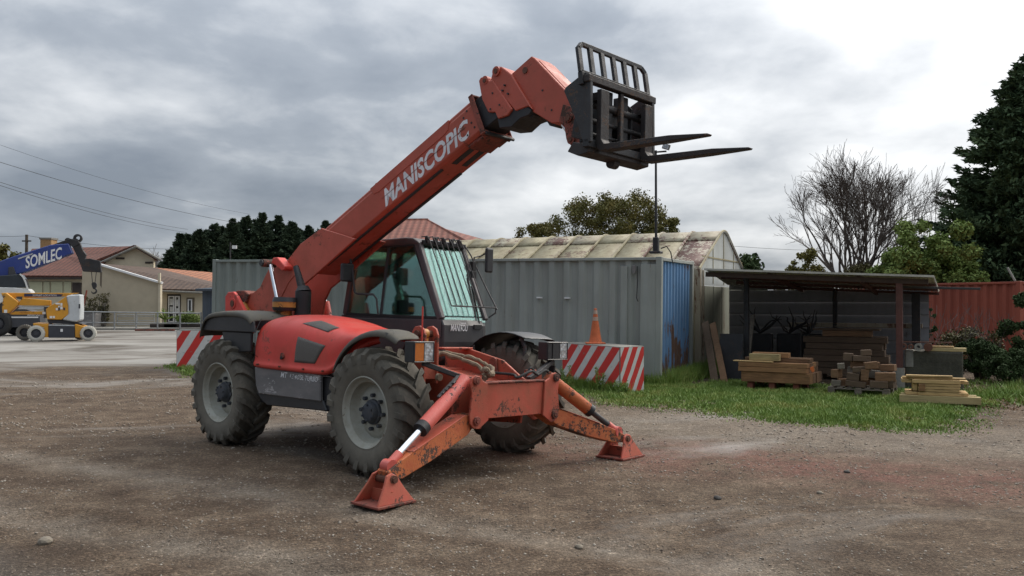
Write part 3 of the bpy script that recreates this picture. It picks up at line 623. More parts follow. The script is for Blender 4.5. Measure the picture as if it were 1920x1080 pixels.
# --- chassis
b = TB(); b.box(-.55, 2.75, -.34, .34, .50, .98); chas = b.build('chassis', 'framered', bevel=0.01)
b = TB(); b.box(.35, 2.5, -.95, -.345, .50, .88); b.box(.5, 2.3, .345, 1.0, .52, .90); b.build('underbody', 'darksteel', chas)
b = TB()
for x_ in (0, 2.8): b.cyl((x_, -.80, .615), (x_, .80, .615), .085, n=14); b.cyl((x_, -.18, .60), (x_, .18, .60), .17, n=16)
axle = b.build('axle', 'darksteel', chas, smooth=True)
b = TB()
for y0_, y1_, poly in ((.22, .25, [(2.45, .40), (3.60, .46), (3.66, .90), (3.55, .955), (3.33, 1.09), (2.85, 1.185), (2.45, 1.19)]), (-.37, -.34, [(2.45, .36), (3.60, .44), (3.66, .90), (3.5, .93), (3.1, 1.00), (2.85, 1.06), (2.45, 1.10)])):
    b.prism(poly, y0_, y1_)
rail = b.build('front_frame', 'framered', bevel=0.006)
b = TB(); b.prism([(2.6, .60), (3.55, .60), (3.6, .84), (3.2, .90), (2.6, .98)], -.335, .215); b.box(2.7, 2.84, -.16, .27, 1.185, 1.205); b.build('floor_plate', 'framered', rail, bevel=0.004)
b = TB(); x, z = BP(926, 676, .2); b.prism([(x - .07, z - .09), (x + .06, z - .12), (x + .03, z + .02), (x - .01, z + .04), (x - .06, z + .01)], .19, .215); b.build('lifting_eye', 'rustred', rail, bevel=0.004)
# --- front stabiliser
b = TB(); b.box(3.70, 3.725, -.44, .44, .555, .885); b.box(3.52, 3.70, -.44, .44, .865, .89); b.box(3.50, 3.52, -.44, .44, .56, .865); b.box(3.52, 3.70, -.44, .44, .555, .58)
beam = b.build('stabiliser_beam', 'framered', bevel=0.004)
b = TB(); b.box(3.62, 3.74, -.44, .44, .889, .905); b.build('top_strip', 'rustred', beam, bevel=.003)
def arm_plate(sg):
    p = [(.40, .545), (.47, .50), (.53, .465), (.60, .475), (.645, .52), (.655, .60), (.63, .80), (.655, .89), (.64, .945), (.59, .975), (.53, .965), (.49, .92), (.42, .89)]
    p = [(y * sg, z) for y, z in p]; return p if sg > 0 else p[::-1]
for sg in (-1, 1):
    lab = None
    b = TB(); b.prism(arm_plate(sg), 3.728, 3.752, 0); b.prism(arm_plate(sg), 3.49, 3.515, 0)
    ap = b.build('clevis_plate', 'framered', bevel=0.004)
    for y_, z_ in ((.585, .925), (.57, .545)):
        b = TB(); b.cyl((3.752, y_ * sg, z_), (3.775, y_ * sg, z_), .042, n=18); b.cyl((3.775, y_ * sg, z_), (3.785, y_ * sg, z_), .026, n=8); b.build('pin', 'rustred', ap, bevel=.003)
    # leg: box beam from the lower pin down to the foot
    yf, zf, xf = (-1.71, .175, 3.83) if sg < 0 else (1.38, .265, 3.98)
    a_ = Vector((3.62, .57 * sg, .545)); f_ = Vector((xf, yf, zf)); d = (f_ - a_).normalized(); up = Vector((1, 0, 0)).cross(d) * (1 if sg > 0 else -1)
    if up.z < 0: up = -up
    sdv = Vector((1, 0, 0))
    def sec(p, h0, h1, w): return [p - sdv * w - up * h0, p + sdv * w - up * h0, p + sdv * w + up * h1, p - sdv * w + up * h1]
    q = [sec(a_ - d * .05, .05, .05, .085), sec(a_ + d * .12, .10, .09, .085), sec(a_ + (f_ - a_) * .55, .105, .085, .085), sec(f_ - d * .12, .085, .07, .08), sec(f_ + d * .03, .04, .045, .075)]
    b = TB(); v = [p for s_ in q for p in s_]; fs = [(0, 1, 2, 3), (19, 18, 17, 16)]
    for k in range(4):
        for i in range(4): fs.append((k * 4 + i, k * 4 + 4 + i, k * 4 + 4 + (i + 1) % 4, k * 4 + (i + 1) % 4))
    b.add(v, fs); leg = b.build('stabiliser_leg', 'legorange', bevel=0.006)
    b = TB(); m1 = a_ + d * .10 + up * .091; m2 = f_ - d * .30 + up * .078; b.obox(m1, m2, .175, .008, up); b.build('top_plate', 'framered', leg, bevel=.002)
    # ram
    u0 = Vector((3.62, .60 * sg, .925)); u1 = Vector((xf, yf - .03 * sg, zf + .075)); dd = (u1 - u0)
    k_ = .585 if sg < 0 else .60
    mid = u0 + dd * k_
    TB().cyl(u0, mid, .068, n=20).build('stabiliser_ram', 'cylred' if sg < 0 else 'ochre_leg' if 'ochre_leg' in M else 'legorange', smooth=True)
    TB().cyl(mid - dd * .02, mid + dd * .035, .07, n=20).build('gland_nut', 'black', smooth=True)
    TB().cyl(mid, u0 + dd * .90, .031, n=16).build('ram_rod', 'chrome' if sg < 0 else 'darksteel', smooth=True)
    b = TB(); b.cyl(u0 + dd * .88, u1, .04, n=14); b.cyl((xf - .05, u1.y, u1.z - .01), (xf + .05, u1.y, u1.z - .01), .06, n=18); b.build('rod_eye', 'cylred', smooth=True)
    # foot (not rolled: it stands flat on the ground)
    px0, px1 = xf - .185, xf + .185
    b = MB()
    plt = [(-.20, .02), (.19, .02), (.085, .17), (.045, .245), (-.01, .262), (-.06, .235), (-.12, .13)]
    yc = yf + .04 * sg
    pl = [(yc + a * sg, z) for a, z in plt]
    for (xa_, xb_, sg_) in ((px0 + .02, px0 + .045, -1), (px1 - .045, px1 - .02, 1)):
        q_ = MB().prism(pl, xa_, xb_, 0); q_.tf(lambda p: (p[0] - sg_ * (p[2] - .02) * .28, p[1], p[2])); b.v, b.f = (b.v + q_.v, b.f + [tuple(i + len(b.v) for i in f_) for f_ in q_.f])
    ft = b.build('foot', 'framered', tele, bevel=0.005)
    b = MB(); b.box(px0, px1, yc - .205, yc + .205, 0.0, .022); b.build('foot_plate', 'rustred', ft, bevel=.004)
    b = MB(); b.box(px0 + .045, px1 - .045, yc - .03, yc - .01, .022, .12); b.build('web_plate', 'framered', ft)
    b = MB(); b.cyl((px0 + .07, yc - .02 * sg, .205), (px1 - .065, yc - .02 * sg, .205), .04, n=16); b.cyl((px1 - .065, yc - .02 * sg, .205), (px1 - .05, yc - .02 * sg, .205), .025, n=8); b.build('pin', 'rustbolt', ft)
# hoses and their wrapping
def hose(pts, r_, mat, name, jit=.0, n=8):
    P_ = [Vector(p) for p in pts]; out = []
    for k in range(len(P_) - 1):
        for t_ in np.linspace(0, 1, 7)[:-1]:
            p0 = P_[max(k - 1, 0)]; p1 = P_[k]; p2 = P_[k + 1]; p3 = P_[min(k + 2, len(P_) - 1)]
            p = 0.5 * ((2 * p1) + (p2 - p0) * t_ + (2 * p0 - 5 * p1 + 4 * p2 - p3) * t_ ** 2 + (3 * p1 - p0 - 3 * p2 + p3) * t_ ** 3)
            out.append(p + Vector((random.uniform(-jit, jit), random.uniform(-jit, jit), random.uniform(-jit, jit))))
    out.append(P_[-1]); rr_ = [r_ * (1 + random.uniform(-.25, .25) * (jit > 0)) for _ in out]
    return TB().tube(out, rr_, n=n).build(name, mat, smooth=True)
hose([(2.75, -.30, 1.15), (2.95, -.22, 1.13), (3.20, -.16, 1.08), (3.40, -.14, 1.00), (3.52, -.20, .95), (3.6, -.32, .93)], .025, 'sack', 'wrapped_hose', .010)
hose([(2.75, -.26, 1.16), (3.0, -.12, 1.14), (3.25, -.04, 1.08), (3.5, -.10, 1.0), (3.62, -.26, .95)], .020, 'sack', 'wrapped_hose', .010)
hose([(3.58, -.28, 1.00), (3.62, -.34, 1.03), (3.66, -.30, .98), (3.62, -.24, .97), (3.56, -.30, .95)], .026, 'sack', 'wrapped_hose', .006)
hose([(2.8, -.40, 1.08), (3.1, -.45, 1.0), (3.4, -.5, .95), (3.55, -.62, .94), (3.58, -.72, .86)], .018, 'rubber', 'hose')
hose([(3.3, .1, .96), (3.5, .2, .95), (3.64, .12, .93), (3.66, .3, .99), (3.62, .45, .95), (3.6, .6, .99), (3.56, .75, .93)], .014, 'rubber', 'hose')
hose([(3.60, .28, .93), (3.62, .33, 1.02), (3.60, .40, 1.0), (3.64, .44, .94)], .011, 'rubber', 'hose')
b = TB()
for i in range(5): b.obox((3.60 + i * .008, -.70 - .045 * i + .02, .965 - .028 * i), (3.66, -.80 - .045 * i, .90 - .03 * i), .03, .016)
b.build('hose_clamp', 'darksteel', bevel=.003)
b = TB(); b.box(3.40, 3.48, .48, .60, .90, .99); b.build('valve_block', 'framered', bevel=.004)
# --- uprights with the crowd ram ahead of the cab
b = TB()
for y_ in (-.63, -.46):
    pl = [(2.78, .85), (3.06, .85), (3.06, 1.34), (3.03, 1.40), (2.97, 1.43), (2.90, 1.42), (2.86, 1.37), (2.84, 1.2)]
    b.prism(pl, y_, y_ + .028)
upr = b.build('upright', 'framered', bevel=.005)
b = TB(); b.box(3.02, 3.045, -.60, -.46, .9, 1.02); b.build('brace', 'framered', upr)
b = TB(); b.cyl((2.96, -.66, 1.35), (2.96, -.42, 1.35), .035, n=14); b.build('pin', 'rustbolt', upr, smooth=True)
b = TB(); b.cyl((2.97, -.575, 1.30), (2.99, -.575, .95), .055, n=16); b.cyl((2.96, -.61, 1.35), (2.96, -.52, 1.35), .05, n=16); b.build('levelling_ram', 'ochre', smooth=True)
b = TB(); b.cyl((3.14, -.74, 1.28), (3.14, -.74, 1.62), .008, n=8); b.build('marker_rod', 'red')
# --- headlights on arms
for sg in (-1, 1):
    b = TB(); y0_, y1_ = sorted(((.87 if sg < 0 else .78) * sg, 1.12 * sg))
    b.box(3.33, 3.46, y0_, y1_, 1.09, 1.285); b.box(3.46, 3.475, y0_, y1_, 1.09, 1.10); b.box(3.46, 3.475, y0_, y1_, 1.275, 1.285)
    b.box(3.46, 3.475, y0_, y0_ + .012, 1.10, 1.275); b.box(3.46, 3.475, y1_ - .012, y1_, 1.10, 1.275)
    hl = b.build('headlight', 'fender_black', bevel=.006)
    ya, yb = (.88 * sg, .995 * sg) if sg < 0 else (.99, 1.105); TB().box(3.455, 3.468, min(ya, yb) + .005, max(ya, yb), 1.105, 1.27).build('lens', 'lamp', hl) if 'lamp' in M else None
    ya, yb = (1.00 * sg, 1.115 * sg) if sg < 0 else (.87, .98); TB().box(3.455, 3.468, min(ya, yb), max(ya, yb), 1.105, 1.27).build('indicator', 'amber' if sg < 0 else 'fender_black', hl)
    b = TB(); b.obox((3.40, .95 * sg, 1.08), (3.50, .60 * sg, .96), .05, .045); b.obox((3.50, .60 * sg, .96), (3.52, .42 * sg, .90), .05, .045); b.build('lamp_arm', 'darksteel', bevel=.004)
b = TB(); b.cyl((3.36, -.72, .94), (3.40, -.72, .94), .035, n=12); b.build('horn', 'sack', smooth=True)
# --- wheels
def tyre_mb():
    b = MB()
    half = [(.335, .165), (.37, .185), (.43, .200), (.50, .205), (.545, .196), (.572, .176), (.586, .13), (.590, .07)]
    prof = [(r, -a) for r, a in half] + [(.592, 0)] + [(r, a) for r, a in half[::-1]]
    b.lathe(prof + [(.335, .165), (.32, .12), (.32, -.12), (.335, -.165)], n=88)
    NL = 21
    st = [(-.012, .590, .040, -.02), (.05, .589, .046, .09), (.11, .586, .048, .19), (.165, .574, .050, .265), (.200, .540, .036, .30), (.208, .495, .005, .31)]
    for sg in (-1, 1):
        for k in range(NL):
            t0 = 2 * PI * (k + (0.5 if sg > 0 else 0)) / NL; v = []
            wv = random.uniform(-.002, .002)
            for j, (y, r, h, dt) in enumerate(st):
                w = (.036 + .005 * j + wv) / .6 * .55
                ro = r + h if j < 4 else r + h * .7; yo = y + (h * .5 if j >= 4 else (.01 if j == 3 else 0))
                for (rr_, yy, th) in ((r - .02, y, -w * 1.25), (ro, yo, -w), (ro, yo, w), (r - .02, y, w * 1.25)):
                    t = t0 + dt + th; v.append((rr_ * math.cos(t), sg * yy, rr_ * math.sin(t)))
            m = len(st); f = [(0, 1, 2, 3), (4 * m - 1, 4 * m - 2, 4 * m - 3, 4 * m - 4)]
            for j in range(m - 1):
                for i in range(3): f.append((j * 4 + i, j * 4 + 4 + i, j * 4 + 5 + i, j * 4 + 1 + i))
            b.add(v, f)
    return b
def make_wheel(x, y, mirror):
    w = bpy.data.objects.new('wheel', None); COL.objects.link(w); w.parent = tele; w.location = (x, y, .615); w.rotation_euler = (0, random.uniform(0, 1), 0)
    if mirror: w.rotation_euler = (0, random.uniform(0, 1), PI)
    return w
W_Y = 0.975
w0 = make_wheel(2.8, -W_Y, False)
ty = tyre_mb().build('tyre', 'tyre', w0, smooth=True)
ty.data.set_sharp_from_angle(angle=rad(32))
rp = [(.352, -.166), (.357, -.178), (.346, -.184), (.336, -.176), (.330, -.158), (.318, -.140), (.300, -.130), (.296, -.085), (.284, -.060), (.276, -.040), (.262, -.030), (.250, -.040), (.235, -.052), (.215, -.060), (.150, -.066), (.08, -.066), (.0, -.066)]
rp2 = [(.0, -.05), (.20, -.045), (.262, -.012), (.296, .0), (.296, .12), (.330, .158), (.346, .184), (.357, .178), (.345, .15), (.325, .12), (.318, 0), (.325, -.12), (.352, -.166)]
MB().lathe(rp + rp2, n=56).build('rim', 'rim', w0, smooth=True)
b = MB(); b.lathe([(0, -.150), (.06, -.150), (.088, -.142), (.098, -.125), (.105, -.095), (.122, -.088), (.126, -.066)], n=28)
b.build('hub', 'hub', w0, smooth=True)
for i in range(8): t = 2 * PI * i / 8; MB().cyl((.165 * math.cos(t), -.105, .165 * math.sin(t)), (.165 * math.cos(t), -.062, .165 * math.sin(t)), .020, n=6).build('wheel_nut', 'hub', w0)
for i in range(6): t = 2 * PI * i / 6 + .3; MB().cyl((.075 * math.cos(t), -.160, .075 * math.sin(t)), (.075 * math.cos(t), -.146, .075 * math.sin(t)), .012, n=6).build('hub_bolt', 'hub', w0)
for x, y, mir in ((0, -W_Y, False), (2.8, W_Y, True), (0, W_Y, True)):
    w = make_wheel(x, y, mir)
    for ch in children(w0): c = ch.copy(); COL.objects.link(c); c.parent = w
# --- bonnet: loft of cross sections
st = [(.50, -.93, .94, 1.38, .16), (.56, -1.02, .92, 1.45, .2), (.70, -1.09, .915, 1.50, .22), (1.0, -1.10, .912, 1.525, .22), (1.4, -1.10, .908, 1.52, .23), (1.75, -1.10, .904, 1.485, .22), (2.0, -1.10, .902, 1.44, .2), (2.12, -1.095, .915, 1.41, .18), (2.26, -1.085, .99, 1.385, .12), (2.42, -1.06, 1.10, 1.365, .06), (2.62, -1.02, 1.22, 1.34, .02), (2.8, -.98, 1.26, 1.32, .01)]
rows = []
for x, yo, zb, zt, r_ in st:
    h = zt - zb; r_ = min(r_ * 1.25, h * .5)
    row = [(yo + .03, zb - .012), (yo - .016, zb - .004), (yo - .020, zb + .042), (yo + .004, zb + .062), (yo + .002, zb + .075 + (h - r_) * .3), (yo + .004, zt - r_ * 1.15), (yo + .03, zt - r_ * .62), (yo + .11, zt - r_ * .26), (yo + .26, zt - r_ * .05), (yo + .45, zt), (-.34, zt + .005), (-.32, zt - .12)]
    rows.append([(x, y, z) for y, z in row])
x0r = rows[0]; end = [(x0 - .04, (y * .75 - .22) if i < 9 else y, z * .9 + .10) for i, (x0, y, z) in enumerate(x0r)]
rows = [[(.49 , (y + .12 if i < 6 else y), z - (0.03 if i > 4 else 0)) for i, (x_, y, z) in enumerate(x0r)]] + rows
bn = TB().grid(rows).build('engine_bonnet', 'red', smooth=True, sub=2)
b = TB(); b.box(.5, .56, -.95, -.34, .90, 1.30); b.build('bonnet_end', 'fender_black', bn)
bpy.context.view_layer.update()
dg = bpy.context.evaluated_depsgraph_get(); ev = bn.evaluated_get(dg).to_mesh()
bvh = BVHTree.FromPolygons([v.co.copy() for v in ev.vertices], [tuple(p.vertices) for p in ev.polygons])
def drape(name, corners, mat, lift, n=8, parent=bn):
    """quad patch laid on the bonnet skin; corners are (x,y,z) guesses in body space, cast inwards"""
    c = [Vector(roll(p)) for p in corners]; rows = []
    for i in range(n + 1):
        r = []
        for j in range(n + 1):
            u, v = i / n, j / n
            p = (c[0] * (1 - u) + c[1] * u) * (1 - v) + (c[3] * (1 - u) + c[2] * u) * v
            d = Vector((0, .75, -.66)) if corners[0][2] > 1.33 else Vector((0, 1, -.02))
            hit = bvh.ray_cast(p - d.normalized() * .4, d.normalized())
            q = hit[0] if hit[0] is not None else p
            r.append(q + (hit[1] if hit[1] is not None and hit[1].dot(d) < 0 else -d.normalized()) * lift)
        rows.append(r)
    return MB().grid(rows).build(name, mat, parent, smooth=True, solid=.006)
def v3(px_, py_, y): x, z = BP(px_, py_, y); return (x, y, z)
drape('side_vent', [v3(556, 631, -1.1), v3(608, 648, -1.1), v3(590, 682, -1.1), v3(552, 679, -1.1)], 'meshgrey', .002)
drape('top_vent', [v3(574, 613, -.95), v3(605, 604, -.88), v3(643, 622, -.88), v3(621, 629, -.98)], 'meshgrey', .002)
TB().tube([(x_, -1.006 - (.1 if 0 < i_ < 3 else 0), z_) for i_, (x_, z_) in enumerate(((.66, 1.46), (.70, 1.30), (.72, 1.05), (.74, .96)))], .004, n=5).build('shut_line', 'fender_black', bn)
for x_, z_ in ((.80, .945), (1.25, .943), (1.7, .938), (2.05, .936)): TB().cyl((x_, -1.135, z_), (x_, -1.10, z_), .010, n=8).build('fixing_bolt', 'rustbolt', bn)
x, z = BP(530, 669, -1.1)
b = TB(); b.cyl((x, -1.112, z + .01), (x, -1.095, z + .01), .035, n=16); b.build('latch_recess', 'rustred', bn)
b = TB(); b.cyl((x, -1.125, z - .012), (x, -1.105, z - .012), .018, n=12); b.build('latch', 'rubber', bn)
# side panel below the bonnet
pp = pxpoly([(477, 688), (600, 703), (600, 753), (484, 738), (479, 722)], -1.085)
b = TB(); b.prism(pp, -1.085, -1.04); sp = b.build('side_panel', 'plasticgrey', bevel=.01)
b = TB(); b.prism(pxpoly([(480, 736), (605, 750), (612, 771), (500, 760), (488, 748)], -1.06), -1.06, -.9); b.prism(pxpoly([(598, 705), (622, 708), (622, 772), (600, 768)], -1.03), -1.03, -.9); b.build('side_skirt', 'fender_black', bevel=.01)
TB().box(.72, 2.08, -1.075, -1.02, .86, .885).tf(lambda p: (p[0], p[1], p[2] + .022)).build('seam_strip', 'rubber', sp)
q0 = BP(527, 707, -1.085); q1 = BP(597, 716, -1.085); ang = math.atan2(q1[1] - q0[1], q1[0] - q0[0])
q0 = BP(526, 708, -1.085)
def st_(dx):
    def fn(u, v, w): return roll((q0[0] + dx + u, -1.0875, q0[1] + .005 + v + (u + dx) * math.tan(ang)))
    return fn
fit_text('lettering', 'MT', .13, .060, 'white_print', sp, st_(0), .01, .25)
fit_text('lettering', '1340', .19, .052, 'white_worn', sp, st_(.16), .02, .25)
fit_text('lettering', 'SL TURBO', .33, .052, 'white_print', sp, st_(.37), .01, .3)
# --- fenders
def fender(name, mat, pts, y0, y1, th, parent=tele):
    """arched guard: pts (x, z) along the arch, from outer edge y0 to inner y1, with a rolled outer lip"""
    rows = []
    for (x, z) in pts: rows.append([(x, y0 - .0, z - .055), (x, y0, z - .01), (x, y0 + .025, z + .008), (x, (y0 + y1) / 2, z + .018), (x, y1, z + .01)])
    return TB().grid(rows).build(name, mat, parent, smooth=True, solid=th, sub=1)
f1 = fender('rear_fender', 'fender', [(-.50, 1.22), (-.47, 1.36), (-.40, 1.47), (-.26, 1.515), (.1, 1.535), (.42, 1.53), (.60, 1.49), (.66, 1.42)], -1.14, -.5, .02)
b = TB(); b.prism([(-.47, 1.30), (.70, 1.30), (.66, 1.43), (.45, 1.50), (-.25, 1.50), (-.42, 1.44)], -1.12, -1.08); b.prism([(.05, 1.05), (.60, 1.08), (.6, 1.3), (-.05, 1.3)], -1.10, -1.06); b.build('fender_skirt', 'fender_black', f1, bevel=.01)
fender('front_fender', 'fender', [(2.27, .96), (2.33, 1.08), (2.44, 1.20), (2.60, 1.30), (2.80, 1.36), (3.00, 1.375), (3.16, 1.345), (3.27, 1.28)], -1.16, -.84, .016)
f2 = fender('front_fender', 'fender_black', [(2.22, .98), (2.28, 1.12), (2.40, 1.24), (2.58, 1.33), (2.8, 1.37), (3.02, 1.36), (3.2, 1.29)], 1.22, .70, .016)
TB().tube([(3.1, .80, .86), (3.12, .80, 1.22), (3.05, .80, 1.34)], .022).build('fender_stay', 'darksteel', f2, smooth=True)
TB().tube([(2.45, .66, .9), (2.45, .66, 1.22)], .018).build('fender_stay', 'darksteel', f2, smooth=True)
fender('rear_fender', 'fender_black', [(-.45, 1.2), (-.38, 1.36), (-.2, 1.45), (.1, 1.47), (.4, 1.43), (.58, 1.3)], 1.18, .6, .016)
b = TB(); b.prism([(3.05, .55), (3.35, .55), (3.40, 1.02), (3.0, 1.08)], .98, 1.0); b.build('mud_flap', 'rubber')
# --- intake and exhaust
x, z = BP(535, 571, -.6); x -= 0
b = TB(); b.cyl((x, -.6, z + .03), (x, -.6, z + .085), .155, .14, n=28); b.cyl((x, -.6, z - .075), (x, -.6, z - .035), .14, .155, n=28); ai = b.build('air_intake', 'fender_black', smooth=True)
TB().cyl((x, -.6, z - .035), (x, -.6, z + .03), .152, n=28).build('intake_band', 'sackband', ai, smooth=True) if 'sackband' in M else TB().cyl((x, -.6, z - .035), (x, -.6, z + .03), .150, n=28).build('intake_band', 'ochre', ai, smooth=True)
TB().cyl((x - .03, -.6, 1.46), (x - .03, -.6, z - .07), .10, n=20).build('intake_neck', 'ochre', ai, smooth=True)
x, z = BP(568, 568, -.45)
b = TB(); b.cyl((x, -.45, 1.44), (x, -.45, z + .14), .095, n=20); b.cyl((x, -.45, z + .14), (x - .01, -.45, z + .20), .095, .06, n=20); ex = b.build('exhaust_box', 'black', smooth=True)
b = TB(); xa, za = BP(566, 540, -.45); xb, zb = BP(553, 503, -.45); b.cyl((xa, -.45, za), (xb + .02, -.45, zb + .02), .05, .035, n=14); b.build('exhaust_pipe', 'black', ex, smooth=True)
# --- cab
CY0, CY1 = .30, 1.05
low = [(.40, .92), (.40, 1.545), (2.285, 1.505), (2.325, 1.44), (2.33, 1.25), (2.30, 1.05), (2.1, .90)]
b = TB()
def cab_low(y, inset): return [(x - inset * (1 if x > 2 else 0), y, z) for x, z in low]
ys_ = [(CY0, 0.0), (CY0 + .45, 0), (CY1 - .10, .01), (CY1 - .02, .05), (CY1 + .02, .16)]
rows = [cab_low(y, i_) for y, i_ in ys_]
b.grid([r + [r[0]] for r in rows]); n = len(low); b.f.append(tuple(range(n))); k = (len(rows) - 1) * (n + 1); b.f.append(tuple(k + i for i in range(n)))
cab = b.build('cab', 'cabblack', bevel=.012)
b = TB(); b.box(.42, 2.29, CY0 - .012, CY0, 1.30, 1.50); b.prism([(.42, 1.1), (1.55, 1.0), (1.75, 1.30), (.42, 1.32)], CY0 - .02, CY0 - .004); b.build('cab_sill', 'cabpaint', cab, bevel=.01)
# pillars and roof
A0, A1 = (1.83, 2.40), (2.285, 1.50)       # windscreen line at the near side
R0, R1 = (.42, 1.54), (.62, 2.38)
for y in (CY0 + .03, CY1 - .02):
    TB().obox((A0[0] - .015, y, A0[1]), (A1[0] - .03, y, A1[1]), .07, .085, (1, 0, .4)).build('front_pillar', 'cabpaint', cab, bevel=.012)
    TB().obox((R0[0] + .05, y, R0[1]), (R1[0] + .03, y, R1[1] + .02), .07, .09, (1, 0, 0)).build('rear_pillar', 'cabpaint', cab, bevel=.012)
    TB().obox((1.18, y, 1.52), (1.30, y, 2.38), .05, .05, (1, 0, 0)).build('door_post', 'cabblack', cab, bevel=.008)
b = TB(); rp_ = [(.56, 2.37), (.60, 2.44), (.70, 2.465), (1.62, 2.468), (1.76, 2.455), (1.86, 2.41), (1.88, 2.375), (1.60, 2.38)]
b.prism(rp_, CY0 - .015, CY1 + .015); roof = b.build('cab_roof', 'cabpaint', cab, bevel=.02, seg=2)
b = TB(); b.box(1.86, 1.90, CY0 + .04, CY1 - .02, 2.385, 2.43)
for i in range(5): b.box(1.87, 1.92, CY0 + .08 + i * .13, CY0 + .12 + i * .13, 2.40, 2.47)
b.build('roof_rail', 'black', cab, bevel=.003)
def quad(b, a, c, d, e): b.add([a, c, d, e], [(0, 1, 2, 3)]); return b
b = quad(TB(), (R0[0] + .08, CY0 + .012, R0[1]), (A1[0] - .05, CY0 + .012, A1[1]), (A0[0] - .02, CY0 + .012, A0[1]), (R1[0] + .05, CY0 + .012, 2.40)); b.build('near_window', 'glass', cab, solid=.005)
b = quad(TB(), (R0[0] + .08, CY1 - .01, R0[1]), (A1[0] - .05, CY1 - .01, A1[1]), (A0[0] - .02, CY1 - .01, A0[1]), (R1[0] + .05, CY1 - .01, 2.40)); b.build('door_window', 'glass', cab, solid=.005)
b = quad(TB(), (A1[0], CY0 + .06, A1[1] - .02), (A1[0], CY1 - .03, A1[1] - .02), (A0[0] + .01, CY1 - .03, A0[1]), (A0[0] + .01, CY0 + .06, A0[1])); b.build('windscreen', 'glass', cab, solid=.005)
b = quad(TB(), (R0[0] + .02, CY0 + .06, R0[1]), (R0[0] + .02, CY1 - .03, R0[1]), (R1[0], CY1 - .03, 2.40), (R1[0], CY0 + .06, 2.40)); b.build('rear_window', 'glass', cab, solid=.005)
b = TB()
for (a_, c_) in (((R0[0] + .09, R0[1] + .01), (A1[0] - .06, A1[1] + .02)), ((A1[0] - .07, A1[1] + .02), (A0[0] - .06, A0[1] - .02)), ((A0[0] - .06, A0[1] - .025), (R1[0] + .08, 2.375))):
    b.obox((a_[0], CY0 + .005, a_[1]), (c_[0], CY0 + .005, c_[1]), .012, .03)
b.build('window_seal', 'rubber', cab)
# windscreen guard
for i in range(7):
    y = .395 + i * .088
    b = TB(); b.tube([(1.80, y, 2.475), (1.90, y, 2.478), (1.945, y, 2.42), (2.13, y, 2.08), (2.345, y, 1.66)], .0065, n=6); b.build('guard_bar', 'darksteel', cab, smooth=True)
b = TB(); b.tube([(2.345, .40, 1.66), (2.345, 1.12, 1.66), (2.31, 1.16, 1.60), (2.25, 1.10, 1.54)], .0095, n=6); b.build('guard_rail', 'darksteel', cab, smooth=True)
b = TB(); b.tube([(1.85, 1.05, 2.43), (1.93, 1.09, 2.30), (2.1, 1.14, 1.98), (2.33, 1.16, 1.64)], .009, n=6); b.build('guard_rail', 'darksteel', cab, smooth=True)
b = TB(); b.obox((2.29, .86, 1.44), (2.12, .92, 1.80), .025, .02, (1, 0, .4)); b.obox((2.25, .88, 1.55), (2.03, .95, 2.02), .014, .012, (1, 0, .4)); b.obox((2.30, .90, 1.47), (2.08, .98, 1.92), .012, .012, (1, 0, .4)); b.box(2.29, 2.34, .78, .90, 1.40, 1.45)
b.build('wiper', 'rubber', cab)
b = TB(); b.box(1.93, 2.02, 1.04, 1.10, 2.10, 2.22); b.box(1.98, 2.05, 1.0, 1.08, 1.98, 2.10); b.build('hinge', 'rubber', cab, bevel=.005)
def mtx(u, v, w): return roll((2.345 - .06 * max(0, u - .16), CY0 + .09 + u, 1.375 + v - u * .0))
fit_text('lettering', 'MANITOU', .28, .075, 'white_print', cab, mtx, .012, .25)
b = TB(); b.box(2.33, 2.343, CY0 + .255, CY0 + .335, 1.462, 1.470); b.build('logo_bar', 'white_print', cab)
# interior
b = TB(); b.box(.75, 1.25, .45, .92, 1.42, 1.56); b.prism([(.70, 1.5), (.82, 1.5), (.76, 2.02), (.66, 2.05), (.62, 2.0)], .46, .90); b.box(.62, .74, .56, .80, 2.0, 2.18); b.build('seat', 'seatgrey', cab, bevel=.03, seg=2)
b = TB(); b.box(1.85, 2.15, .42, .98, 1.42, 1.60); b.cyl((1.95, .68, 1.55), (1.72, .68, 1.78), .035); b.build('dashboard', 'cabblack', cab, bevel=.02)
b = TB(); ring_ = []
for i in range(25): t = 2 * PI * i / 24; ring_.append((1.72 + .06 * math.cos(t) * 1.6, .68 + .18 * math.sin(t), 1.80 + .155 * math.cos(t)))
b.tube(ring_, .013, n=6, cap=False); b.build('steering_wheel', 'rubber', cab, smooth=True)
b = TB(); b.box(.55, 1.1, CY1 - .12, CY1 - .03, 1.45, 1.75); b.box(1.0, 1.35, .36, .42, 1.45, 1.72); b.build('console', 'seatgrey', cab, bevel=.02)
b = TB(); b.box(.44, 2.2, CY0 + .04, CY1 - .04, 1.40, 1.42); b.box(.6, 1.8, CY0 + .03, CY1 - .03, 2.365, 2.375); b.build('cab_lining', 'cabblack', cab)
b = TB(); b.box(1.325, 1.44, CY0 + .018, CY0 + .022, 1.58, 1.73); b.build('sticker', 'sticker', cab) if 'sticker' in M else None
b = TB(); b.prism([(2.10, 1.585), (2.26, 1.585)], 0, 1) if False else None
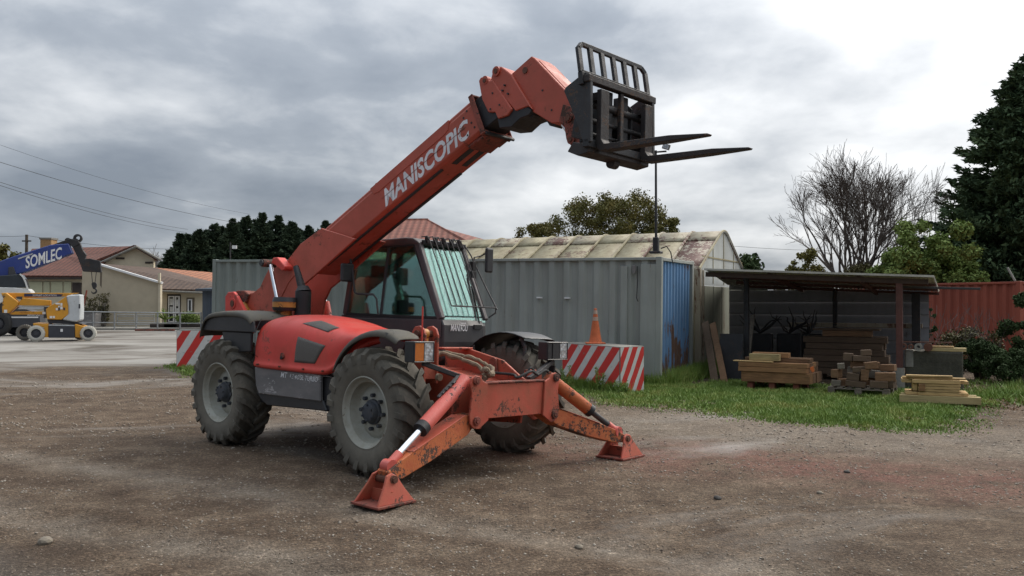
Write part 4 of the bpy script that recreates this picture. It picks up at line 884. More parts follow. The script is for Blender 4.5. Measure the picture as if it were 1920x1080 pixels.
# mirrors
xm, zm = BP(919, 488, 1.33)
b = TB(); b.box(xm - .035, xm + .01, 1.26, 1.385, zm - .155, zm + .155); mr_ = b.build('mirror', 'fender_black', bevel=.025, seg=2)
TB().tube([(1.95, 1.08, 2.05), (1.93, 1.15, 2.28), (1.92, 1.28, 2.31), (xm - .03, 1.32, zm + .1)], .010, n=6).build('mirror_arm', 'darksteel', mr_, smooth=True)
xm, zm = BP(650, 511, -.12)
b = TB(); b.box(xm - .03, xm + .02, -.20, -.02, zm - .11, zm + .11); mr_ = b.build('mirror', 'fender_black', bevel=.02, seg=2)
pts = [(BP(a, c, -.05)[0], -.05, BP(a, c, -.05)[1]) for a, c in ((657, 486), (661, 505), (665, 548), (670, 551), (700, 552), (706, 560), (709, 590))]
TB().tube(pts, .013, n=6).build('mirror_arm', 'darksteel', mr_, smooth=True)

# ================================================================== CONTAINERS, HUT, SHED (all laid out on one skewed grid)
KO, KYAW = Vector((2.977, 17.88, 0)), rad(-26.8)
K = Frame(KO, KYAW)
def corr_mat(name, base, rust, dirt, wear, dirtamt, low_rust=0.0, z0=0.0, streak=0.5, rough=0.6):
    """sheet steel: long vertical streaks, rust creeping up from the foot"""
    m, nt, b, o = new_mat(name)
    mp_ = nt.nodes.new('ShaderNodeMapping'); nt.links.new(o, mp_.inputs[0]); mp_.inputs['Scale'].default_value = (3.0, 3.0, 0.28)
    s = noise_node(nt, mp_.outputs[0], 1.6, 7, 0.65, 0.3)
    c = mixc(nt, ramp(nt, noise_node(nt, o, 0.7, 4, 0.5), [(0.35, g3(0)), (0.7, g3(1))]), tuple(x * 0.85 for x in base), tuple(x * 1.12 for x in base))
    c = mixc(nt, math_node(nt, 'MULTIPLY', ramp(nt, s, [(0.60 - 0.3 * dirtamt, g3(0)), (0.85 - 0.2 * dirtamt, g3(1))]), streak), c, dirt)
    w = math_node(nt, 'ADD', noise_node(nt, mp_.outputs[0], 3.2, 8, 0.72, 0.8), math_node(nt, 'MULTIPLY', math_node(nt, 'SUBTRACT', noise_node(nt, o, 1.3, 4, 0.6), 0.5), 0.7))
    if low_rust:
        sp_ = nt.nodes.new('ShaderNodeSeparateXYZ'); nt.links.new(o, sp_.inputs[0])
        mr_ = nt.nodes.new('ShaderNodeMapRange'); mr_.clamp = True; nt.links.new(sp_.outputs[2], mr_.inputs[0])
        mr_.inputs[1].default_value = low_rust; mr_.inputs[2].default_value = 0.0; mr_.inputs[3].default_value = 0; mr_.inputs[4].default_value = 0.30
        w = math_node(nt, 'ADD', w, mr_.outputs[0])
    wm = ramp(nt, w, [(0.74 - wear * 0.25, g3(0)), (0.77 - wear * 0.25, g3(1))])
    rc = mixc(nt, noise_node(nt, o, 14, 4, 0.6), tuple(x * 0.5 for x in rust), tuple(min(1, x * 1.4) for x in rust))
    c = mixc(nt, wm, c, rc); nt.links.new(c, b.inputs['Base Color']); b.inputs['Roughness'].default_value = rough; b.inputs['Specular IOR Level'].default_value = 0.3
    set_bump(nt, b, math_node(nt, 'ADD', noise_node(nt, o, 30, 4, 0.6), math_node(nt, 'MULTIPLY', wm, -0.6)), 0.25, 0.006); return m
M['contgrey'] = corr_mat('container_grey', (0.315, 0.335, 0.31), (0.12, 0.07, 0.045), (0.21, 0.21, 0.18), 0.16, 0.75, 0.35)
M['contgreen'] = corr_mat('container_greygreen', (0.25, 0.28, 0.255), (0.10, 0.05, 0.03), (0.16, 0.17, 0.14), 0.05, 0.5)
M['contblue'] = corr_mat('container_blue', (0.11, 0.22, 0.38), (0.11, 0.06, 0.04), (0.14, 0.20, 0.28), 0.42, 0.5, 1.5, streak=0.5)
M['contred'] = corr_mat('container_red', (0.28, 0.070, 0.042), (0.12, 0.05, 0.03), (0.24, 0.06, 0.035), 0.15, 0.5)
M['hutroof'] = corr_mat('hut_sheet_cream', (0.37, 0.335, 0.215), (0.13, 0.075, 0.045), (0.17, 0.13, 0.07), 0.52, 1.0, streak=.8)
M['hutrust'] = corr_mat('hut_sheet_rusty', (0.42, 0.39, 0.30), (0.12, 0.055, 0.042), (0.22, 0.14, 0.10), 0.95, 0.9)
M['hutmid'] = corr_mat('hut_sheet_halfrust', (0.40, 0.37, 0.27), (0.12, 0.06, 0.045), (0.20, 0.15, 0.09), 0.85, 1.0, streak=.8)
M['hutlow'] = corr_mat('hut_lower_wall', (0.24, 0.25, 0.20), (0.12, 0.07, 0.05), (0.13, 0.12, 0.09), 0.25, 0.9)
M['hutwhite'] = corr_mat('hut_gable', (0.42, 0.44, 0.43), (0.14, 0.08, 0.05), (0.26, 0.26, 0.22), 0.25, 0.6, 0.0)
M['rustpost'] = corr_mat('rusty_post', (0.34, 0.31, 0.24), (0.12, 0.06, 0.035), (0.2, 0.12, 0.08), 0.75, 0.9)
M['shedpost'] = plain('oxide_post', (0.085, 0.032, 0.024), 0.75, 0, 0.35, 5)
M['shedroof'] = corr_mat('fibre_cement_roof', (0.50, 0.48, 0.42), (0.10, 0.08, 0.05), (0.16, 0.15, 0.11), 0.2, 0.7)
M['shedwall'] = corr_mat('shed_back_sheet', (0.20, 0.20, 0.21), (0.08, 0.07, 0.06), (0.12, 0.13, 0.13), 0.15, 0.6)
M['concrete'] = plain('old_concrete', (0.20, 0.19, 0.165), 0.9, 0, 0.3, 2.5, 0.5, 30)
M['concrete_dark'] = plain('mossy_concrete', (0.060, 0.056, 0.042), 0.95, 0, 0.5, 3, 0.7, 30)
def corrugated(L_, H_, period, depth, x0=0.0, z0=0.0, y=0.0, flat=.32, sign=1):
    """trapezoid sheet in the x-z plane"""
    pts = []; x = 0
    while x < L_ - 1e-4:
        for f, d in ((0, 0), (flat, 0), (.5, depth), (.5 + flat, depth)):
            xx = x + f * period
            if xx <= L_: pts.append((xx, d))
        x += period
    pts.append((L_, pts[-1][1]))
    rows = [[(x0 + a, y + d * sign, z0 + zz_) for a, d in pts] for zz_ in (0, H_)]
    return MB().grid(rows)
def container(name, label, x_left, length, side, end, tilt, height=2.59, width=2.44, loc=None, yaw=None, period=.345, rails=None):
    o = thing(name, label, 'container'); o.location = loc if loc is not None else K.world((x_left, 0, 0)); o.rotation_euler = (0, tilt, KYAW if yaw is None else yaw)
    rails = rails or side
    corrugated(length - .24, height - .22, period, .052, .12, .16, .03).build('side_panel', side, o)
    s2 = corrugated(length - .24, height - .22, period, .052, .12, .16, width - .03, sign=-1).build('side_panel', side, o)
    def turn(p, xe, sg): return (xe - sg * p[1], p[0], p[2])
    corrugated(width - .24, height - .22, .22, .04, .12, .16, .03).tf(lambda p: turn(p, length, 1)).build('end_panel', end, o)
    corrugated(width - .24, height - .22, .22, .04, .12, .16, .03).tf(lambda p: turn(p, 0, -1)).build('end_panel', end, o)
    MB().box(.02, length - .02, .02, width - .02, height - .06, height - .035).build('roof_panel', rails, o)
    for y0_ in (0, width - .06):
        MB().box(.12, length - .12, y0_, y0_ + .06, height - .07, height - .01).build('top_rail', rails, o, bevel=.006)
        MB().box(.12, length - .12, y0_, y0_ + .06, .02, .17).build('bottom_rail', rails, o, bevel=.006)
    for x0_, m_ in ((0, side), (length - .06, end)):
        MB().box(x0_, x0_ + .06, .12, width - .12, height - .08, height - .012).build('end_rail', rails, o, bevel=.006)
        MB().box(x0_, x0_ + .06, .12, width - .12, .02, .16).build('end_sill', rails, o, bevel=.006)
    for x0_ in (0, length - .12):
        for y0_ in (0, width - .12):
            MB().box(x0_, x0_ + .12, y0_, y0_ + .12, 0, height).build('corner_post', rails, o, bevel=.008)
    return o
c1 = container('shipping_container', 'grey shipping container with a rusty blue end, standing behind the striped barrier and traffic cone', -6.06, 6.06, 'contgrey', 'contblue', rad(.75))
c1.location.z = .02 + .06
c2 = container('shipping_container', 'grey-green shipping container behind the rear of the telehandler, farthest left of the grey ones', -12.2, 6.06, 'contgreen', 'contgreen', rad(1.0))
c2.location.z = .20
# flat reinforcing sheet and small fittings on the grey side
MB().box(5.20, 5.34, -.012, .03, .2, 2.4).build('wall_plate', 'contgrey', c1, bevel=.003)
MB().box(5.62, 5.94, .005, .03, .18, 2.44).build('wall_plate', 'contgrey', c1, bevel=.003)
MB().box(5.45, 5.52, -.03, .03, 2.25, 2.42).build('junction_box', 'plasticgrey', c1, bevel=.006)
for x_ in (3.3, 3.95): MB().box(x_, x_ + .12, -.02, .03, 1.72, 1.75).build('bracket', 'white', c1)
MB().box(5.55, 5.57, -.004, .03, .55, .78).build('stain_strip', 'black', c1); MB().tube([(5.56, -.01, 2.4), (5.565, -.02, 2.1), (5.55, -.02, 1.75), (5.58, -.02, 1.68)], .009).build('cable', 'rubber', c1)
# --- floodlight mast on the container corner
mast = thing('floodlight_mast', 'tall thin black mast with two floodlights standing on the corner of the blue-ended container', 'light mast'); mp0 = K.world((-.12, .12, 2.66)); mast.location = mp0; mast.rotation_euler = (0, 0, KYAW)
ztop = AT(1234, 282, mp0.y).z - mp0.z
MB().cyl((0, 0, 0), (0, 0, ztop), .028, .022, n=10).build('pole', 'black', mast, smooth=True)
MB().box(-.11, .11, -.11, .11, 0, .05).build('base_plate', 'black', mast, bevel=.01); MB().box(-.055, .055, -.055, .055, .05, .33).build('socket', 'black', mast, bevel=.01)
MB().box(-.09, .22, -.02, .02, ztop - .05, ztop - .02).build('cross_arm', 'darksteel', mast)
for x_, a in ((-.12, .5), (.23, -.35)):
    q = MB().box(-.075, .075, -.03, .03, -.055, .055); ca, sa = math.cos(a), math.sin(a)
    q.tf(lambda p: (x_ + p[0] * ca - p[2] * sa, p[1] - .04, ztop + .05 + p[0] * sa + p[2] * ca)); fl = q.build('floodlight', 'plasticgrey', mast, bevel=.006)
    q = MB().box(-.06, .06, -.036, -.031, -.042, .042); q.tf(lambda p: (x_ + p[0] * ca - p[2] * sa, p[1] - .04, ztop + .05 + p[0] * sa + p[2] * ca)); q.build('lamp_glass', 'lamp', fl)
MB().tube([(.1, 0, .1), (.22, 0, .14), (.3, .02, .02), (.34, .02, -.2)], .012).build('cable', 'rubber', mast)
# --- sheet-metal hut with rounded ridge
hut = thing('sheet_metal_hut', 'long cream sheet-metal hut with rusty curved roof behind the grey containers', 'hut'); HY0 = 3.05; HW = 4.9
hut.location = K.world((0, HY0, 0)); hut.rotation_euler = (0, 0, KYAW)
EZ, RZ = 2.42, 3.56
def hprof(k):                                # half-round topped pitched section, k 0..1 across the width
    y = k * HW; q = abs(k - .5) * 2
    z = EZ + (RZ - EZ) * (1 - q) if q > .22 else EZ + (RZ - EZ) * (.78 + .22 * (1 - (q / .22) ** 2) * .62)
    return y, z
ks = [0, .12, .25, .34, .39, .42, .45, .475, .5, .525, .55, .58, .61, .66, .75, .88, 1]
PW = .80
for i in range(16):
    x1_ = -i * PW; x0_ = x1_ - PW + .012
    mt = 'hutrust' if i == 0 else ('hutmid' if i in (1, 2, 4, 5, 7) else 'hutroof')
    for side_ in (0, 1):
        # lower slope sheets and the ridge cap are separate pieces
        rng = ks[:5] if side_ == 0 else ks[12:]
        dz = random.uniform(-.006, .008)
        MB().grid([[(x, hprof(k)[0], hprof(k)[1] + dz) for k in rng] for x in (x0_, x1_)]).build('roof_sheet', 'hutrust' if i == 0 else ('hutroof' if side_ == 0 else mt), hut, smooth=True, solid=.012)
    MB().grid([[(x, hprof(k)[0], hprof(k)[1] + .022) for k in ks[3:14]] for x in (x0_, x1_)]).build('ridge_sheet', mt if i else 'hutmid', hut, smooth=True, solid=.014)
    rb_ = [(x1_ - .01, hprof(k)[0], hprof(k)[1] + .03) for k in ks]
    MB().tube(rb_, .032, n=6).build('roof_rib', 'hutrust' if i in (1, 2) else 'hutroof', hut, smooth=True)
gp = [hprof(k) for k in ks]
MB().prism([(0, EZ - .35)] + [(y, z - .02) for y, z in gp] + [(HW, EZ - .35)], -.06, -.035, 0).build('gable_panel', 'hutwhite', hut)
MB().tube([(-.01, y, z + .015) for y, z in gp], .028, n=6).build('gable_trim', 'hutwhite', hut, smooth=True)
for y_ in (1.35, 2.45, 3.55): MB().box(-.035, -.02, y_ - .012, y_ + .012, EZ - .3, hprof(y_ / HW)[1] - .04).build('seam', 'hutroof', hut)
MB().box(-.035, -.018, .3, HW - .3, EZ + .32, EZ + .35).build('seam', 'hutroof', hut)
k_ = 0
for y_ in np.arange(.12, HW, .42):
    w_ = min(.41, HW - y_)
    MB().box(-.06, -.03 + .008 * (k_ % 2), y_, y_ + w_ - .012, 0, EZ - .36).build('wall_sheet', 'hutlow', hut, bevel=.006); k_ += 1
corrugated(12.6, EZ, .3, .03, -12.7, 0, 0).build('side_wall', 'hutroof', hut)
MB().box(-.12, .02, -.04, .10, 0, EZ + .03).build('corner_post', 'rustpost', hut, bevel=.01)
MB().box(.02, .06, .12, .17, 0, EZ).build('downpipe', 'rustpost', hut, bevel=.01)
# --- open-fronted shed
shed = thing('open_shed', 'open-fronted lean-to shed with corrugated roof sheltering stacked timber', 'shed'); shed.location = K.world((0, 0, 0)); shed.rotation_euler = (0, 0, KYAW)
SX0, SX1, SY0, SY1 = .60, 4.95, 1.15, 5.55
def rz_(x, y):                               # roof height
    return 2.36 - .046 * (x - SX0) - .055 * (y - SY0)
nx = 150; rows = []
for y, xl_ in ((SY0, SX0), (SY1, .03)): rows.append([(xl_ + (SX1 - xl_) * i / nx, y, rz_(SX0 + (SX1 - SX0) * i / nx, y) + .018 * (1, -.5, -.5, .6, -.9)[i % 5]) for i in range(nx + 1)])
MB().grid(rows).build('roof_sheeting', 'shedroof', shed, smooth=True, solid=.008)
def beam(a, b_, w, h, name, mat, par, **k): return MB().obox(a, b_, w, h).build(name, mat, par, bevel=.004, **k)
M['darkwood2'] = plain('dark_timber_beam', (0.055, 0.035, 0.026), .9, 0, .3, 4)
MB().grid([[(x, SY0 - .012, rz_(x, SY0) - .018), (x, SY0 - .012, rz_(x, SY0) + .022)] for x in np.linspace(SX0, SX1, 12)]).build('roof_edge', 'shedroof', shed, solid=.012)
beam((SX0, SY0 + .12, rz_(SX0, SY0) - .10), (SX1 - .1, SY0 + .12, rz_(SX1, SY0) - .10), .06, .10, 'front_beam', 'darkwood2', shed)
for x_ in (1.9, 3.6): beam((x_, SY0 + .1, rz_(x_, SY0) - .09), (x_, SY1, rz_(x_, SY1) - .09), .06, .10, 'rafter', 'shedpost', shed)
for y_ in (2.6, 4.1, SY1 - .1): beam((SX0, y_, rz_(SX0, y_) - .06), (SX1, y_, rz_(SX1, y_) - .06), .05, .06, 'purlin', 'shedpost', shed)
pb = K.px(1687, 700, 1, SY0 + .15)
MB().box(pb.x - .06, pb.x + .06, SY0 + .09, SY0 + .21, .30, rz_(pb.x, SY0) - .15).build('front_post', 'shedpost', shed, bevel=.006)
MB().cyl((pb.x, SY0 + .15, 0), (pb.x, SY0 + .15, .42), .10, .085, n=14).build('post_footing', 'concrete', shed, smooth=True)
for px_, yy, w_ in ((1566, SY1 - .2, .05), (1718, SY1 - .4, .09), (1400, 2.2, .05)):
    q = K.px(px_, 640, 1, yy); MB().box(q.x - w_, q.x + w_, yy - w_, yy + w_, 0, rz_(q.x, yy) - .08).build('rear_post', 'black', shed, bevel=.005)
# back wall of overlapping sheets laid level
xb0, xb1 = .1, K.px(1742, 600, 1, SY1).x
z_ = .12; i = 0
while z_ < 2.12:
    h_ = .315 if z_ < 1.6 else .30
    xm_ = K.px(1566, 600, 1, SY1).x
    for a_, c_ in ((xb0, xm_ - .01), (xm_ + .01, xb1)):
        if z_ > 1.7 and a_ > xb0: continue
        rows = [[(x, SY1 + d, z_ + t * h_) for t, d in ((0, -.02), (.12, -.03), (.5, -.006), (.88, .01), (1.0, .012))] for x in (a_, c_)]
        MB().grid(rows).build('wall_sheet', 'shedwall', shed, solid=.004)
    z_ += .31; i += 1
for zs in (1.12,):
    q = K.px(1480, 605, 1, SY1 - .25)
    beam((1.6, SY1 - .2, zs), (4.6, SY1 - .2, zs), .10, .10, 'shelf_beam', 'rustpost', shed)
q = K.px(1740, 547, 1, SY0 + .5); beam((q.x - .5, SY0 + .6, rz_(q.x, SY0 + .6) - .16), (q.x + .9, SY0 + .9, rz_(q.x, SY0 + .6) - .20), .05, .045, 'loose_rail', 'darksteel', shed)
# --- timber
def wood(name, col, var=.3, grain=14):
    m, nt, b, o = new_mat(name); mpn = nt.nodes.new('ShaderNodeMapping'); nt.links.new(o, mpn.inputs[0]); mpn.inputs['Scale'].default_value = (1.2, grain, grain)
    oi = nt.nodes.new('ShaderNodeObjectInfo')
    n1 = noise_node(nt, mpn.outputs[0], 3, 6, 0.65, 0.4); n2 = noise_node(nt, o, 2.2, 3, 0.5)
    f = math_node(nt, 'ADD', math_node(nt, 'MULTIPLY', n1, .6), math_node(nt, 'ADD', math_node(nt, 'MULTIPLY', n2, .25), math_node(nt, 'MULTIPLY', oi.outputs['Random'], .18)))
    nt.links.new(ramp(nt, f, [(0.35, tuple(c * (1 - var * 1.4) for c in col)), (0.52, col), (0.70, tuple(min(1, c * (1 + var)) for c in col))]), b.inputs['Base Color'])
    b.inputs['Roughness'].default_value = .8; b.inputs['Specular IOR Level'].default_value = .25; set_bump(nt, b, n1, .4, .005); return m
M['freshwood'] = wood('fresh_sawn_pine', (0.46, 0.31, 0.145), .35); M['greenwood'] = wood('weathered_pine', (0.36, 0.28, 0.14), .35); M['oldwood'] = wood('old_board', (0.115, 0.078, 0.052)); M['beamwood'] = wood('brown_beam', (0.27, 0.145, 0.068), .35); M['beamwood2'] = wood('dark_beam', (0.175, 0.10, 0.055), .35); M['redwood'] = wood('red_block', (0.21, 0.075, 0.05)); M['greywood'] = wood('grey_pallet', (0.17, 0.145, 0.115))
def stack_frame(a, b_):
    d = b_ - a; return a, math.atan2(d.y, d.x), d.length
def plank(par, x0, x1, y0, y1, z0, z1, mat, name='beam', jit=.008):
    j = lambda: random.uniform(-jit, jit)
    a_ = random.uniform(-.012, .012) if jit else 0
    b = MB().box(x0 + j(), x1 + j(), y0, y1, z0 + .0015, z1 - .0015); cx, cy = (x0 + x1) / 2, (y0 + y1) / 2; ca, sa = math.cos(a_), math.sin(a_)
    b.tf(lambda p: (cx + (p[0] - cx) * ca - (p[1] - cy) * sa, cy + (p[0] - cx) * sa + (p[1] - cy) * ca, p[2]))
    return b.build(name, mat, par, bevel=.004)
a0, ya, Ls = stack_frame(G(1390, 728), G(1518, 735))
ts = thing('timber_stack', 'stack of brown squared beams on red blocks, left of the two piles inside the shed', 'timber stack', a0, ya)
for x_ in (.10, .52, .98):
    for y_ in (.05, .65): plank(ts, x_, x_ + .11, y_, y_ + .14, 0, .135, 'redwood', 'block', .0)
for y_ in (0, .22, .44, .66): plank(ts, .0 - random.random() * .03, Ls + random.random() * .03, y_, y_ + .20, .136, .335, random.choice(['beamwood', 'beamwood2']))
for y_, m_ in ((-.02, 'beamwood'), (.2, 'beamwood2'), (.42, 'beamwood'), (.64, 'beamwood2')):
    plank(ts, -.05, Ls - .05, y_, y_ + .19, .337, .43, m_); plank(ts, -.05, Ls - .06 + .04 * random.random(), y_, y_ + .19, .433, .52, m_)
plank(ts, -.16, .62, -.03, .08, .523, .545, 'freshwood'); plank(ts, .0, Ls - .04, .2, .4, .523, .60, 'beamwood2'); plank(ts, 0, Ls - .1, .45, .65, .523, .60, 'beamwood2')
plank(ts, .14, .72, .04, .16, .548, .68, 'greenwood'); plank(ts, .15, .86, .2, .36, .602, .70, 'beamwood')
tg = MB().prism([(0, 0), (.05, .015), (.065, -.07), (.03, -.10), (-.01, -.04)], -.01, .01).build('rag', plain('orange_rag', (0.55, 0.13, 0.03), .8), None); tg.location = a0 + Vector((Ls * math.cos(ya) + .03, Ls * math.sin(ya) + .02, .46)); tag(tg, 'small orange rag hanging from the end of the brown beam stack', 'rag')
# second, darker stack further back
a0 = K.world((2.35, 3.0, 0)); t2 = thing('timber_stack', 'dark broad timber stack at the back of the shed behind the brown beams', 'timber stack', a0, KYAW)
for r_ in range(6):
    z_ = .12 + r_ * .135
    for c_ in range(3):
        plank(t2, random.uniform(-.06, .05), 1.65 + random.uniform(-.1, .1), c_ * .27, c_ * .27 + .25, z_, z_ + .13, 'oldwood')
for x_ in (.2, 1.3): plank(t2, x_, x_ + .15, 0, .8, 0, .12, 'oldwood', 'block', 0)
for i, (x0_, x1_) in enumerate(((.35, 1.35), (.45, 1.2))): plank(t2, x0_, x1_, .05 + .3 * i, .3 + .3 * i, .93, 1.06, 'beamwood2')
for i in range(3): plank(t2, .15 + .1 * i, 1.5, .02 + .2 * i, .2 + .2 * i, 1.062, 1.10, 'oldwood')
# pallet with a heap of offcuts
a0, ya, Ls = stack_frame(G(1552, 739), G(1662, 745))
def pallet(par, L_, D_, mat):
    for y_ in (0, D_ / 2 - .05, D_ - .1): 
        for x_ in (0, L_ / 2 - .06, L_ - .12): plank(par, x_, x_ + .12, y_, y_ + .1, 0, .10, mat, 'block', 0)
        plank(par, 0, L_, y_, y_ + .1, .10, .12, mat, 'board', 0)
    n_ = 7
    for i in range(n_): plank(par, i * (L_ - .1) / (n_ - 1), i * (L_ - .1) / (n_ - 1) + .1, 0, D_, .121, .142, mat, 'board', 0)
pl = thing('pallet', 'grey wooden pallet carrying the heap of offcuts beside the shed post', 'pallet', a0, ya); pallet(pl, Ls + .05, .85, 'greywood')
rnd = random.Random(5)
heap = thing('offcut_heap', 'untidy heap of short squared timber offcuts piled on the grey pallet', 'timber heap', a0 + Vector((0, 0, .145)), ya)
spots = [(.05, .02, .0, .16, .12, .10), (.06, .05, .14, .14, .16, .15), (.3, .0, .0, .34, .14, .10), (.32, .03, .11, .22, .14, .13), (.72, .0, .0, .30, .14, .12), (.8, .03, .12, .34, .15, .15), (.55, .02, .12, .13, .13, .20), (.16, .02, .31, .12, .14, .10), (.42, .05, .26, .30, .14, .10), (.62, .05, .33, .22, .14, .12), (.1, .35, .0, .9, .18, .14), (.25, .35, .15, .8, .16, .14), (.3, .4, .30, .5, .16, .13), (.36, .3, .44, .3, .16, .10), (.85, .3, .28, .25, .14, .12), (.5, .33, .55, .18, .14, .1), (.98, .05, .0, .14, .2, .14), (.2, .3, .44, .16, .14, .14)]
for (x_, y_, z_, lx, ly, lz) in spots:
    b = MB().box(-lx / 2, lx / 2, -ly / 2, ly / 2, 0, lz); a_ = rnd.uniform(-.35, .35); tl = rnd.uniform(-.12, .12)
    mt_ = (Matrix.Rotation(a_, 3, 'Z') @ Matrix.Rotation(tl, 3, 'Y'))
    b.tf(lambda p: mt_ @ Vector(p) + Vector((x_ + lx / 2, y_ + ly / 2, z_ + .012))); b.build('offcut', rnd.choice(['oldwood', 'beamwood2', 'oldwood', 'oldwood', 'greywood']), heap, bevel=.006)
# fresh timber stack in front of the post
a0, ya, Ls = stack_frame(G(1690, 757), G(1820, 762))
t3 = thing('timber_stack', 'pale yellow sawn timber stack on the grass right of the shed post', 'timber stack', a0, ya)
sc_ = 1 / 112.0
def yx(px_): return (px_ - 1690) * sc_
def yz(py_): return (760 - py_) * sc_
plank(t3, .25, 1.0, .0, .12, 0, .03, 'greenwood'); plank(t3, .1, .9, .35, .45, 0, .03, 'greenwood')
plank(t3, yx(1688), yx(1821), -.05, .10, .032, yz(743), 'greenwood'); plank(t3, yx(1690), yx(1818), .25, .38, .032, yz(743), 'greenwood')
z_ = yz(743)
for x0_, x1_ in ((1698, 1712), (1709, 1722), (1780, 1792), (1791, 1801)): plank(t3, yx(x0_), yx(x1_), .02, .5, z_ + .002, z_ + .055, 'freshwood')
z1_ = z_
for i, h_ in enumerate((.055, .05, .045, .045)):
    plank(t3, yx(1718) + rnd.uniform(0, .02), yx(1788) + rnd.uniform(-.02, .01), -.02, .10, z1_ + .002, z1_ + h_, 'freshwood'); plank(t3, yx(1719), yx(1788), .12, .42, z1_ + .002, z1_ + h_, 'freshwood'); z1_ += h_
plank(t3, yx(1719), yx(1730), -.045, -.022, z_ + .07, z1_ - .01, 'beamwood')
for x0_, x1_, za_, zb_ in ((1710, 1718, .07, .19), (1789, 1797, .0, .05)): plank(t3, yx(x0_), yx(x1_), .02, .4, z_ + za_, z_ + zb_, 'freshwood')
plank(t3, yx(1692), yx(1708), .05, .5, z1_ + .002, z1_ + .06, 'freshwood'); plank(t3, yx(1787), yx(1803), .05, .5, z1_ + .002, z1_ + .05, 'freshwood')
plank(t3, yx(1708), yx(1788), -.03, .12, z1_ + .002, z1_ + .065, 'freshwood'); plank(t3, yx(1710), yx(1786), .14, .4, z1_ + .002, z1_ + .065, 'freshwood')
plank(t3, yx(1692), yx(1715), .10, .2, z1_ + .062, z1_ + .10, 'freshwood'); plank(t3, yx(1703), yx(1798), .02, .16, z1_ + .067, z1_ + .10, 'freshwood'); plank(t3, yx(1698), yx(1776), .0, .12, z1_ + .102, z1_ + .135, 'freshwood')
# mossy concrete block with timber and rusty fittings on top
a0 = K.px(1697, 740, 1, 1.35); q1 = K.px(1806, 700, 1, 1.35)
cb = thing('concrete_block', 'dark mossy concrete block behind the pale timber stack', 'concrete block', K.world((a0.x, 1.35, 0)), KYAW)
LB = q1.x - a0.x
MB().box(0, LB, 0, .8, 0, .74).build('block_body', 'concrete_dark', cb, bevel=.03, seg=2); MB().box(0, .16, -.01, .3, .42, .76).build('chipped_corner', 'concrete', cb, bevel=.02)
tb = thing('timber_plank', 'greenish plank lying on top of the mossy concrete block', 'plank', K.world((a0.x + .35, 1.38, .745)), KYAW); plank(tb, 0, LB - .3, 0, .2, 0, .07, 'greenwood', 'board')
plank(tb, .05, LB - .5, .02, .18, .071, .10, 'freshwood', 'board')
for k_, (x_, r_) in enumerate(((.04, .065), (.17, .05), (.30, .07), (.47, .08))):
    fz = thing('pipe_flange', ['rusty open pipe flange farthest left on the concrete block', 'small rusty pipe flange second from the shed post', 'pale-ringed pipe flange on the concrete block', 'rusty closed flange farthest right, touching the green plank'][k_], 'flange', K.world((a0.x + x_ - .06, 1.34, .745 + .08)), KYAW)
    q = MB(); q.lathe([(r_ * .45, -.07), (r_, -.07), (r_, -.03), (r_ * .6, -.03), (r_ * .6, .15), (r_ * .45, .15), (r_ * .45, -.07)], n=18); q.build('flange_ring', 'rustbolt' if k_ != 2 else 'concrete', fz)
    if k_ == 3: MB().cyl((0, -.075, 0), (0, -.06, 0), r_ * .5, n=14).build('flange_plate', 'rustbolt', fz)
rb = thing('steel_bar', 'rusty flat bar lying over the pipe flanges on the concrete block', 'steel bar', K.world((a0.x - .03, 1.36, .905)), KYAW); MB().box(0, .85, 0, .05, 0, .018).build('bar', 'rustbolt', rb)
# boards leaning on the hut wall
def leaning(px0, py0, px1, py1, w, t, y0_, y1_, mat, label, nm='leaning_board', cat='board'):
    A_ = K.px(px0, py0, 1, y0_); B_ = K.px(px1, py1, 1, y1_); A_.z = 0
    b = MB().obox((0, 0, 0), B_ - A_, w, t, (1, -.4, 0)); o = b.build(nm, mat, None, bevel=.005); o.location = K.world(A_); o.rotation_euler = (0, 0, KYAW)
    return tag(o, label, cat)
leaning(1341, 722, 1322, 604, .03, .16, .95, 2.6, 'oldwood', 'dark weathered board leaning at the left corner of the shed')
leaning(1359, 724, 1336, 606, .03, .14, .95, 2.5, 'beamwood2', 'brown board leaning just right of the dark weathered board')
leaning(1397, 676, 1412, 590, .03, .10, 2.0, 3.2, 'greywood', 'grey plank propped up inside the shed behind the brown beams')
A_ = K.px(1372, 722, 1, 1.8)
bp_ = MB().box(-.28, .22, -.02, .0, 0, 1.0).build('black_panel', 'black', None, bevel=.004); bp_.location = K.world((A_.x, 1.8, 0)); bp_.rotation_euler = (rad(-8), 0, KYAW); tag(bp_, 'flat black panel standing against the hut wall beside the leaning boards', 'panel')
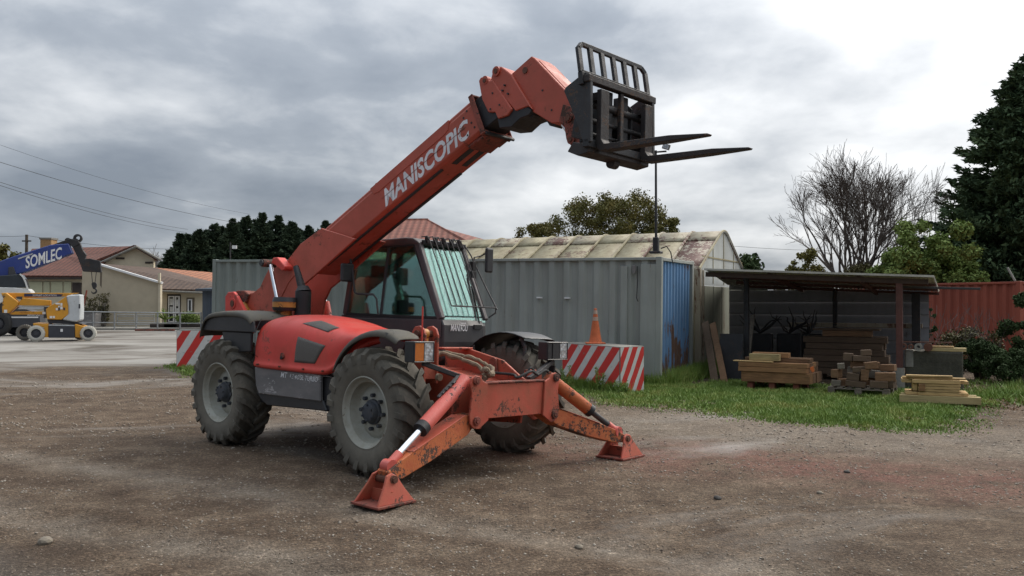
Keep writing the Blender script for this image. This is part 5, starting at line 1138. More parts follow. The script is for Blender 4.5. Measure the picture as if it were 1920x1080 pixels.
# roots and branches stored in the shed
for k_, (px_, py_, yy, sc__) in enumerate(((1425, 650, 4.2, 1.0), (1480, 655, 4.4, 1.1), (1518, 655, 4.6, .9))):
    q = K.px(px_, py_, 1, yy); b = MB(); r2_ = random.Random(k_ + 3)
    for j in range(7):
        p = Vector((0, 0, 0)); d = Vector((r2_.uniform(-1, 1), r2_.uniform(-.3, .3), r2_.uniform(.1, 1))).normalized(); pts = [p.copy()]
        for i in range(5): d = (d + Vector((r2_.uniform(-.6, .6), r2_.uniform(-.3, .3), r2_.uniform(-.3, .5)))).normalized(); p = p + d * .13 * sc__; pts.append(p.copy())
        b.tube(pts, [.03, .026, .022, .018, .012, .006], n=5)
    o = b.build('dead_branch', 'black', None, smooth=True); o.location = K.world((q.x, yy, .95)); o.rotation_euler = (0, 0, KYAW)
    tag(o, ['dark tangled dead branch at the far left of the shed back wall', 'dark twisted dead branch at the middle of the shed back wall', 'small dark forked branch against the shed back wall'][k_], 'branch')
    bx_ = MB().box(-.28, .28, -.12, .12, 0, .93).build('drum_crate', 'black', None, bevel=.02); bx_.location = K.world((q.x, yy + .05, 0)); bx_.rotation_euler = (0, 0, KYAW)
    tag(bx_, ['black crate in the dark left corner of the shed', 'black crate under the twisted branch in the shed', 'black crate under the small forked branch in the shed'][k_], 'crate')
# --- red container at the right
qa = AT(1912, 527, 24.0); qb = AT(1755, 527, 26.5)
yawr = math.atan2(qa.y - qb.y, qa.x - qb.x); dirr = Vector((math.cos(yawr), math.sin(yawr), 0)); orig = Vector((qa.x, qa.y, 0)) - dirr * 6.06
c3 = container('shipping_container', 'rusty red shipping container behind the hedge at the right of the shed', 0, 6.06, 'contred', 'contred', 0, loc=orig, yaw=yawr, height=qa.z, width=2.3, period=.30)
MB().tube([(5.85, .1, qa.z), (5.70, .1, qa.z + .25), (5.62, .1, qa.z + .38)], .03, n=6).build('bent_pipe', 'concrete', c3)
# --- striped barrier blocks
def stripe_mat(name, ax, slope, per, off=0.0, duty=.5):
    m, nt, b, o = new_mat(name); s = nt.nodes.new('ShaderNodeSeparateXYZ'); nt.links.new(o, s.inputs[0])
    w = math_node(nt, 'MULTIPLY', math_node(nt, 'SUBTRACT', noise_node(nt, o, 3, 3, .5), .5), .03)
    f = math_node(nt, 'ADD', math_node(nt, 'SUBTRACT', s.outputs[ax], math_node(nt, 'MULTIPLY', s.outputs[2], slope)), w)
    f = math_node(nt, 'FRACT', math_node(nt, 'ADD', math_node(nt, 'DIVIDE', f, per), 10 + off))
    st = ramp(nt, f, [(duty - .012, g3(1)), (duty + .012, g3(0))])
    e = ramp(nt, f, [(0.0, g3(0)), (0.015, g3(1))]); st = math_node(nt, 'MULTIPLY', st, e)
    red = mixc(nt, noise_node(nt, o, 4, 5, .6), (0.50, 0.025, 0.020), (0.62, 0.045, 0.035)); wh = mixc(nt, noise_node(nt, o, 6, 6, .7), (0.45, 0.45, 0.42), (0.72, 0.71, 0.68))
    c = mixc(nt, st, wh, red)
    d = ramp(nt, noise_node(nt, o, 7, 9, .75, .5), [(0.60, g3(0)), (0.66, g3(1))])
    c = mixc(nt, math_node(nt, 'MULTIPLY', d, .75), c, (0.20, 0.185, 0.155)); nt.links.new(c, b.inputs['Base Color']); b.inputs['Roughness'].default_value = .75
    set_bump(nt, b, math_node(nt, 'ADD', noise_node(nt, o, 20, 5, .7), math_node(nt, 'MULTIPLY', d, -.5)), .4, .01); return m
def barrier(label, a, b_, deep, H_, m1, m2, body='concrete'):
    a = Vector((a[0], a[1], 0)); b_ = Vector((b_[0], b_[1], 0)); d = b_ - a; L_ = d.length; yaw = math.atan2(d.y, d.x)
    o = thing('concrete_barrier', label, 'barrier', a, yaw)
    MB().box(0, L_, 0, deep, 0, H_).build('block', body, o, bevel=.02, seg=2)
    MB().grid([[(x_ * L_ if 0 < x_ < 1 else (.012 if x_ == 0 else L_ - .012), -.004 + .002 * math.sin(x_ * 9), z_) for z_ in (.01, H_ * .5, H_ - .015 - .008 * abs(math.sin(x_ * 17)))] for x_ in np.linspace(0, 1, 13)]).build('painted_face', m1, o)
    MB().grid([[(L_ + .004, y_, z_) for z_ in (.01, H_ * .5, H_ - .015)] for y_ in (.012, deep - .012)]).build('painted_end', m2, o)
    return o
M['str1'] = stripe_mat('stripes_face', 0, 1.0, .46, .1, .56); M['str2'] = stripe_mat('stripes_end', 1, .42, .20, .3, .6); M['str3'] = stripe_mat('stripes_left', 0, .62, .42, .05, .52)
bar1 = barrier('red and white striped concrete barrier in front of the grey container, carrying the traffic cone', (1.02, 18.05), (1.98, 16.35), .56, .86, 'str1', 'str2')
bar2 = barrier('red and white striped concrete barrier behind the rear wheel of the telehandler', (-8.52, 22.6), (-6.55, 22.9), .6, .96, 'str3', 'str3')
# cone
q = AT(1117, 641, 17.45); M['cone'] = painted('cone_orange', (0.55, 0.12, 0.03), (0.30, 0.10, 0.04), (0.32, 0.09, 0.04), .25, .6, 6, .6, .1)
cone = thing('traffic_cone', 'dirty orange traffic cone standing on the striped barrier', 'traffic cone', (q.x, 17.52, .862))
b = MB(); b.lathe([(.135, .02), (.125, .04), (.10, .18), (.076, .34), (.052, .50), (.03, .66), (.026, .69), (.0, .695)], n=24, axis='z'); b.build('cone_body', 'cone', cone, smooth=True)
MB().box(-.19, .19, -.19, .19, 0, .022).build('cone_base', 'cone', cone, bevel=.01)
b = MB(); b.lathe([(.0615, .45), (.052, .52)], n=24, axis='z'); b.lathe([(.046, .58), (.034, .655)], n=24, axis='z'); M['coneband'] = plain('worn_cone_band', (0.36, 0.26, 0.20), .6, 0, .3, 20); b.build('reflective_band', 'coneband', cone, smooth=True)

# ================================================================== VEGETATION
M['bark'] = plain('bark', (0.075, 0.060, 0.045), .95, 0, .4, 6, .5, 40); M['twig'] = plain('twig_bark', (0.095, 0.075, 0.062), .9, 0, .3, 3)
M['twigpale'] = plain('pale_twig', (0.13, 0.115, 0.105), .9, 0, .3, 3)
M['conifer'] = leafmat('conifer_needles', [(0.028, 0.048, 0.026), (0.065, 0.100, 0.048), (0.120, 0.160, 0.070)], .8, .9)
M['conifer_far'] = leafmat('conifer_needles_far', [(0.018, 0.030, 0.020), (0.038, 0.058, 0.033), (0.070, 0.095, 0.048)], .8, .5)
M['laurel'] = leafmat('laurel_leaves', [(0.070, 0.105, 0.028), (0.145, 0.200, 0.052), (0.24, 0.30, 0.090)], .7, 1.0)
M['autumn'] = leafmat('autumn_leaves', [(0.060, 0.066, 0.020), (0.125, 0.120, 0.036), (0.22, 0.165, 0.050)], .6, .8)
M['yellowing'] = leafmat('yellowing_leaves', [(0.075, 0.075, 0.022), (0.15, 0.135, 0.038), (0.25, 0.20, 0.06)], .6, .9)
M['ivy'] = leafmat('ivy_leaves', [(0.020, 0.034, 0.014), (0.045, 0.070, 0.027), (0.085, 0.125, 0.050)], .8, 1.5)
M['bramble'] = leafmat('bramble_leaves', [(0.055, 0.046, 0.022), (0.085, 0.080, 0.032), (0.15, 0.11, 0.045)], .6, 1.2)
def leaves(centers, radii, n, size, flat=1.0, shell=.35, aspect=.6, seed=1, up=0.0):
    """leaf-sized quads spread through a set of blobs"""
    r = np.random.default_rng(seed); centers = np.asarray(centers, float); radii = np.asarray(radii, float)
    w = radii ** 2.2; w /= w.sum(); k = r.choice(len(centers), n, p=w)
    d = r.normal(size=(n, 3)); d /= np.linalg.norm(d, axis=1)[:, None]
    rr = radii[k] * (1 - (1 - r.random(n) ** shell) * .9) * (0.75 + .5 * r.random(n)); d2 = d.copy(); d2[:, 2] *= flat
    p = centers[k] + d2 * rr[:, None]
    a = r.normal(size=(n, 3)); a[:, 2] *= .7; a /= np.linalg.norm(a, axis=1)[:, None]
    nrm = r.normal(size=(n, 3)) + d * .8 + np.array([0, 0, up]); nrm /= np.linalg.norm(nrm, axis=1)[:, None]
    b = np.cross(nrm, a); b /= np.linalg.norm(b, axis=1)[:, None]; a = np.cross(b, nrm)
    s = size * (.6 + .8 * r.random(n))[:, None]
    V = np.stack([p - a * s, p - b * s * aspect, p + a * s, p + b * s * aspect], 1)
    F = np.arange(n * 4).reshape(n, 4); return V.reshape(-1, 3), F
def grow(b, p, d, length, r, depth, rnd, spread=.45, up=.12, shrink=.74, kids=(2, 3), tips=None, n=5, wig=.10, minr=.004):
    pts = [p.copy()]; rs = [r]; seg = 4; r1 = max(r * .68, minr)
    for i in range(seg):
        d = (d + Vector((rnd.uniform(-wig, wig), rnd.uniform(-wig, wig), rnd.uniform(-wig, wig) + up * .25))).normalized()
        p = p + d * (length / seg); pts.append(p.copy()); rs.append(r + (r1 - r) * (i + 1) / seg)
    b.tube(pts, rs, n=n if r > .03 else 3, cap=False)
    if depth == 0:
        if tips is not None: tips.append(p)
        return
    for k in range(rnd.randint(*kids)):
        ax = d.orthogonal().normalized(); ax = Matrix.Rotation(rnd.uniform(0, 2 * PI), 3, d) @ ax
        nd = (Matrix.Rotation(rnd.uniform(.35, 1.0) * spread, 3, ax) @ d + Vector((0, 0, up))).normalized()
        start = pts[rnd.randint(2, seg)] if k else p
        grow(b, start, nd, length * shrink * rnd.uniform(.8, 1.15), r1 * rnd.uniform(.7, .95), depth - 1, rnd, spread, up, shrink, kids, tips, n, wig, minr)
def broadleaf(label, loc, h, cr, mat, seed, nleaf, size, cat='tree', name='broadleaf_tree', trunk_h=.35, group=None, flat=.8, lumps=16, bark='bark', lean=.0):
    rnd = random.Random(seed); t = thing(name, label, cat, loc, 0, group); b = MB(); tips = []
    for k in range(4): grow(b, Vector((0, 0, -.1)) if k == 0 else Vector((0, 0, h * trunk_h * .7)), Vector((rnd.uniform(-.35, .35) * (k > 0), rnd.uniform(-.35, .35) * (k > 0), 1)).normalized(), h * trunk_h * (1.2 if k == 0 else .9), h * .022 * (1 if k == 0 else .7), 3 if k else 2, rnd, .75, .1, .72, (2, 3), tips)
    b.tf(lambda p: (p[0] * .8, p[1] * .8, p[2] * .80)); tips = [t_ * .8 for t_ in tips]
    b.build('trunk', bark, t, smooth=True)
    cs, rs = [], []
    for i in range(lumps):
        a = rnd.uniform(0, 2 * PI); q = rnd.random() ** .6; zz_ = rnd.uniform(-1, 1)
        k = math.sqrt(max(0, 1 - (zz_ * .9) ** 2))
        cs.append((cr * .86 * q * k * math.cos(a), cr * .86 * q * k * math.sin(a), h - cr * flat * (1.0 - zz_ * .80))); rs.append(cr * rnd.uniform(.10, .27))
    for tp in tips[:20]: cs.append(tuple(tp)); rs.append(cr * .16)
    v, f = leaves(cs, rs, nleaf, size, .85, .5, .62, seed); np_mesh('crown', v, f, mat, t); return t
def conifer(label, loc, h, r, seed, nb=220, per=90, mat='conifer', size=.11, base=.06, name='conifer_tree', group=None, power=.8, droop=.18):
    rg = np.random.default_rng(seed); t = thing(name, label, 'tree', loc, 0, group)
    b = MB(); b.tube([(0, 0, -.1), (0, 0, h * .5), (0, 0, h * .98)], [h * .022, h * .013, .02], n=8); b.build('trunk', 'bark', t, smooth=True)
    V = []; z = (base + (1 - base) * rg.random(nb) ** 1.15) * h; z[:6] = h * np.linspace(.93, 1.0, 6)
    for i in range(nb):
        u = (z[i] / h - base) / (1 - base); L_ = r * ((1 - u) ** power * (1 if u > .12 else .75 + 2 * u)) * rg.uniform(.70, 1.16) + .04 * r
        az = rg.random() * 2 * PI; m = int(per * (.25 + .9 * L_ / r)) + 6; s = rg.random(m) ** .7
        wd = .20 * L_ * np.sin(np.pi * np.clip(s * .9 + .1, 0, 1)) + .05
        along = s * L_; lat = rg.normal(size=m) * wd * .7; vz = -droop * along + .16 * L_ * s ** 3 + rg.normal(size=m) * .05 * (.4 + L_ * .25)
        ca, sa = math.cos(az), math.sin(az)
        p = np.stack([along * ca - lat * sa, along * sa + lat * ca, z[i] + vz], 1)
        d = np.stack([np.full(m, ca), np.full(m, sa), rg.normal(size=m) * .35 + .15], 1) + rg.normal(size=(m, 3)) * .45; d /= np.linalg.norm(d, axis=1)[:, None]
        nr = rg.normal(size=(m, 3)) + np.array([0, 0, .8]); sd_ = np.cross(d, nr); sd_ /= np.linalg.norm(sd_, axis=1)[:, None]
        q = (size * (.6 + .9 * rg.random(m)))[:, None]
        V.append(np.stack([p - d * q * .7, p + sd_ * q * .34, p + d * q * 1.2, p - sd_ * q * .34], 1))
    V = np.concatenate(V); F = np.arange(len(V) * 4).reshape(-1, 4); np_mesh('crown', V.reshape(-1, 3), F, mat, t); return t
# great conifer at the right edge, and its neighbour
pc = AT(1962, 564, 33); pc.z = 0
conifer('tall dark conifer at the right edge, its crown cut by the frame', pc, 11.2, 5.3, 11, 1000, 240, size=.13, base=.03, power=.72)
pc = AT(1850, 564, 38); pc.z = 0
conifer('lower dark conifer behind the laurel bush, left of the tallest one', pc, 6.4, 2.9, 12, 300, 160, size=.13, base=.02, power=.6)
# bare trees behind the shed
def bare_tree(label, loc, h, seed, r, stems, spread, mat, depth, up=.10, kids=(2, 3), sp0=.55, name='bare_tree', minr=.006, shrink=.76):
    rnd = random.Random(seed); t = thing(name, label, 'tree', loc); b = MB(); tips = []
    b.tube([(0, 0, -.1), (0, 0, h * .12)], [r * 1.5, r * 1.3], n=8)
    tr = b.build('trunk', 'bark', t, smooth=True); b = MB()
    for k in range(stems):
        a = 2 * PI * k / stems + rnd.uniform(-.3, .3); tl = sp0 * rnd.uniform(.25, 1)
        grow(b, Vector((0, 0, h * .1)), Vector((math.cos(a) * tl, math.sin(a) * tl, 1)).normalized(), h * .26, r * rnd.uniform(.5, .8), depth, rnd, spread, up, shrink, kids, tips, 5, .09, minr)
    b.build('branches', mat, t, smooth=True, fix=False); return t
pb_ = AT(1602, 564, 36); pb_.z = 0
bare_tree('large leafless many-stemmed tree with a round fan of dark twigs behind the shed', pb_, 8.3, 4, .14, 9, .56, 'twig', 6, .04, (2, 4), .52, minr=.0065, shrink=.72)
pb_ = AT(1702, 564, 39); pb_.z = 0
bare_tree('thin pale leafless tree right of the round dark one', pb_, 8.3, 8, .07, 5, .42, 'twigpale', 4, .12, (2, 3), .35, minr=.007, shrink=.78)
pb_ = AT(290, 564, 95); pb_.z = 0
bare_tree('small leafless tree behind the gabled house', pb_, 8.2, 14, .16, 5, .6, 'twigpale', 4, .1, (2, 3), .5, minr=.022)
# bushes
def bush(label, px_, Y_, ztop_, w, mat, seed, n, size, name='bush', depth=None, cat='bush', zb=0.2):
    p = AT(px_, 564, Y_); p.z = 0; rnd = random.Random(seed); t = thing(name, label, cat, p); cs, rs = [], []
    for i in range(60):
        x = rnd.uniform(-1, 1); z = zb + (ztop_ - zb) * rnd.random() ** .7 * (1 - .40 * abs(x) ** 2.5); cs.append((x * w * .82, rnd.uniform(-1, 1) * (depth or w * .6), z - .15 * w)); rs.append(w * rnd.uniform(.12, .24))
    b = MB()
    for i in range(10):
        c_ = cs[i]; b.tube([(c_[0] * .3, c_[1] * .3, 0), (c_[0] * .6, c_[1] * .6, c_[2] * .6), c_], [.03, .02, .01], n=4)
    b.build('stems', 'bark', t, smooth=True); v, f = leaves(cs, rs, n, size, .9, .55, .55, seed); np_mesh('foliage', v, f, mat, t); return t
bush('bright green laurel bush behind the shed roof', 1740, 30, 4.55, 1.9, 'laurel', 21, 40000, .06, 'laurel_bush')
bush('yellowing bush left of the leafless tree above the shed roof', 1512, 33, 3.7, 1.15, 'yellowing', 22, 12000, .055)
bush('brownish scrub between the yellowing bush and the laurel', 1620, 34, 3.3, 1.2, 'bramble', 23, 12000, .05)
bush('dark laurel growing left of the bright laurel bush', 1675, 31.5, 3.5, .9, 'ivy', 27, 8000, .06)
# hedge and brambles before the red container
bush('tangled brown bramble in front of the red container', 1815, 21.8, 1.15, .85, 'bramble', 31, 5000, .035, 'bramble_bush')
bush('dark evergreen bush at the right edge in front of the red container', 1932, 20.5, 1.95, .62, 'ivy', 32, 16000, .032)
bush('low ivy mound beside the mossy concrete block', 1838, 19.2, .95, .55, 'ivy', 33, 12000, .03, 'ivy_mound')
bush('low dark scrub at the right edge of the yard', 1905, 18.2, .75, .6, 'ivy', 34, 10000, .026, 'scrub')
bush('ivy climbing the rear corner post of the shed', 1733, 22.0, 1.7, .22, 'ivy', 35, 4500, .03, 'ivy_plant', depth=.3)
for (px_, Y_, sd) in ((1795, 22.0, 41), (1862, 21.0, 42), (1775, 21.6, 43)):
    p = AT(px_, 564, Y_); p.z = 0; t = thing('bare_shrub', {41: 'thin bare stems rising before the left of the red container', 42: 'thin bare stems before the middle of the red container', 43: 'bare straggling stems beside the shed back corner'}[sd], 'shrub', p); rnd = random.Random(sd); b = MB()
    for k in range(14): grow(b, Vector((rnd.uniform(-.4, .4), rnd.uniform(-.3, .3), 0)), Vector((rnd.uniform(-.4, .4), rnd.uniform(-.3, .3), 1)).normalized(), .75, .008, 2, rnd, .6, .1, .7, (1, 2), None, 3, .2, .004)
    b.build('stems', 'twigpale', t)
# ivy over the far end of the hut gable
q = K.world((.05, 3.05 + 4.75, 0)); t = thing('ivy_plant', 'dark ivy covering the far corner of the hut gable', 'ivy', q); v, f = leaves([(0.1, .1, z) for z in (1.5, 2.0, 2.4, 2.6, 2.8)], [.45, .45, .42, .35, .25], 3500, .06, 1, .5, .7, 5); np_mesh('foliage', v, f, 'ivy', t); MB().tube([(0, 0, 0), (0, 0, 2.6)], .03, n=5).build('stems', 'bark', t)
# oak-like trees above the hut
for i, (px_, Y_, top, cr, lb) in enumerate(((1100, 47, 372, 2.4, 'left rounded part of the autumn-brown trees behind the hut'), (1172, 46, 354, 2.3, 'tallest autumn-brown tree rising behind the hut roof'), (1010, 49, 415, 1.5, 'small sparse tree farthest left above the hut roof'), (1238, 47, 396, 1.2, 'low brown treetop right of the black mast above the hut'))):
    p = AT(px_, top, Y_); h_ = p.z; p.z = 0
    broadleaf(lb, p, h_, cr, 'autumn', 50 + i, int(15000 * cr / 2), .055, trunk_h=.32, lumps=int(50 * cr / 2), flat=.8)
# dark conifer row behind the houses
for i, (px_, top, w_, Y_) in enumerate(((338, 442, 2.2, 88), (372, 428, 2.0, 84), (402, 420, 2.0, 87), (436, 414, 1.9, 83), (462, 402, 2.0, 86), (492, 400, 2.0, 84), (522, 408, 2.0, 88), (548, 414, 2.0, 85), (580, 424, 2.1, 88), (612, 418, 2.0, 86), (640, 420, 2.0, 90), (320, 470, 1.6, 84))):
    p = AT(px_, top + ((i * 5) % 3) * 3 - 2, Y_); h_ = p.z; p.z = 0
    o = conifer('dark conifer in the row behind the houses, one of a dense line', p, h_, w_ * (1.95 + .6 * ((i * 7) % 5) / 4), 70 + i, 460, 130, 'conifer_far', .17, .03, group='dark conifers behind the houses', power=1.05, droop=.0)
for i, (px_, top) in enumerate(((352, 440), (388, 432), (418, 426), (450, 418), (478, 414), (508, 416), (536, 424), (562, 430), (598, 432))):
    p = AT(px_, top, 93); h_ = p.z; p.z = 0; o = conifer('dark conifer', p, h_, 3.6, 170 + i, 260, 90, 'conifer_far', .20, .03, group='dark conifers filling the line from behind', power=.9, droop=.0); o['label'] = 'dark conifer standing just behind the front line of conifers beyond the houses'
L_ORD = ['leftmost low', 'second from the left', 'third from the left', 'fourth from the left', 'tall fifth', 'tallest sixth', 'seventh from the left', 'eighth from the left', 'ninth from the left', 'half hidden by the boom', 'hidden mostly behind the boom', 'lowest, at the far left']
k = 0
for o in list(COL.objects):
    if o.get('group') == 'dark conifers behind the houses': o['label'] = 'dark conifer in the line behind the houses, ' + L_ORD[k]; k += 1
p = AT(4, 458, 70); h_ = p.z; p.z = 0; broadleaf('round brown treetop at the far left edge behind the crane boom', p, h_, 2.0, 'autumn', 66, 5000, .12)

# ------------------------------------------------------------------ grass
def grass_mat():
    m, nt, b, o = new_mat('grass_blades'); 
    f = math_node(nt, 'ADD', math_node(nt, 'MULTIPLY', noise_node(nt, o, 1.3, 4, .6), .6), math_node(nt, 'MULTIPLY', noise_node(nt, o, 18, 2, .5), .4))
    nt.links.new(ramp(nt, f, [(.34, (0.090, 0.150, 0.022)), (.50, (0.160, 0.250, 0.040)), (.66, (0.30, 0.30, 0.085))]), b.inputs['Base Color']); b.inputs['Roughness'].default_value = .6; return m
M['grass'] = grass_mat(); M['grassbase'] = plain('grass_soil', (0.09, 0.09, 0.04), .95, 0, .4, 3, .5, 30)
edge_px = [(1060, 742), (1105, 762), (1180, 766), (1260, 772), (1340, 784), (1420, 795), (1500, 802), (1600, 810), (1700, 815), (1800, 816), (1870, 806), (1892, 785), (1890, 770)]
near = [G(*p) for p in edge_px]; far_ = [K.world((x, .25, 0)) for x in (-2.2, -1.0, 0, .6)] + [K.world((x, 1.5, 0)) for x in (.9, 2, 3, 4, 4.8)] + [G(1850, 745)]
def inside(x, y, poly):
    c = np.zeros(len(x), bool); n = len(poly)
    for i in range(n):
        x1, y1 = poly[i].x, poly[i].y; x2, y2 = poly[(i + 1) % n].x, poly[(i + 1) % n].y
        c ^= ((y1 > y) != (y2 > y)) & (x < (x2 - x1) * (y - y1) / (y2 - y1 + 1e-9) + x1)
    return c
gpoly = near + far_[::-1]
def grass(name, label, poly, n, hmin, hmax, w=.010, thin=0.0, seed=3, edge=None, soft=1.0):
    edge = edge or poly
    r = np.random.default_rng(seed); xs_ = [p.x for p in poly]; ys_ = [p.y for p in poly]
    x = r.uniform(min(xs_) - .3, max(xs_) + .3, n); y = r.uniform(min(ys_) - .3, max(ys_) + .3, n)
    nz = np.array([noise.noise(Vector((a * .9, b_ * .9, 5))) + .6 * noise.noise(Vector((a * 3.5, b_ * 3.5, 2))) for a, b_ in zip(x, y)])
    k = inside(x + nz * .3, y + nz * .45, poly) & (nz > -.55 + thin * r.random(n)); x, y, nz = x[k], y[k], nz[k]
    e = np.array([[p.x, p.y] for p in edge]); P_ = np.stack([x, y], 1); dm = np.full(len(x), 9.0)
    for i in range(len(e) - 1):
        a_, d_ = e[i], e[i + 1] - e[i]; t = np.clip(((P_ - a_) @ d_) / (d_ @ d_), 0, 1); dm = np.minimum(dm, np.linalg.norm(P_ - a_ - t[:, None] * d_, axis=1))
    dens = np.clip(dm / soft, 0, 1) ** 1.6 + .015; k = r.random(len(x)) < dens; x, y, nz, dens = x[k], y[k], nz[k], dens[k]; n = len(x)
    h_ = (hmin + (hmax - hmin) * r.random(n) ** 2) * (1 + nz * .5) * (.45 + .55 * dens); a = r.random(n) * 2 * PI; le = r.normal(size=(n, 2)) * .45
    z = np.array([gz(p, q) for p, q in zip(x, y)])
    p0 = np.stack([x - np.cos(a) * w, y - np.sin(a) * w, z], 1); p1 = np.stack([x + np.cos(a) * w, y + np.sin(a) * w, z], 1)
    p2 = np.stack([x + le[:, 0] * h_, y + le[:, 1] * h_, z + h_], 1)
    V = np.stack([p0, p1, p2], 1).reshape(-1, 3); return tag(np_mesh(name, V, np.arange(n * 3).reshape(-1, 3), 'grass'), label, kind='stuff')
grass('grass', 'green grass strip in front of the container and the shed', gpoly, 300000, .025, .09, .011, .35, edge=near, soft=1.1)
lp = [G(300, 688), G(330, 705), G(370, 708), G(420, 700), G(420, 680), G(340, 682)]
grass('grass_patch', 'patch of grass at the foot of the left striped barrier', lp, 24000, .04, .12, .014, .3, 4, soft=.5)
wd = [K.world((x, y, 0)) for x, y in ((4.2, -.2), (6.8, -1.2), (8.2, 2.0), (6.8, 4.5), (5.2, 4.5), (4.9, 1.2))]
grass('weeds', 'rough weeds and grass around the concrete block and hedge', wd, 40000, .05, .20, .012, .7, 6)
def fringe(name, label, a, b_, n, wdt, h_, seed):
    r = np.random.default_rng(seed); t = r.random(n); c = np.array([a.x, a.y]) * (1 - t)[:, None] + np.array([b_.x, b_.y]) * t[:, None] + r.normal(size=(n, 2)) * wdt
    hh = h_ * (.4 + .9 * r.random(n)) ; an = r.random(n) * 2 * PI; w = .009; le = r.normal(size=(n, 2)) * .3
    p0 = np.stack([c[:, 0] - np.cos(an) * w, c[:, 1] - np.sin(an) * w, np.zeros(n)], 1); p1 = np.stack([c[:, 0] + np.cos(an) * w, c[:, 1] + np.sin(an) * w, np.zeros(n)], 1)
    p2 = np.stack([c[:, 0] + le[:, 0] * hh, c[:, 1] + le[:, 1] * hh, hh], 1)
    return tag(np_mesh(name, np.stack([p0, p1, p2], 1).reshape(-1, 3), np.arange(n * 3).reshape(-1, 3), 'grass'), label, kind='stuff')
fringe('tall_grass', 'taller grass tufts along the foot of the grey and blue container', K.world((-2, -.12, 0)), K.world((.1, -.1, 0)), 2600, .08, .22, 8)
fringe('tall_grass', 'taller grass at the foot of the blue container end and hut corner', K.world((.12, 0, 0)), K.world((.15, 4.2, 0)), 4500, .12, .30, 9)
fringe('tall_grass', 'weeds growing along the striped barrier', Vector((1.02, 17.9, 0)), Vector((2.05, 16.22, 0)), 2200, .06, .20, 10)
for k_, (px_, Y_) in enumerate(((1128, 16.75), (1067, 17.45), (1168, 16.2))):
    q = AT(px_, 740, Y_); b = MB(); rnd = random.Random(k_)
    t = thing('weed_plant', ['spindly weed before the middle of the striped barrier', 'spindly weed at the left of the striped barrier', 'low weed at the corner of the striped barrier'][k_], 'weed', (q.x - .05, Y_ - .12, 0)); cs = []
    for j in range(6):
        x_, y_, hh = rnd.uniform(-.12, .12), rnd.uniform(-.05, .05), rnd.uniform(.2, .45) * (1 if k_ < 2 else .6); b.tube([(x_ * .4, y_, 0), (x_, y_, hh)], .005, n=3); cs += [(x_ * (.4 + .6 * s_), y_, hh * s_) for s_ in (.3, .6, .85, 1)]
    b.build('stems', 'grass', t); v, f = leaves(cs, [.05] * len(cs), 420, .016, 1, .5, .5, k_); np_mesh('foliage', v, f, 'grass', t)
# leaf litter under the hedge
r = np.random.default_rng(5); n = 5000; u, v_ = r.random(n), r.random(n); cx = np.array([K.world((4.6 + a * 4.2, -1.2 + b_ * 4.2 - a * .6, 0))[:] for a, b_ in zip(u, v_)])
v, f = leaves(cx + np.array([0, 0, .012]), np.full(n, .01), n, .022, .3, .5, .6, 3, 2.0); tag(np_mesh('leaf_litter', v, f, leafmat('dead_leaves', [(0.05, 0.03, 0.018), (0.12, 0.065, 0.035), (0.20, 0.13, 0.07)], .8, 8)), 'brown fallen leaves on the ground at the right below the hedge', kind='stuff')

# ================================================================== BUILDINGS BEYOND THE YARD
M['render_beige'] = plain('beige_render', (0.45, 0.385, 0.28), .9, 0, .12, .35, .2, 10); M['render_cream'] = plain('cream_render', (0.52, 0.455, 0.335), .9, 0, .12, .5, .2, 10)
M['stain'] = plain('wall_stain', (0.13, 0.105, 0.075), .9, 0, .3, 2)
def roof_mat(name, c, var, sx, cd=0.5, ang=0):
    m, nt, b, o = new_mat(name); mpn = nt.nodes.new('ShaderNodeMapping'); nt.links.new(o, mpn.inputs[0]); mpn.inputs['Rotation'].default_value = (0, 0, ang)
    wv = nt.nodes.new('ShaderNodeTexWave'); wv.wave_type = 'BANDS'; wv.bands_direction = 'X'; wv.inputs['Scale'].default_value = sx; nt.links.new(mpn.outputs[0], wv.inputs[0])
    wy = nt.nodes.new('ShaderNodeTexWave'); wy.bands_direction = 'Y'; wy.wave_profile = 'SAW'; wy.inputs['Scale'].default_value = sx * .7; nt.links.new(mpn.outputs[0], wy.inputs[0])
    f = noise_node(nt, o, 1.2, 6, .65); f2 = noise_node(nt, o, 9, 3, .6)
    c_ = ramp(nt, math_node(nt, 'ADD', math_node(nt, 'MULTIPLY', f, .6), math_node(nt, 'MULTIPLY', f2, .4)), [(.35, tuple(x * (1 - var) for x in c)), (.65, tuple(x * (1 + var) for x in c))])
    g_ = math_node(nt, 'MULTIPLY', wv.outputs['Fac'], wy.outputs['Fac']); c_ = mixc(nt, ramp(nt, g_, [(0.05, g3(.35)), (.4, g3(0))]), c_, (0.03, 0.015, 0.01))
    nt.links.new(c_, b.inputs['Base Color']); b.inputs['Roughness'].default_value = .85; set_bump(nt, b, wv.outputs['Fac'], .8, .05); return m
M['roof_red'] = roof_mat('red_brown_tiles', (0.125, 0.045, 0.030), .3, .9); M['roof_dark'] = roof_mat('grey_brown_tiles', (0.095, 0.060, 0.042), .35, .9); M['roof_orange'] = roof_mat('orange_tiles', (0.33, 0.135, 0.070), .25, .9)
M['roof_hip'] = roof_mat('terracotta_tiles', (0.20, 0.068, 0.045), .25, .95)
M['bluegrey'] = corr_mat('blue_grey_sheet', (0.060, 0.075, 0.095), (0.08, 0.06, 0.05), (0.05, 0.06, 0.07), .02, .3)
M['galv'] = plain('galvanised', (0.30, 0.31, 0.31), .5, .6, .2, 6); M['darkglass'] = plain('dark_glass', (0.03, 0.035, 0.04), .15, 0, .2, 2); M['shutter'] = plain('pale_green_board', (0.40, 0.40, 0.27), .8, 0, .1, 1); M['darkwood'] = plain('dark_timber', (0.045, 0.035, 0.03), .9, 0, .3, 2)
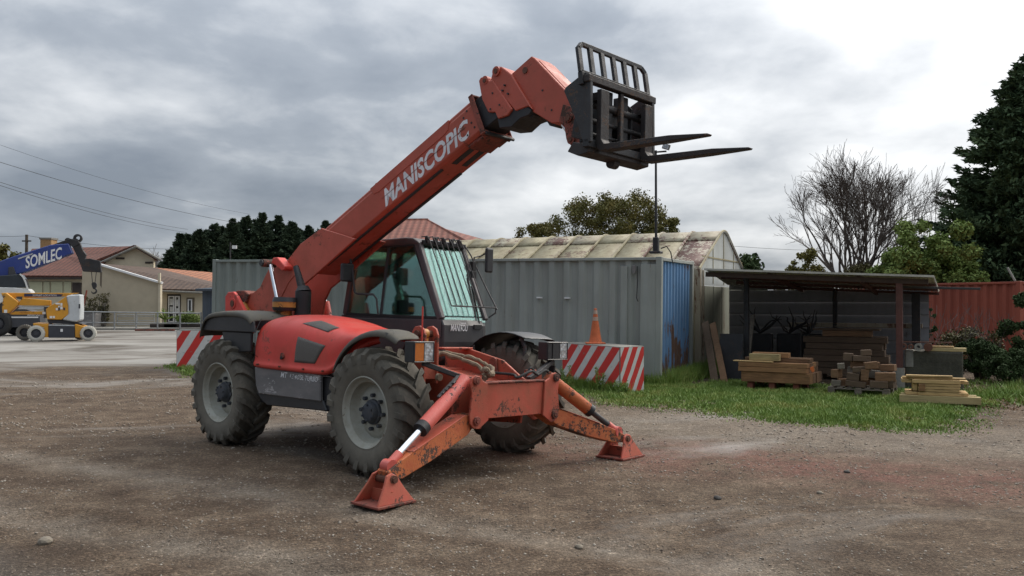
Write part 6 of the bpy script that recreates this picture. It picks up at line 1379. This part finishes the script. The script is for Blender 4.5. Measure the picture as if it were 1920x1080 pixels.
def wallq(b, pts, th=.25):                   # a thick wall slab from an outline seen at one distance
    y = pts[0][1]; b.prism([(p[0], p[2]) for p in pts], y, y + th, 1); return b
def pl_(pts, Y): return [tuple(AT(a, c, Y)) for a, c in pts]
# gabled house: red-brown roof, beige gable
hA = thing('gabled_house', 'beige house with a red-brown tiled roof and gable, behind the lean-to annex', 'house')
Yg = 66.0
gab = pl_([(188, 494), (256, 464), (288, 478), (288, 560), (188, 560)], Yg); b = MB(); gx = [p[0] for p in gab]
x0_, x1_ = AT(176, 500, Yg).x, AT(288, 480, Yg).x; apx, apz = AT(256, 464, Yg).x, AT(256, 464, Yg).z; ez = AT(188, 492, Yg).z; ez2 = AT(291, 482, Yg).z
b.prism([(x0_, 0), (x1_, 0), (x1_, ez2), (apx, apz), (x0_, ez - .2)], Yg, Yg + .3); b.build('gable_wall', 'render_cream', hA)
xl = AT(36, 500, Yg).x; rz1 = AT(150, 463.5, Yg).z
# long front slope falling towards the yard, ridge running left
b = MB(); p_r0 = (apx, Yg + .2, apz + .12); yb_ = Yg + 7
rl = AT(120, 464, Yg + 3)
b.add([(x0_ - .4, Yg - .3, AT(183, 497, Yg).z), (apx, Yg - .3, apz + .1), (apx - 4.5, Yg + 8, apz + .1), (x0_ - 4.4, Yg + 8, AT(183, 497, Yg).z)], [(0, 1, 2, 3)])
b.add([(apx, Yg - .3, apz + .1), (AT(300, 487, Yg).x, Yg - .3, AT(300, 487, Yg).z), (AT(300, 487, Yg).x - 4.5, Yg + 8, AT(300, 487, Yg).z), (apx - 4.5, Yg + 8, apz + .1)], [(0, 1, 2, 3)])
b.build('gable_roof', 'roof_red', hA, solid=.18)
b = MB(); zr = AT(150, 465, Yg + 4).z
b.add([(AT(36, 516, Yg - 2.5).x, Yg - 2.5, AT(36, 518, Yg - 2.5).z), (AT(158, 519, Yg - 2.5).x, Yg - 2.5, AT(158, 519, Yg - 2.5).z), (AT(196, 490, Yg - .4).x, Yg - .4, AT(196, 490, Yg - .4).z), (AT(254, 463, Yg + 4).x, Yg + 4, AT(254, 463, Yg + 4).z), (AT(60, 472, Yg + 4).x, Yg + 4, AT(60, 468, Yg + 4).z)], [(0, 1, 2, 3, 4)]); b.build('front_roof', 'roof_red', hA, solid=.15)
b = MB(); b.tube([pl_([(188, 493)], Yg - .4)[0], pl_([(256, 462.5)], Yg - .4)[0], pl_([(300, 487)], Yg - .4)[0]], .10, n=6); b.build('bargeboard', 'concrete', hA)
for a, c, d_ in ((217, 484, 16), (272, 492, 14)):
    q = AT(a, c, Yg - .05); MB().box(q.x, q.x + d_ * Yg / FPX, Yg - .06, Yg - .01, q.z - .08, q.z + .05).build('vent_slot', 'darkwood', hA)
b = MB(); q0_ = AT(30, 520, Yg - 2.2); q1_ = AT(156, 520, Yg - 2.2); b.box(q0_.x, q1_.x, Yg - 2.2, Yg - 1.9, 0, q0_.z); b.build('front_wall', 'render_cream', hA)
for i, (a, c) in enumerate(((54, 80), (82, 94), (96, 118), (120, 134))):
    q0_ = AT(a, 551, Yg - 2.24); q1_ = AT(c, 528, Yg - 2.24); MB().box(q0_.x, q1_.x, Yg - 2.30, Yg - 2.21, q0_.z, q1_.z).build('shutter', 'shutter', hA, bevel=.02)
q0_ = AT(136, 556, Yg - 2.24); q1_ = AT(153, 530, Yg - 2.24); MB().box(q0_.x, q1_.x, Yg - 2.30, Yg - 2.21, q0_.z, q1_.z).build('louvre_door', 'darkwood', hA)
MB().box(AT(40, 520, Yg - 2.3).x, AT(155, 520, Yg - 2.3).x, Yg - 2.6, Yg - 2.3, AT(40, 524, Yg - 2.3).z, AT(40, 520, Yg - 2.3).z).build('gutter', 'darkwood', hA)
q0_ = AT(75, 470, Yg + 3); q1_ = AT(95.5, 446, Yg + 3); chm = MB().box(q0_.x, q1_.x, Yg + 3, Yg + 4, q0_.z - 1.5, q1_.z).build('chimney', 'chim', hA, bevel=.03) if 'chim' in M else MB().box(q0_.x, q1_.x, Yg + 3, Yg + 4, q0_.z - 1.5, q1_.z).build('chimney', plain('ochre_brick', (0.33, 0.20, 0.09), .9, 0, .25, 5), hA, bevel=.03)
MB().box(q0_.x - .05, q1_.x + .05, Yg + 2.95, Yg + 4.05, q1_.z - .12, q1_.z + .02).build('cap', 'concrete', chm)
# annex: tall blind beige wall with white coping, low tiled wing to its right
hB = thing('lean_to_annex', 'blind beige annex with white coping and a low tiled wing with a shop door', 'building')
Ya = 56.0
aw = [(154, 615), (154, 508), (189, 508), (189, 497.5), (300, 531), (300, 615)]
b = MB(); ap = pl_(aw, Ya); b.prism([(ap[i][0], max(0, ap[i][2])) for i in (0, 1)] + [(AT(189, 508, Ya).x, AT(154, 508, Ya).z)] + [(ap[3][0], ap[3][2]), (ap[4][0], ap[4][2]), (ap[5][0], 0)], Ya, Ya + .3); b.build('side_wall', 'render_beige', hB)
MB().obox((ap[3][0] - .05, Ya - .08, ap[3][2] + .06), (AT(305, 532.5, Ya).x, Ya - .08, AT(305, 532.5, Ya).z + .06), .3, .12).build('coping', 'white', hB)
b = MB(); b.box(AT(299, 540, Ya).x, AT(303, 540, Ya).x, Ya - .2, Ya + .1, 0, AT(300, 532, Ya).z); b.build('pilaster', 'render_cream', hB)
b = MB(); b.box(AT(301, 505, Ya).x - .05, AT(301, 505, Ya).x + .09, Ya - .3, Ya - .15, AT(301, 531, Ya).z, AT(301, 512, Ya).z); b.build('vent_pipe', 'render_cream', hB)
MB().prism([(AT(187.5, 600, Ya).x, AT(187, 535, Ya).z), (AT(187, 600, Ya).x, AT(190, 498, Ya).z), (AT(191, 600, Ya).x, AT(191, 498, Ya).z), (AT(190, 600, Ya).x, AT(190, 540, Ya).z)], Ya - .01, Ya - .004).build('water_stain', 'stain', hB)
Yw = Ya + 1.5
b = MB(); b.box(AT(303, 550, Yw).x, AT(384, 550, Yw).x, Yw, Yw + .3, 0, AT(303, 543, Yw).z); b.build('front_wall', 'render_cream', hB)
b = MB(); b.add([(AT(300, 545, Yw - .5).x, Yw - .5, AT(300, 543, Yw - .5).z), (AT(435, 545, Yw - .5).x, Yw - .5, AT(435, 546, Yw - .5).z), (AT(440, 545, Yw + 5).x, Yw + 5, AT(430, 540, Yw + 5).z), (AT(290, 503, Yw + 7).x, Yw + 7, AT(290, 503.5, Yw + 7).z), (AT(190, 497, Yw + 5).x, Yw + 5, AT(190, 496, Yw + 5).z)], [(0, 1, 2, 3, 4)]); b.build('roof', 'roof_dark', hB, solid=.12)
b = MB(); b.add([(AT(289, 503, Yw + 7.2).x, Yw + 7.2, AT(289, 503, Yw + 7.2).z), (AT(425, 541, Yw + 5.1).x, Yw + 5.1, AT(425, 539, Yw + 5.1).z), (AT(450, 536, Yw + 8).x, Yw + 8, AT(450, 534, Yw + 8).z), (AT(450, 518, Yw + 10).x, Yw + 10, AT(450, 518, Yw + 10).z), (AT(410, 513, Yw + 10).x, Yw + 10, AT(410, 513, Yw + 10).z)], [(0, 1, 2, 3, 4)]); b.build('far_roof', 'roof_orange', hB, solid=.1)
MB().tube([(AT(303, 545, Yw - .55).x, Yw - .55, AT(303, 546, Yw).z), (AT(382, 545, Yw - .55).x, Yw - .55, AT(382, 549, Yw).z)], .07, n=6).build('gutter', 'concrete', hB)
def win(par, a, c, Y, name, fr='white', pane='darkglass', mull=0, split=0):
    q0 = AT(a[0], a[1], Y); q1 = AT(c[0], c[1], Y); f = MB(); w = .07; x0, x1, z0, z1 = q0.x, q1.x, q1.z, q0.z
    f.box(x0, x1, Y - .06, Y, z1 - w, z1); f.box(x0, x1, Y - .06, Y, z0, z0 + w); f.box(x0, x0 + w, Y - .06, Y, z0 + w, z1 - w); f.box(x1 - w, x1, Y - .06, Y, z0 + w, z1 - w)
    for i in range(mull): xm = x0 + (x1 - x0) * (i + 1) / (mull + 1); f.box(xm - w * .7, xm + w * .7, Y - .06, Y, z0 + w, z1 - w)
    for i in range(split): zm = z0 + (z1 - z0) * (i + 1) / (split + 1); f.box(x0 + w, x1 - w, Y - .055, Y - .005, zm - w * .4, zm + w * .4)
    o = f.build(name, fr, par); MB().box(x0 + w, x1 - w, Y - .03, Y - .012, z0 + w, z1 - w).build('pane', pane, o); return o
MB().box(AT(314, 553, Yw).x, AT(339, 553, Yw).x, Yw - .05, Yw - .002, 0, AT(314, 552, Yw).z).build('door_recess', 'darkwood', hB)
win(hB, (316, 555), (327, 604), Yw - .06, 'door', mull=0, split=2); win(hB, (328.5, 555), (337, 604), Yw - .06, 'door', split=2)
M['poster'] = plain('paper_notice', (0.5, 0.5, 0.48), .8, 0, .4, 9)
for a, c, d_, e in ((318, 560, 325, 572), (318.5, 575, 324, 586), (330, 562, 335, 574), (330, 578, 335.5, 588)): q0_ = AT(a, e, Yw - .14); q1_ = AT(d_, c, Yw - .14); MB().box(q0_.x, q1_.x, Yw - .14, Yw - .13, q0_.z, q1_.z).build('notice', 'poster', hB)
MB().box(AT(350, 553, Yw).x, AT(364.5, 553, Yw).x, Yw - .03, Yw - .002, AT(350, 587, Yw).z, AT(350, 558, Yw).z).build('window_recess', 'stain', hB)
win(hB, (352.5, 561), (360.5, 585), Yw - .04, 'window')
# blue-grey sheet shed
bs_ = thing('metal_shed', 'blue-grey corrugated metal shed left of the grey-green container', 'shed'); Yb = 50.0
x0_, x1_ = AT(379.5, 560, Yb).x, AT(452, 560, Yb).x; zt_ = AT(400, 544, Yb).z
corrugated(x1_ - x0_, zt_, .5, .06, x0_, 0, Yb).build('wall', 'bluegrey', bs_); MB().box(x0_, x0_ + .06, Yb + .1, Yb + 3, 0, zt_).build('side_wall', 'bluegrey', bs_)
MB().add([(x0_ - .3, Yb - .3, zt_ + .02), (x1_, Yb - .3, zt_ + .02), (x1_, Yb + 3, AT(450, 536, Yb + 3).z), (x0_ + .6, Yb + 3, AT(400, 540, Yb + 3).z)], [(0, 1, 2, 3)]).build('roof', 'bluegrey', bs_, solid=.12)
# house with hip roof behind the cab
hC = thing('hip_roofed_house', 'house with a terracotta tiled hip roof showing above the cab and hut', 'house'); Yh = 44.0
A_ = AT(801, 414, Yh + 4); L0 = AT(655, 462, Yh); R0_ = AT(960, 447, Yh + 1.0); Bk = AT(1010, 447, Yh + 9)
ridge2 = AT(812, 416, Yh + 7)
zb_ = AT(735, 449, Yh).z - .25
b = MB(); b.add([(L0.x, Yh, zb_), (AT(880, 450, Yh).x, Yh, zb_), tuple(A_), (AT(740, 430, Yh + 4).x - 1.0, Yh + 4, A_.z - .02)], [(0, 1, 2, 3)]); b.build('front_roof', 'roof_hip', hC, solid=.12)
b = MB(); b.add([(AT(880, 450, Yh).x, Yh, zb_), (AT(1000, 450, Yh + 9).x, Yh + 9, zb_), (ridge2.x, Yh + 7, A_.z - .05), tuple(A_)], [(0, 1, 2, 3)]); b.build('side_roof', 'roof_hip', hC, solid=.12)
b = MB(); b.tube([tuple(A_), (AT(880, 450, Yh).x, Yh, zb_ + .05)], .10, n=6); b.tube([(AT(740, 430, Yh + 4).x - 1.0, Yh + 4, A_.z), (A_.x, A_.y, A_.z + .04), (ridge2.x, Yh + 7, A_.z)], .10, n=6); b.build('ridge_tiles', 'roof_hip', hC, smooth=True)
MB().box(L0.x + .5, AT(880, 450, Yh).x - .5, Yh + .6, Yh + 8, 0, zb_).build('wall', 'render_cream', hC)
# --- fence with gate, plants, planters
fe = thing('railing_fence', 'galvanised two-rail fence running in front of the beige annex', 'fence'); Yf = 52.0
zt_, zm_ = AT(200, 585.5, Yf).z, AT(200, 604.5, Yf).z
for z_, r_ in ((zt_, .035), (zm_, .028)): MB().tube([(AT(150, 0, Yf).x, Yf, z_ + (.03 if z_ > .5 else 0)), (AT(381, 0, Yf).x, Yf, z_ - .06)], r_, n=6).build('rail', 'galv', fe, smooth=True)
for a in (179, 218.6, 259, 299, 341, 380): x = AT(a, 0, Yf).x; MB().cyl((x, Yf, 0), (x, Yf, zt_), .045, n=8).build('post', 'galv', fe, smooth=True)
gt = thing('metal_gate', 'small tubular gate standing behind the railing fence before the beige wall', 'gate'); Yt = 54.5; x0_, x1_ = AT(224, 0, Yt).x, AT(293, 0, Yt).x; xm_ = (x0_ + x1_) / 2
for a, c in ((x0_, xm_ - .1), (xm_ + .1, x1_)):
    z0_, z1_ = .25, AT(0, 590, Yt).z; f = MB().tube([(a, Yt, z0_), (a, Yt, z1_), (c, Yt, z1_), (c, Yt, z0_), (a, Yt, z0_)], .03, n=6).build('gate_frame', 'galv', gt)
    for z_ in (.5, .75): MB().cyl((a, Yt, z_), (c, Yt, z_), .02, n=6).build('gate_bar', 'galv', f)
for k_, (px_, w_, h_, lb) in enumerate(((313, .55, 1.0, 'spiky palm-like plant in a dark planter before the shop door'), (357, .95, .95, 'rounded green shrub in a dark planter under the small window'))):
    q = AT(px_, 0, 53.5); t = thing('potted_plant', lb, 'plant', (q.x, 53.5, 0)); MB().box(-w_ * 1.5, w_ * 1.5, -.25, .25, 0, .32).build('planter', 'darkwood', t, bevel=.03)
    if k_ == 0:
        b = MB(); rnd = random.Random(2)
        for j in range(26):
            a_ = rnd.uniform(0, 2 * PI); e = rnd.uniform(.2, 1.3); d = Vector((math.cos(a_) * math.cos(e), math.sin(a_) * math.cos(e), math.sin(e))); b.tube([(0, 0, .55), d * .4 + Vector((0, 0, .6)), d * .75 + Vector((0, 0, .55))], [.02, .03, .005], n=3)
        b.tube([(0, 0, .3), (0, 0, .6)], .06); b.build('fronds', 'laurel', t)
    else:
        v, f = leaves([(-.4, 0, .6), (0, 0, .75), (.4, 0, .6), (.1, 0, .5)], [.4, .45, .4, .4], 2500, .06, .8, .5, .4, 4); np_mesh('foliage', v, f, 'laurel', t)
bxs = thing('rubbish_bin', 'large dark grey bin behind the fence at the left of the beige wall', 'bin', (AT(170, 0, 54).x, 54, 0)); MB().prism([(-.55, 0), (.55, 0), (.62, 1.0), (-.62, 1.0)], -.4, .4).build('bin_body', 'plasticgrey', bxs, bevel=.03); MB().box(-.66, .66, -.45, .45, 1.0, 1.08).build('lid', 'darksteel', bxs, bevel=.02)
for k_, (px_, w_, h_, m_) in enumerate(((165, .7, 1.9, 'bramble'), (196, .35, 2.1, 'twigpale'))):
    t = thing('weed_plant', ['straggly grey-green weeds behind the bin', 'dry upright weed against the stained corner of the annex'][k_], 'weed', (AT(px_, 0, 55.2).x, 55.2, 0)); rnd = random.Random(k_ + 30); b = MB(); cs = []
    for j in range(22):
        x_, hh = rnd.uniform(-w_, w_), h_ * rnd.uniform(.4, 1); b.tube([(x_ * .5, 0, 0), (x_ * .8, rnd.uniform(-.2, .2), hh * .6), (x_, 0, hh)], .012, n=3); cs += [(x_, 0, hh), (x_ * .8, 0, hh * .6)]
    b.build('stems', 'twigpale', t); v, f = leaves(cs, [.16] * len(cs), 1600, .05, 1, .5, .5, k_); np_mesh('foliage', v, f, 'bramble', t)
rp3 = MB().obox((0, 0, .9), (.28, 0, 2.35), .07, .07); o = rp3.build('leaning_pole', plain('rust_pole', (0.25, 0.06, 0.035), .8)); o.location = (AT(158, 0, 54.8).x, 54.8, 0); tag(o, 'rusty red pole leaning on the left end of the annex wall', 'pole')
b = MB().box(-1.1, 1.1, -.1, .1, 0, .09); o = b.build('steel_beam', 'rustred'); o.location = (AT(294, 0, 50.5).x, 50.5, .0); tag(o, 'rusty steel beam lying on the ground before the fence', 'beam')
kb = MB().box(AT(150, 0, 52.3).x, AT(384, 0, 52.3).x, 52.2, 56.2, -.05, .10).build('pavement', 'concrete', None, bevel=.02); tag(kb, 'low concrete pavement under the fence', kind='structure')
# --- poles and wires
up = thing('utility_pole', 'wooden utility pole behind the blue crane boom', 'utility pole', (AT(53.5, 0, 70).x, 70, 0)); zt_ = AT(53, 440, 70).z; MB().cyl((0, 0, 0), (0, 0, zt_), .16, .11, n=10).build('pole', 'bark', up, smooth=True); MB().box(-.35, .35, -.05, .05, zt_ - .55, zt_ - .45).build('cross_arm', 'darkwood', up)
def wire(label, pts, Y0, Y1, sag, r_=.014):
    P_ = []
    (a, c), (d_, e) = pts
    for i in range(17):
        t = i / 16; q = AT(a + (d_ - a) * t, c + (e - c) * t, 1); Y = Y0 + (Y1 - Y0) * t
        # distance varies along the span; keep the span a smooth catenary in space
        P_.append((q, Y))
    A = AT(a, c, Y0); B = AT(d_, e, Y1); pp = [A.lerp(B, i / 20) - Vector((0, 0, sag * 4 * (i / 20) * (1 - i / 20))) for i in range(21)]
    o = MB().tube(pp, r_, n=4).build('overhead_wire', 'rubber'); tag(o, label, 'wire')
wire('highest overhead wire crossing the left sky down to the dark conifers', ((-60, 250), (470, 402)), 55, 80, .5, .010)
wire('second overhead wire from the top in the left sky', ((-60, 285), (445, 418)), 50, 80, .35, .016)
wire('upper wire of the close pair of wires in the left sky', ((-60, 322), (352, 430)), 48, 80, .35, .014)
wire('lower wire of the close pair of wires in the left sky', ((-60, 328), (350, 436)), 48, 80, .35, .014)
wire('wire from the left edge to the top of the utility pole', ((-60, 440), (53, 442)), 70, 70, .1, .016)
wire('wire from the utility pole across the gabled roof', ((53, 442), (330, 467)), 70, 80, .25, .018)
wire('short wire in the sky right of the hut gable', ((1370, 461), (1560, 470)), 45, 48, .05, .010)
# yard lamp in front of the conifers
yl = thing('yard_lamp', 'small white floodlight on a thin pole in front of the dark conifers', 'light', (AT(441, 0, 60).x, 60, 0)); z_ = AT(441, 463, 60).z; MB().cyl((-.25, 0, 0), (-.25, 0, z_ + .3), .05, n=6).build('pole', 'darksteel', yl); MB().box(-.12, .18, -.05, .05, z_ - .12, z_ + .10).build('lamp_head', 'white', yl)
dp = thing('vent_pipe', 'white vent pipe standing beside the left end of the grey-green container', 'pipe', (AT(431.5, 0, 27.0).x, 27.0, 0)); z_ = AT(431, 502, 27).z; MB().cyl((0, 0, 0), (0, 0, z_), .05, n=8).build('pipe', 'render_cream', dp, smooth=True); MB().cyl((0, 0, z_), (0, 0, z_ + .06), .10, n=8).build('cap', 'render_cream', dp)

# ================================================================== MACHINES AT THE LEFT
M['yellow'] = painted('machine_yellow', (0.60, 0.27, 0.015), (0.12, 0.08, 0.04), (0.35, 0.18, 0.04), .08, .35, 1.5, .45, .04); M['craneblue'] = painted('crane_blue', (0.018, 0.040, 0.20), (0.06, 0.06, 0.08), (0.05, 0.06, 0.12), .05, .3, 1.5, .4, .03)
M['whitetyre'] = plain('non_marking_tyre', (0.48, 0.46, 0.40), .85, 0, .15, 5); M['palegrey'] = painted('pale_grey_paint', (0.46, 0.48, 0.49), (0.3, 0.28, 0.25), (0.36, 0.36, 0.34), .05, .4, 2, .5, .03); M['crgwhite'] = painted('off_white_paint', (0.62, 0.62, 0.60), (0.3, 0.28, 0.25), (0.42, 0.41, 0.38), .05, .4, 2, .5, .03)
M['navy'] = plain('navy_band', (0.02, 0.025, 0.07), .5); M['chargrey'] = plain('charcoal_panel', (0.040, 0.042, 0.050), .5, 0, .2, 3)
YL = 37.6
def qp(pts, Y): return [(AT(a, c, Y).x, AT(a, c, Y).z) for a, c in pts]
LFR = Frame((AT(115, 0, YL).x, YL, 0), rad(20))
def ql(pts): return [(p.x, p.z) for p in (LFR.px(a, c, 1, 0) for a, c in pts)]
bl = thing('boom_lift', 'yellow articulated boom lift with pale counterweight and white tyres parked on the concrete', 'boom lift', (AT(115, 0, YL).x, YL, 0), rad(20)); OX = AT(115, 0, YL).x
def LB_(pts, y0_, y1_, name, mat, par=None, bevel=.015, **k): return MB().prism(ql(pts), y0_, y1_).build(name, mat, par or bl, bevel=bevel, **k)
def c6(pts): return [(a / 6, 480 + c / 6) for a, c in pts]
LB_(c6([(370, 755), (545, 765), (545, 915), (500, 915), (495, 800), (380, 800)]), .0, 1.4, 'front_chassis', 'yellow'); LB_(c6([(840, 765), (955, 795), (905, 860), (900, 920), (845, 915)]), .0, 1.4, 'rear_chassis', 'yellow')
LB_(c6([(545, 785), (840, 785), (840, 920), (545, 920)]), -.02, 1.42, 'battery_box', 'chargrey'); LB_(c6([(545, 772), (840, 780), (840, 790), (545, 784)]), -.03, 1.43, 'chassis_trim', 'palegrey')
LB_(c6([(680, 820), (708, 820), (708, 852), (680, 852)]), -.03, -.02, 'label_plate', 'white', bevel=0)
LB_(c6([(520, 715), (700, 720), (860, 745), (950, 770), (840, 772), (540, 760)]), .2, 1.2, 'turntable', 'chargrey')
LB_(c6([(560, 560), (650, 520), (745, 452), (770, 560), (770, 660), (690, 716), (530, 712), (515, 600)]), .0, 1.3, 'turret', 'yellow')
cw = LB_(c6([(745, 450), (800, 436), (905, 432), (908, 600), (905, 722), (862, 745), (700, 716), (772, 655), (768, 560)]), -.04, 1.35, 'counterweight', 'palegrey', bevel=.04)
LB_(c6([(885, 540), (905, 540), (905, 590), (885, 590)]), -.05, -.04, 'handle', 'chargrey', cw)
bar = LB_(c6([(10, 412), (870, 415), (745, 452), (240, 475), (60, 470)]), .5, .8, 'upper_boom', 'yellow'); LB_(c6([(250, 422), (690, 430), (670, 458), (250, 455)]), .485, .5, 'name_band', 'navy', bar, 0)
LB_(c6([(185, 550), (230, 470), (560, 500), (560, 560), (200, 556)]), .3, .6, 'middle_arm', 'yellow'); LB_(c6([(85, 655), (150, 625), (510, 625), (515, 660), (130, 662)]), .3, .6, 'lower_arm', 'yellow')
LB_(c6([(0, 415), (60, 415), (200, 520), (180, 560), (90, 645), (15, 640), (10, 560), (25, 480)]), .2, .75, 'elbow_link', 'yellow'); LB_(c6([(175, 600), (210, 570), (480, 565), (485, 605)]), .35, .55, 'cylinder_cover', 'palegrey')
LB_(c6([(490, 570), (520, 570), (515, 700), (480, 700)]), .2, 1.0, 'mast_link', 'chargrey'); LB_(c6([(165, 455), (240, 455), (235, 490), (180, 480)]), .28, .3, 'hose_bundle', 'chargrey', bevel=0)
for a, c, d_, e in ((625, 528, 672, 545), (680, 530, 702, 560), (678, 568, 704, 600), (628, 585, 650, 610), (655, 560, 672, 580), (560, 675, 590, 700), (596, 675, 618, 700), (470, 628, 505, 655), (35, 605, 70, 640)): LB_(c6([(a, c), (d_, c), (d_, e), (a, e)]), -.012 if a > 500 else .19, -.004 if a > 500 else .199, 'sticker', 'white', bevel=0)
LB_(c6([(712, 580), (733, 580), (733, 610), (712, 610)]), -.012, -.004, 'switch', 'chargrey', bevel=0); LB_(c6([(660, 572), (676, 572), (676, 612), (655, 615)]), -.012, -.003, 'switch', 'chargrey', bevel=0)
q = AT(57, 480 + 450 / 6, YL); 
def bl_text(px0, py0, y_): 
    q = LFR.px(px0, py0, 1, 0); return lambda u, v, w: Vector((q.x + u, y_, q.z + v))
fit_text('lettering', 'SOMLEC LOCATION', 40 * YL / FPX, .075, 'white', bar, bl_text(57.5, 555.2, .48), .0, 0)
fit_text('lettering', 'Haulotte 12', 24 * YL / FPX, .065, 'rustred', bl, bl_text(34, 587.5, .29), .0, .2)
for px_, y_ in ((68.5, 0), (166, 0), (47, 1.35), (151, 1.35)):
    q = LFR.px(px_, 560, 1, y_); r_ = .335 if px_ < 100 else .315; w = bpy.data.objects.new('wheel', None); COL.objects.link(w); w.parent = bl; w.location = (q.x, y_ + .05, r_)
    b = MB(); b.lathe([(.19, -.13), (.24, -.14), (r_ - .03, -.13), (r_, -.10), (r_, .10), (r_ - .03, .13), (.19, .13), (.19, -.13)], n=32)
    for k in range(26): t = 2 * PI * k / 26; ca, sa = math.cos(t), math.sin(t); b.obox((ca * (r_ - .01), -.12, sa * (r_ - .01)), (ca * (r_ - .01), .12, sa * (r_ - .01)), .035, .035, (ca, 0, sa))
    b.build('tyre', 'whitetyre' if y_ == 0 else 'concrete', w, smooth=True); MB().lathe([(0, -.10), (.08, -.10), (.09, -.07), (.16, -.06), (.19, -.11), (.20, .1)], n=24).build('rim', 'chargrey', w, smooth=True)
# --- white and blue crane telehandler behind
YC = 43.0; OXc = AT(40, 0, YC).x
CFR = Frame((OXc, YC, 0), rad(20))
def qc(pts): return [(p.x, p.z) for p in (CFR.px(a, c, 1, 0) for a, c in pts)]
cr = thing('mobile_crane', 'blue-boomed rotating crane with white cab and hook, behind the yellow boom lift', 'crane', (OXc, YC, 0), rad(20))
def CB_(pts, y0_, y1_, name, mat, par=None, bevel=.015, **k): return MB().prism(qc(pts), y0_, y1_).build(name, mat, par or cr, bevel=bevel, **k)
def c2(pts): return [(a / 4.154, 420 + c / 4.154) for a, c in pts]
bo = CB_(c2([(-40, 300), (100, 250), (390, 160), (530, 150), (560, 225), (200, 370), (110, 395), (-40, 410)]), .2, .95, 'crane_boom', 'craneblue', bevel=.03)
CB_(c2([(60, 335), (100, 330), (125, 400), (60, 420)]), .15, 1.0, 'boom_bracket', 'chargrey', bo)
CB_(c2([(135, 265), (250, 225), (250, 235), (135, 275)]), .17, .2, 'edge_rail', 'palegrey', bo, 0)
CB_(c2([(385, 165), (480, 130), (540, 110), (600, 125), (620, 150), (560, 180), (530, 150), (400, 178)]), .3, .85, 'boom_head', 'black')
CB_(c2([(560, 180), (590, 140), (610, 130), (640, 200), (665, 235), (655, 270), (690, 265), (775, 285), (785, 375), (640, 368), (625, 330), (600, 260)]), .35, .8, 'jib', 'black', bevel=.02)
for a, c, r_ in ((597, 105, .20), (575, 130, .16), (735, 300, .16), (520, 125, .14)): q = CFR.px(a / 4.154, 420 + c / 4.154, 1, 0); MB().lathe([(r_ * .55, -.22), (r_, -.2), (r_, .2), (r_ * .55, .22), (r_ * .55, -.22)], n=18, c=(q.x, .58, q.z)).build('sheave', 'black', cr, smooth=True)
for a in (703, 742): q0_ = CFR.px(a / 4.154, 420 + 370 / 4.154, 1, 0); q1_ = CFR.px((a + (720 - a) * .5) / 4.154, 420 + 455 / 4.154, 1, 0); MB().cyl((q0_.x, .57, q0_.z), (q1_.x, .57, q1_.z), .018, n=5).build('hoist_rope', 'black', cr)
hk = CB_(c2([(703, 465), (712, 452), (738, 452), (748, 470), (744, 490), (726, 508), (712, 495)]), .48, .66, 'hook_block', 'black', bevel=.02)
q = CFR.px(722 / 4.154, 420 + 520 / 4.154, 1, 0); hp = [(q.x + .12 * math.sin(t), .57, q.z + .0 + .12 * math.cos(t)) for t in np.linspace(-.1, 4.6, 14)]; MB().tube([(q.x, .57, q.z + .3)] + hp, [.04] * 12 + [.03, .02, .012], n=6).build('hook', 'black', hk, smooth=True)
cabp = c2([(-40, 400), (170, 388), (195, 425), (212, 480), (218, 505), (240, 530), (200, 540), (-40, 530)])
cc = CB_(c2([(-40, 492), (120, 496), (215, 505), (235, 520), (245, 540), (-40, 545)]), .0, 1.2, 'crane_cab', 'crgwhite', bevel=.03)
b = MB(); qq = qc(c2([(160, 385), (185, 410), (205, 455), (220, 510), (208, 505), (196, 462), (176, 418), (150, 392)])); b.prism(qq, -.02, .05); b.build('cab_pillar', 'crgwhite', cc)
CB_(c2([(-40, 405), (155, 392), (180, 425), (205, 495), (120, 495), (-40, 490)]), .05, 1.12, 'cab_glass', 'darkglass', cc)
CB_(c2([(-40, 540), (30, 545), (30, 600), (-40, 640)]), .0, 1.5, 'crane_body', 'crgwhite'); CB_(c2([(-40, 600), (60, 620), (300, 700), (310, 800), (60, 808), (40, 760), (-40, 740)]), .3, 2.0, 'crane_chassis', 'chargrey')
CB_(c2([(80, 722), (290, 722), (290, 733), (80, 733)]), .28, .3, 'warning_strip', 'white', None, 0)
q = CFR.px(60, 480 + 675 / 6, 1, 0); fit_text('lettering', 'MANITOU', 21 * YC / FPX, .13, 'white', cr, (lambda qx, qz: (lambda u, v, w: Vector((qx - .25 + u, .27, qz + v))))(q.x, q.z), .01, .2)
q = AT(26 + 25, 420 + 330 / 4.154, YC); qa_ = CFR.px(193 / 4.154, 420 + 345 / 4.154, 1, 0); xa, za = qa_.x, qa_.z; an = math.atan2(85, 245)
fit_text('lettering', 'SOMLEC', 61 * YC / FPX, .60, 'white', bo, lambda u, v, w: Vector((xa + u, .185, za + v + u * math.tan(an) * .93)), .02, 0)
for px_, y_ in ((-6, 0.0), (28, 1.7)):
    q = CFR.px(px_, 560, 1, y_); w = bpy.data.objects.new('wheel', None); COL.objects.link(w); w.parent = cr; w.location = (q.x, y_ + .3, .6)
    MB().lathe([(.32, -.2), (.5, -.22), (.58, -.17), (.61, -.1), (.61, .1), (.58, .17), (.5, .22), (.32, .2), (.32, -.2)], n=40).build('tyre', 'rubber', w, smooth=True); MB().lathe([(0, -.12), (.2, -.12), (.3, -.05), (.32, -.18)], n=24).build('rim', 'chargrey', w, smooth=True)
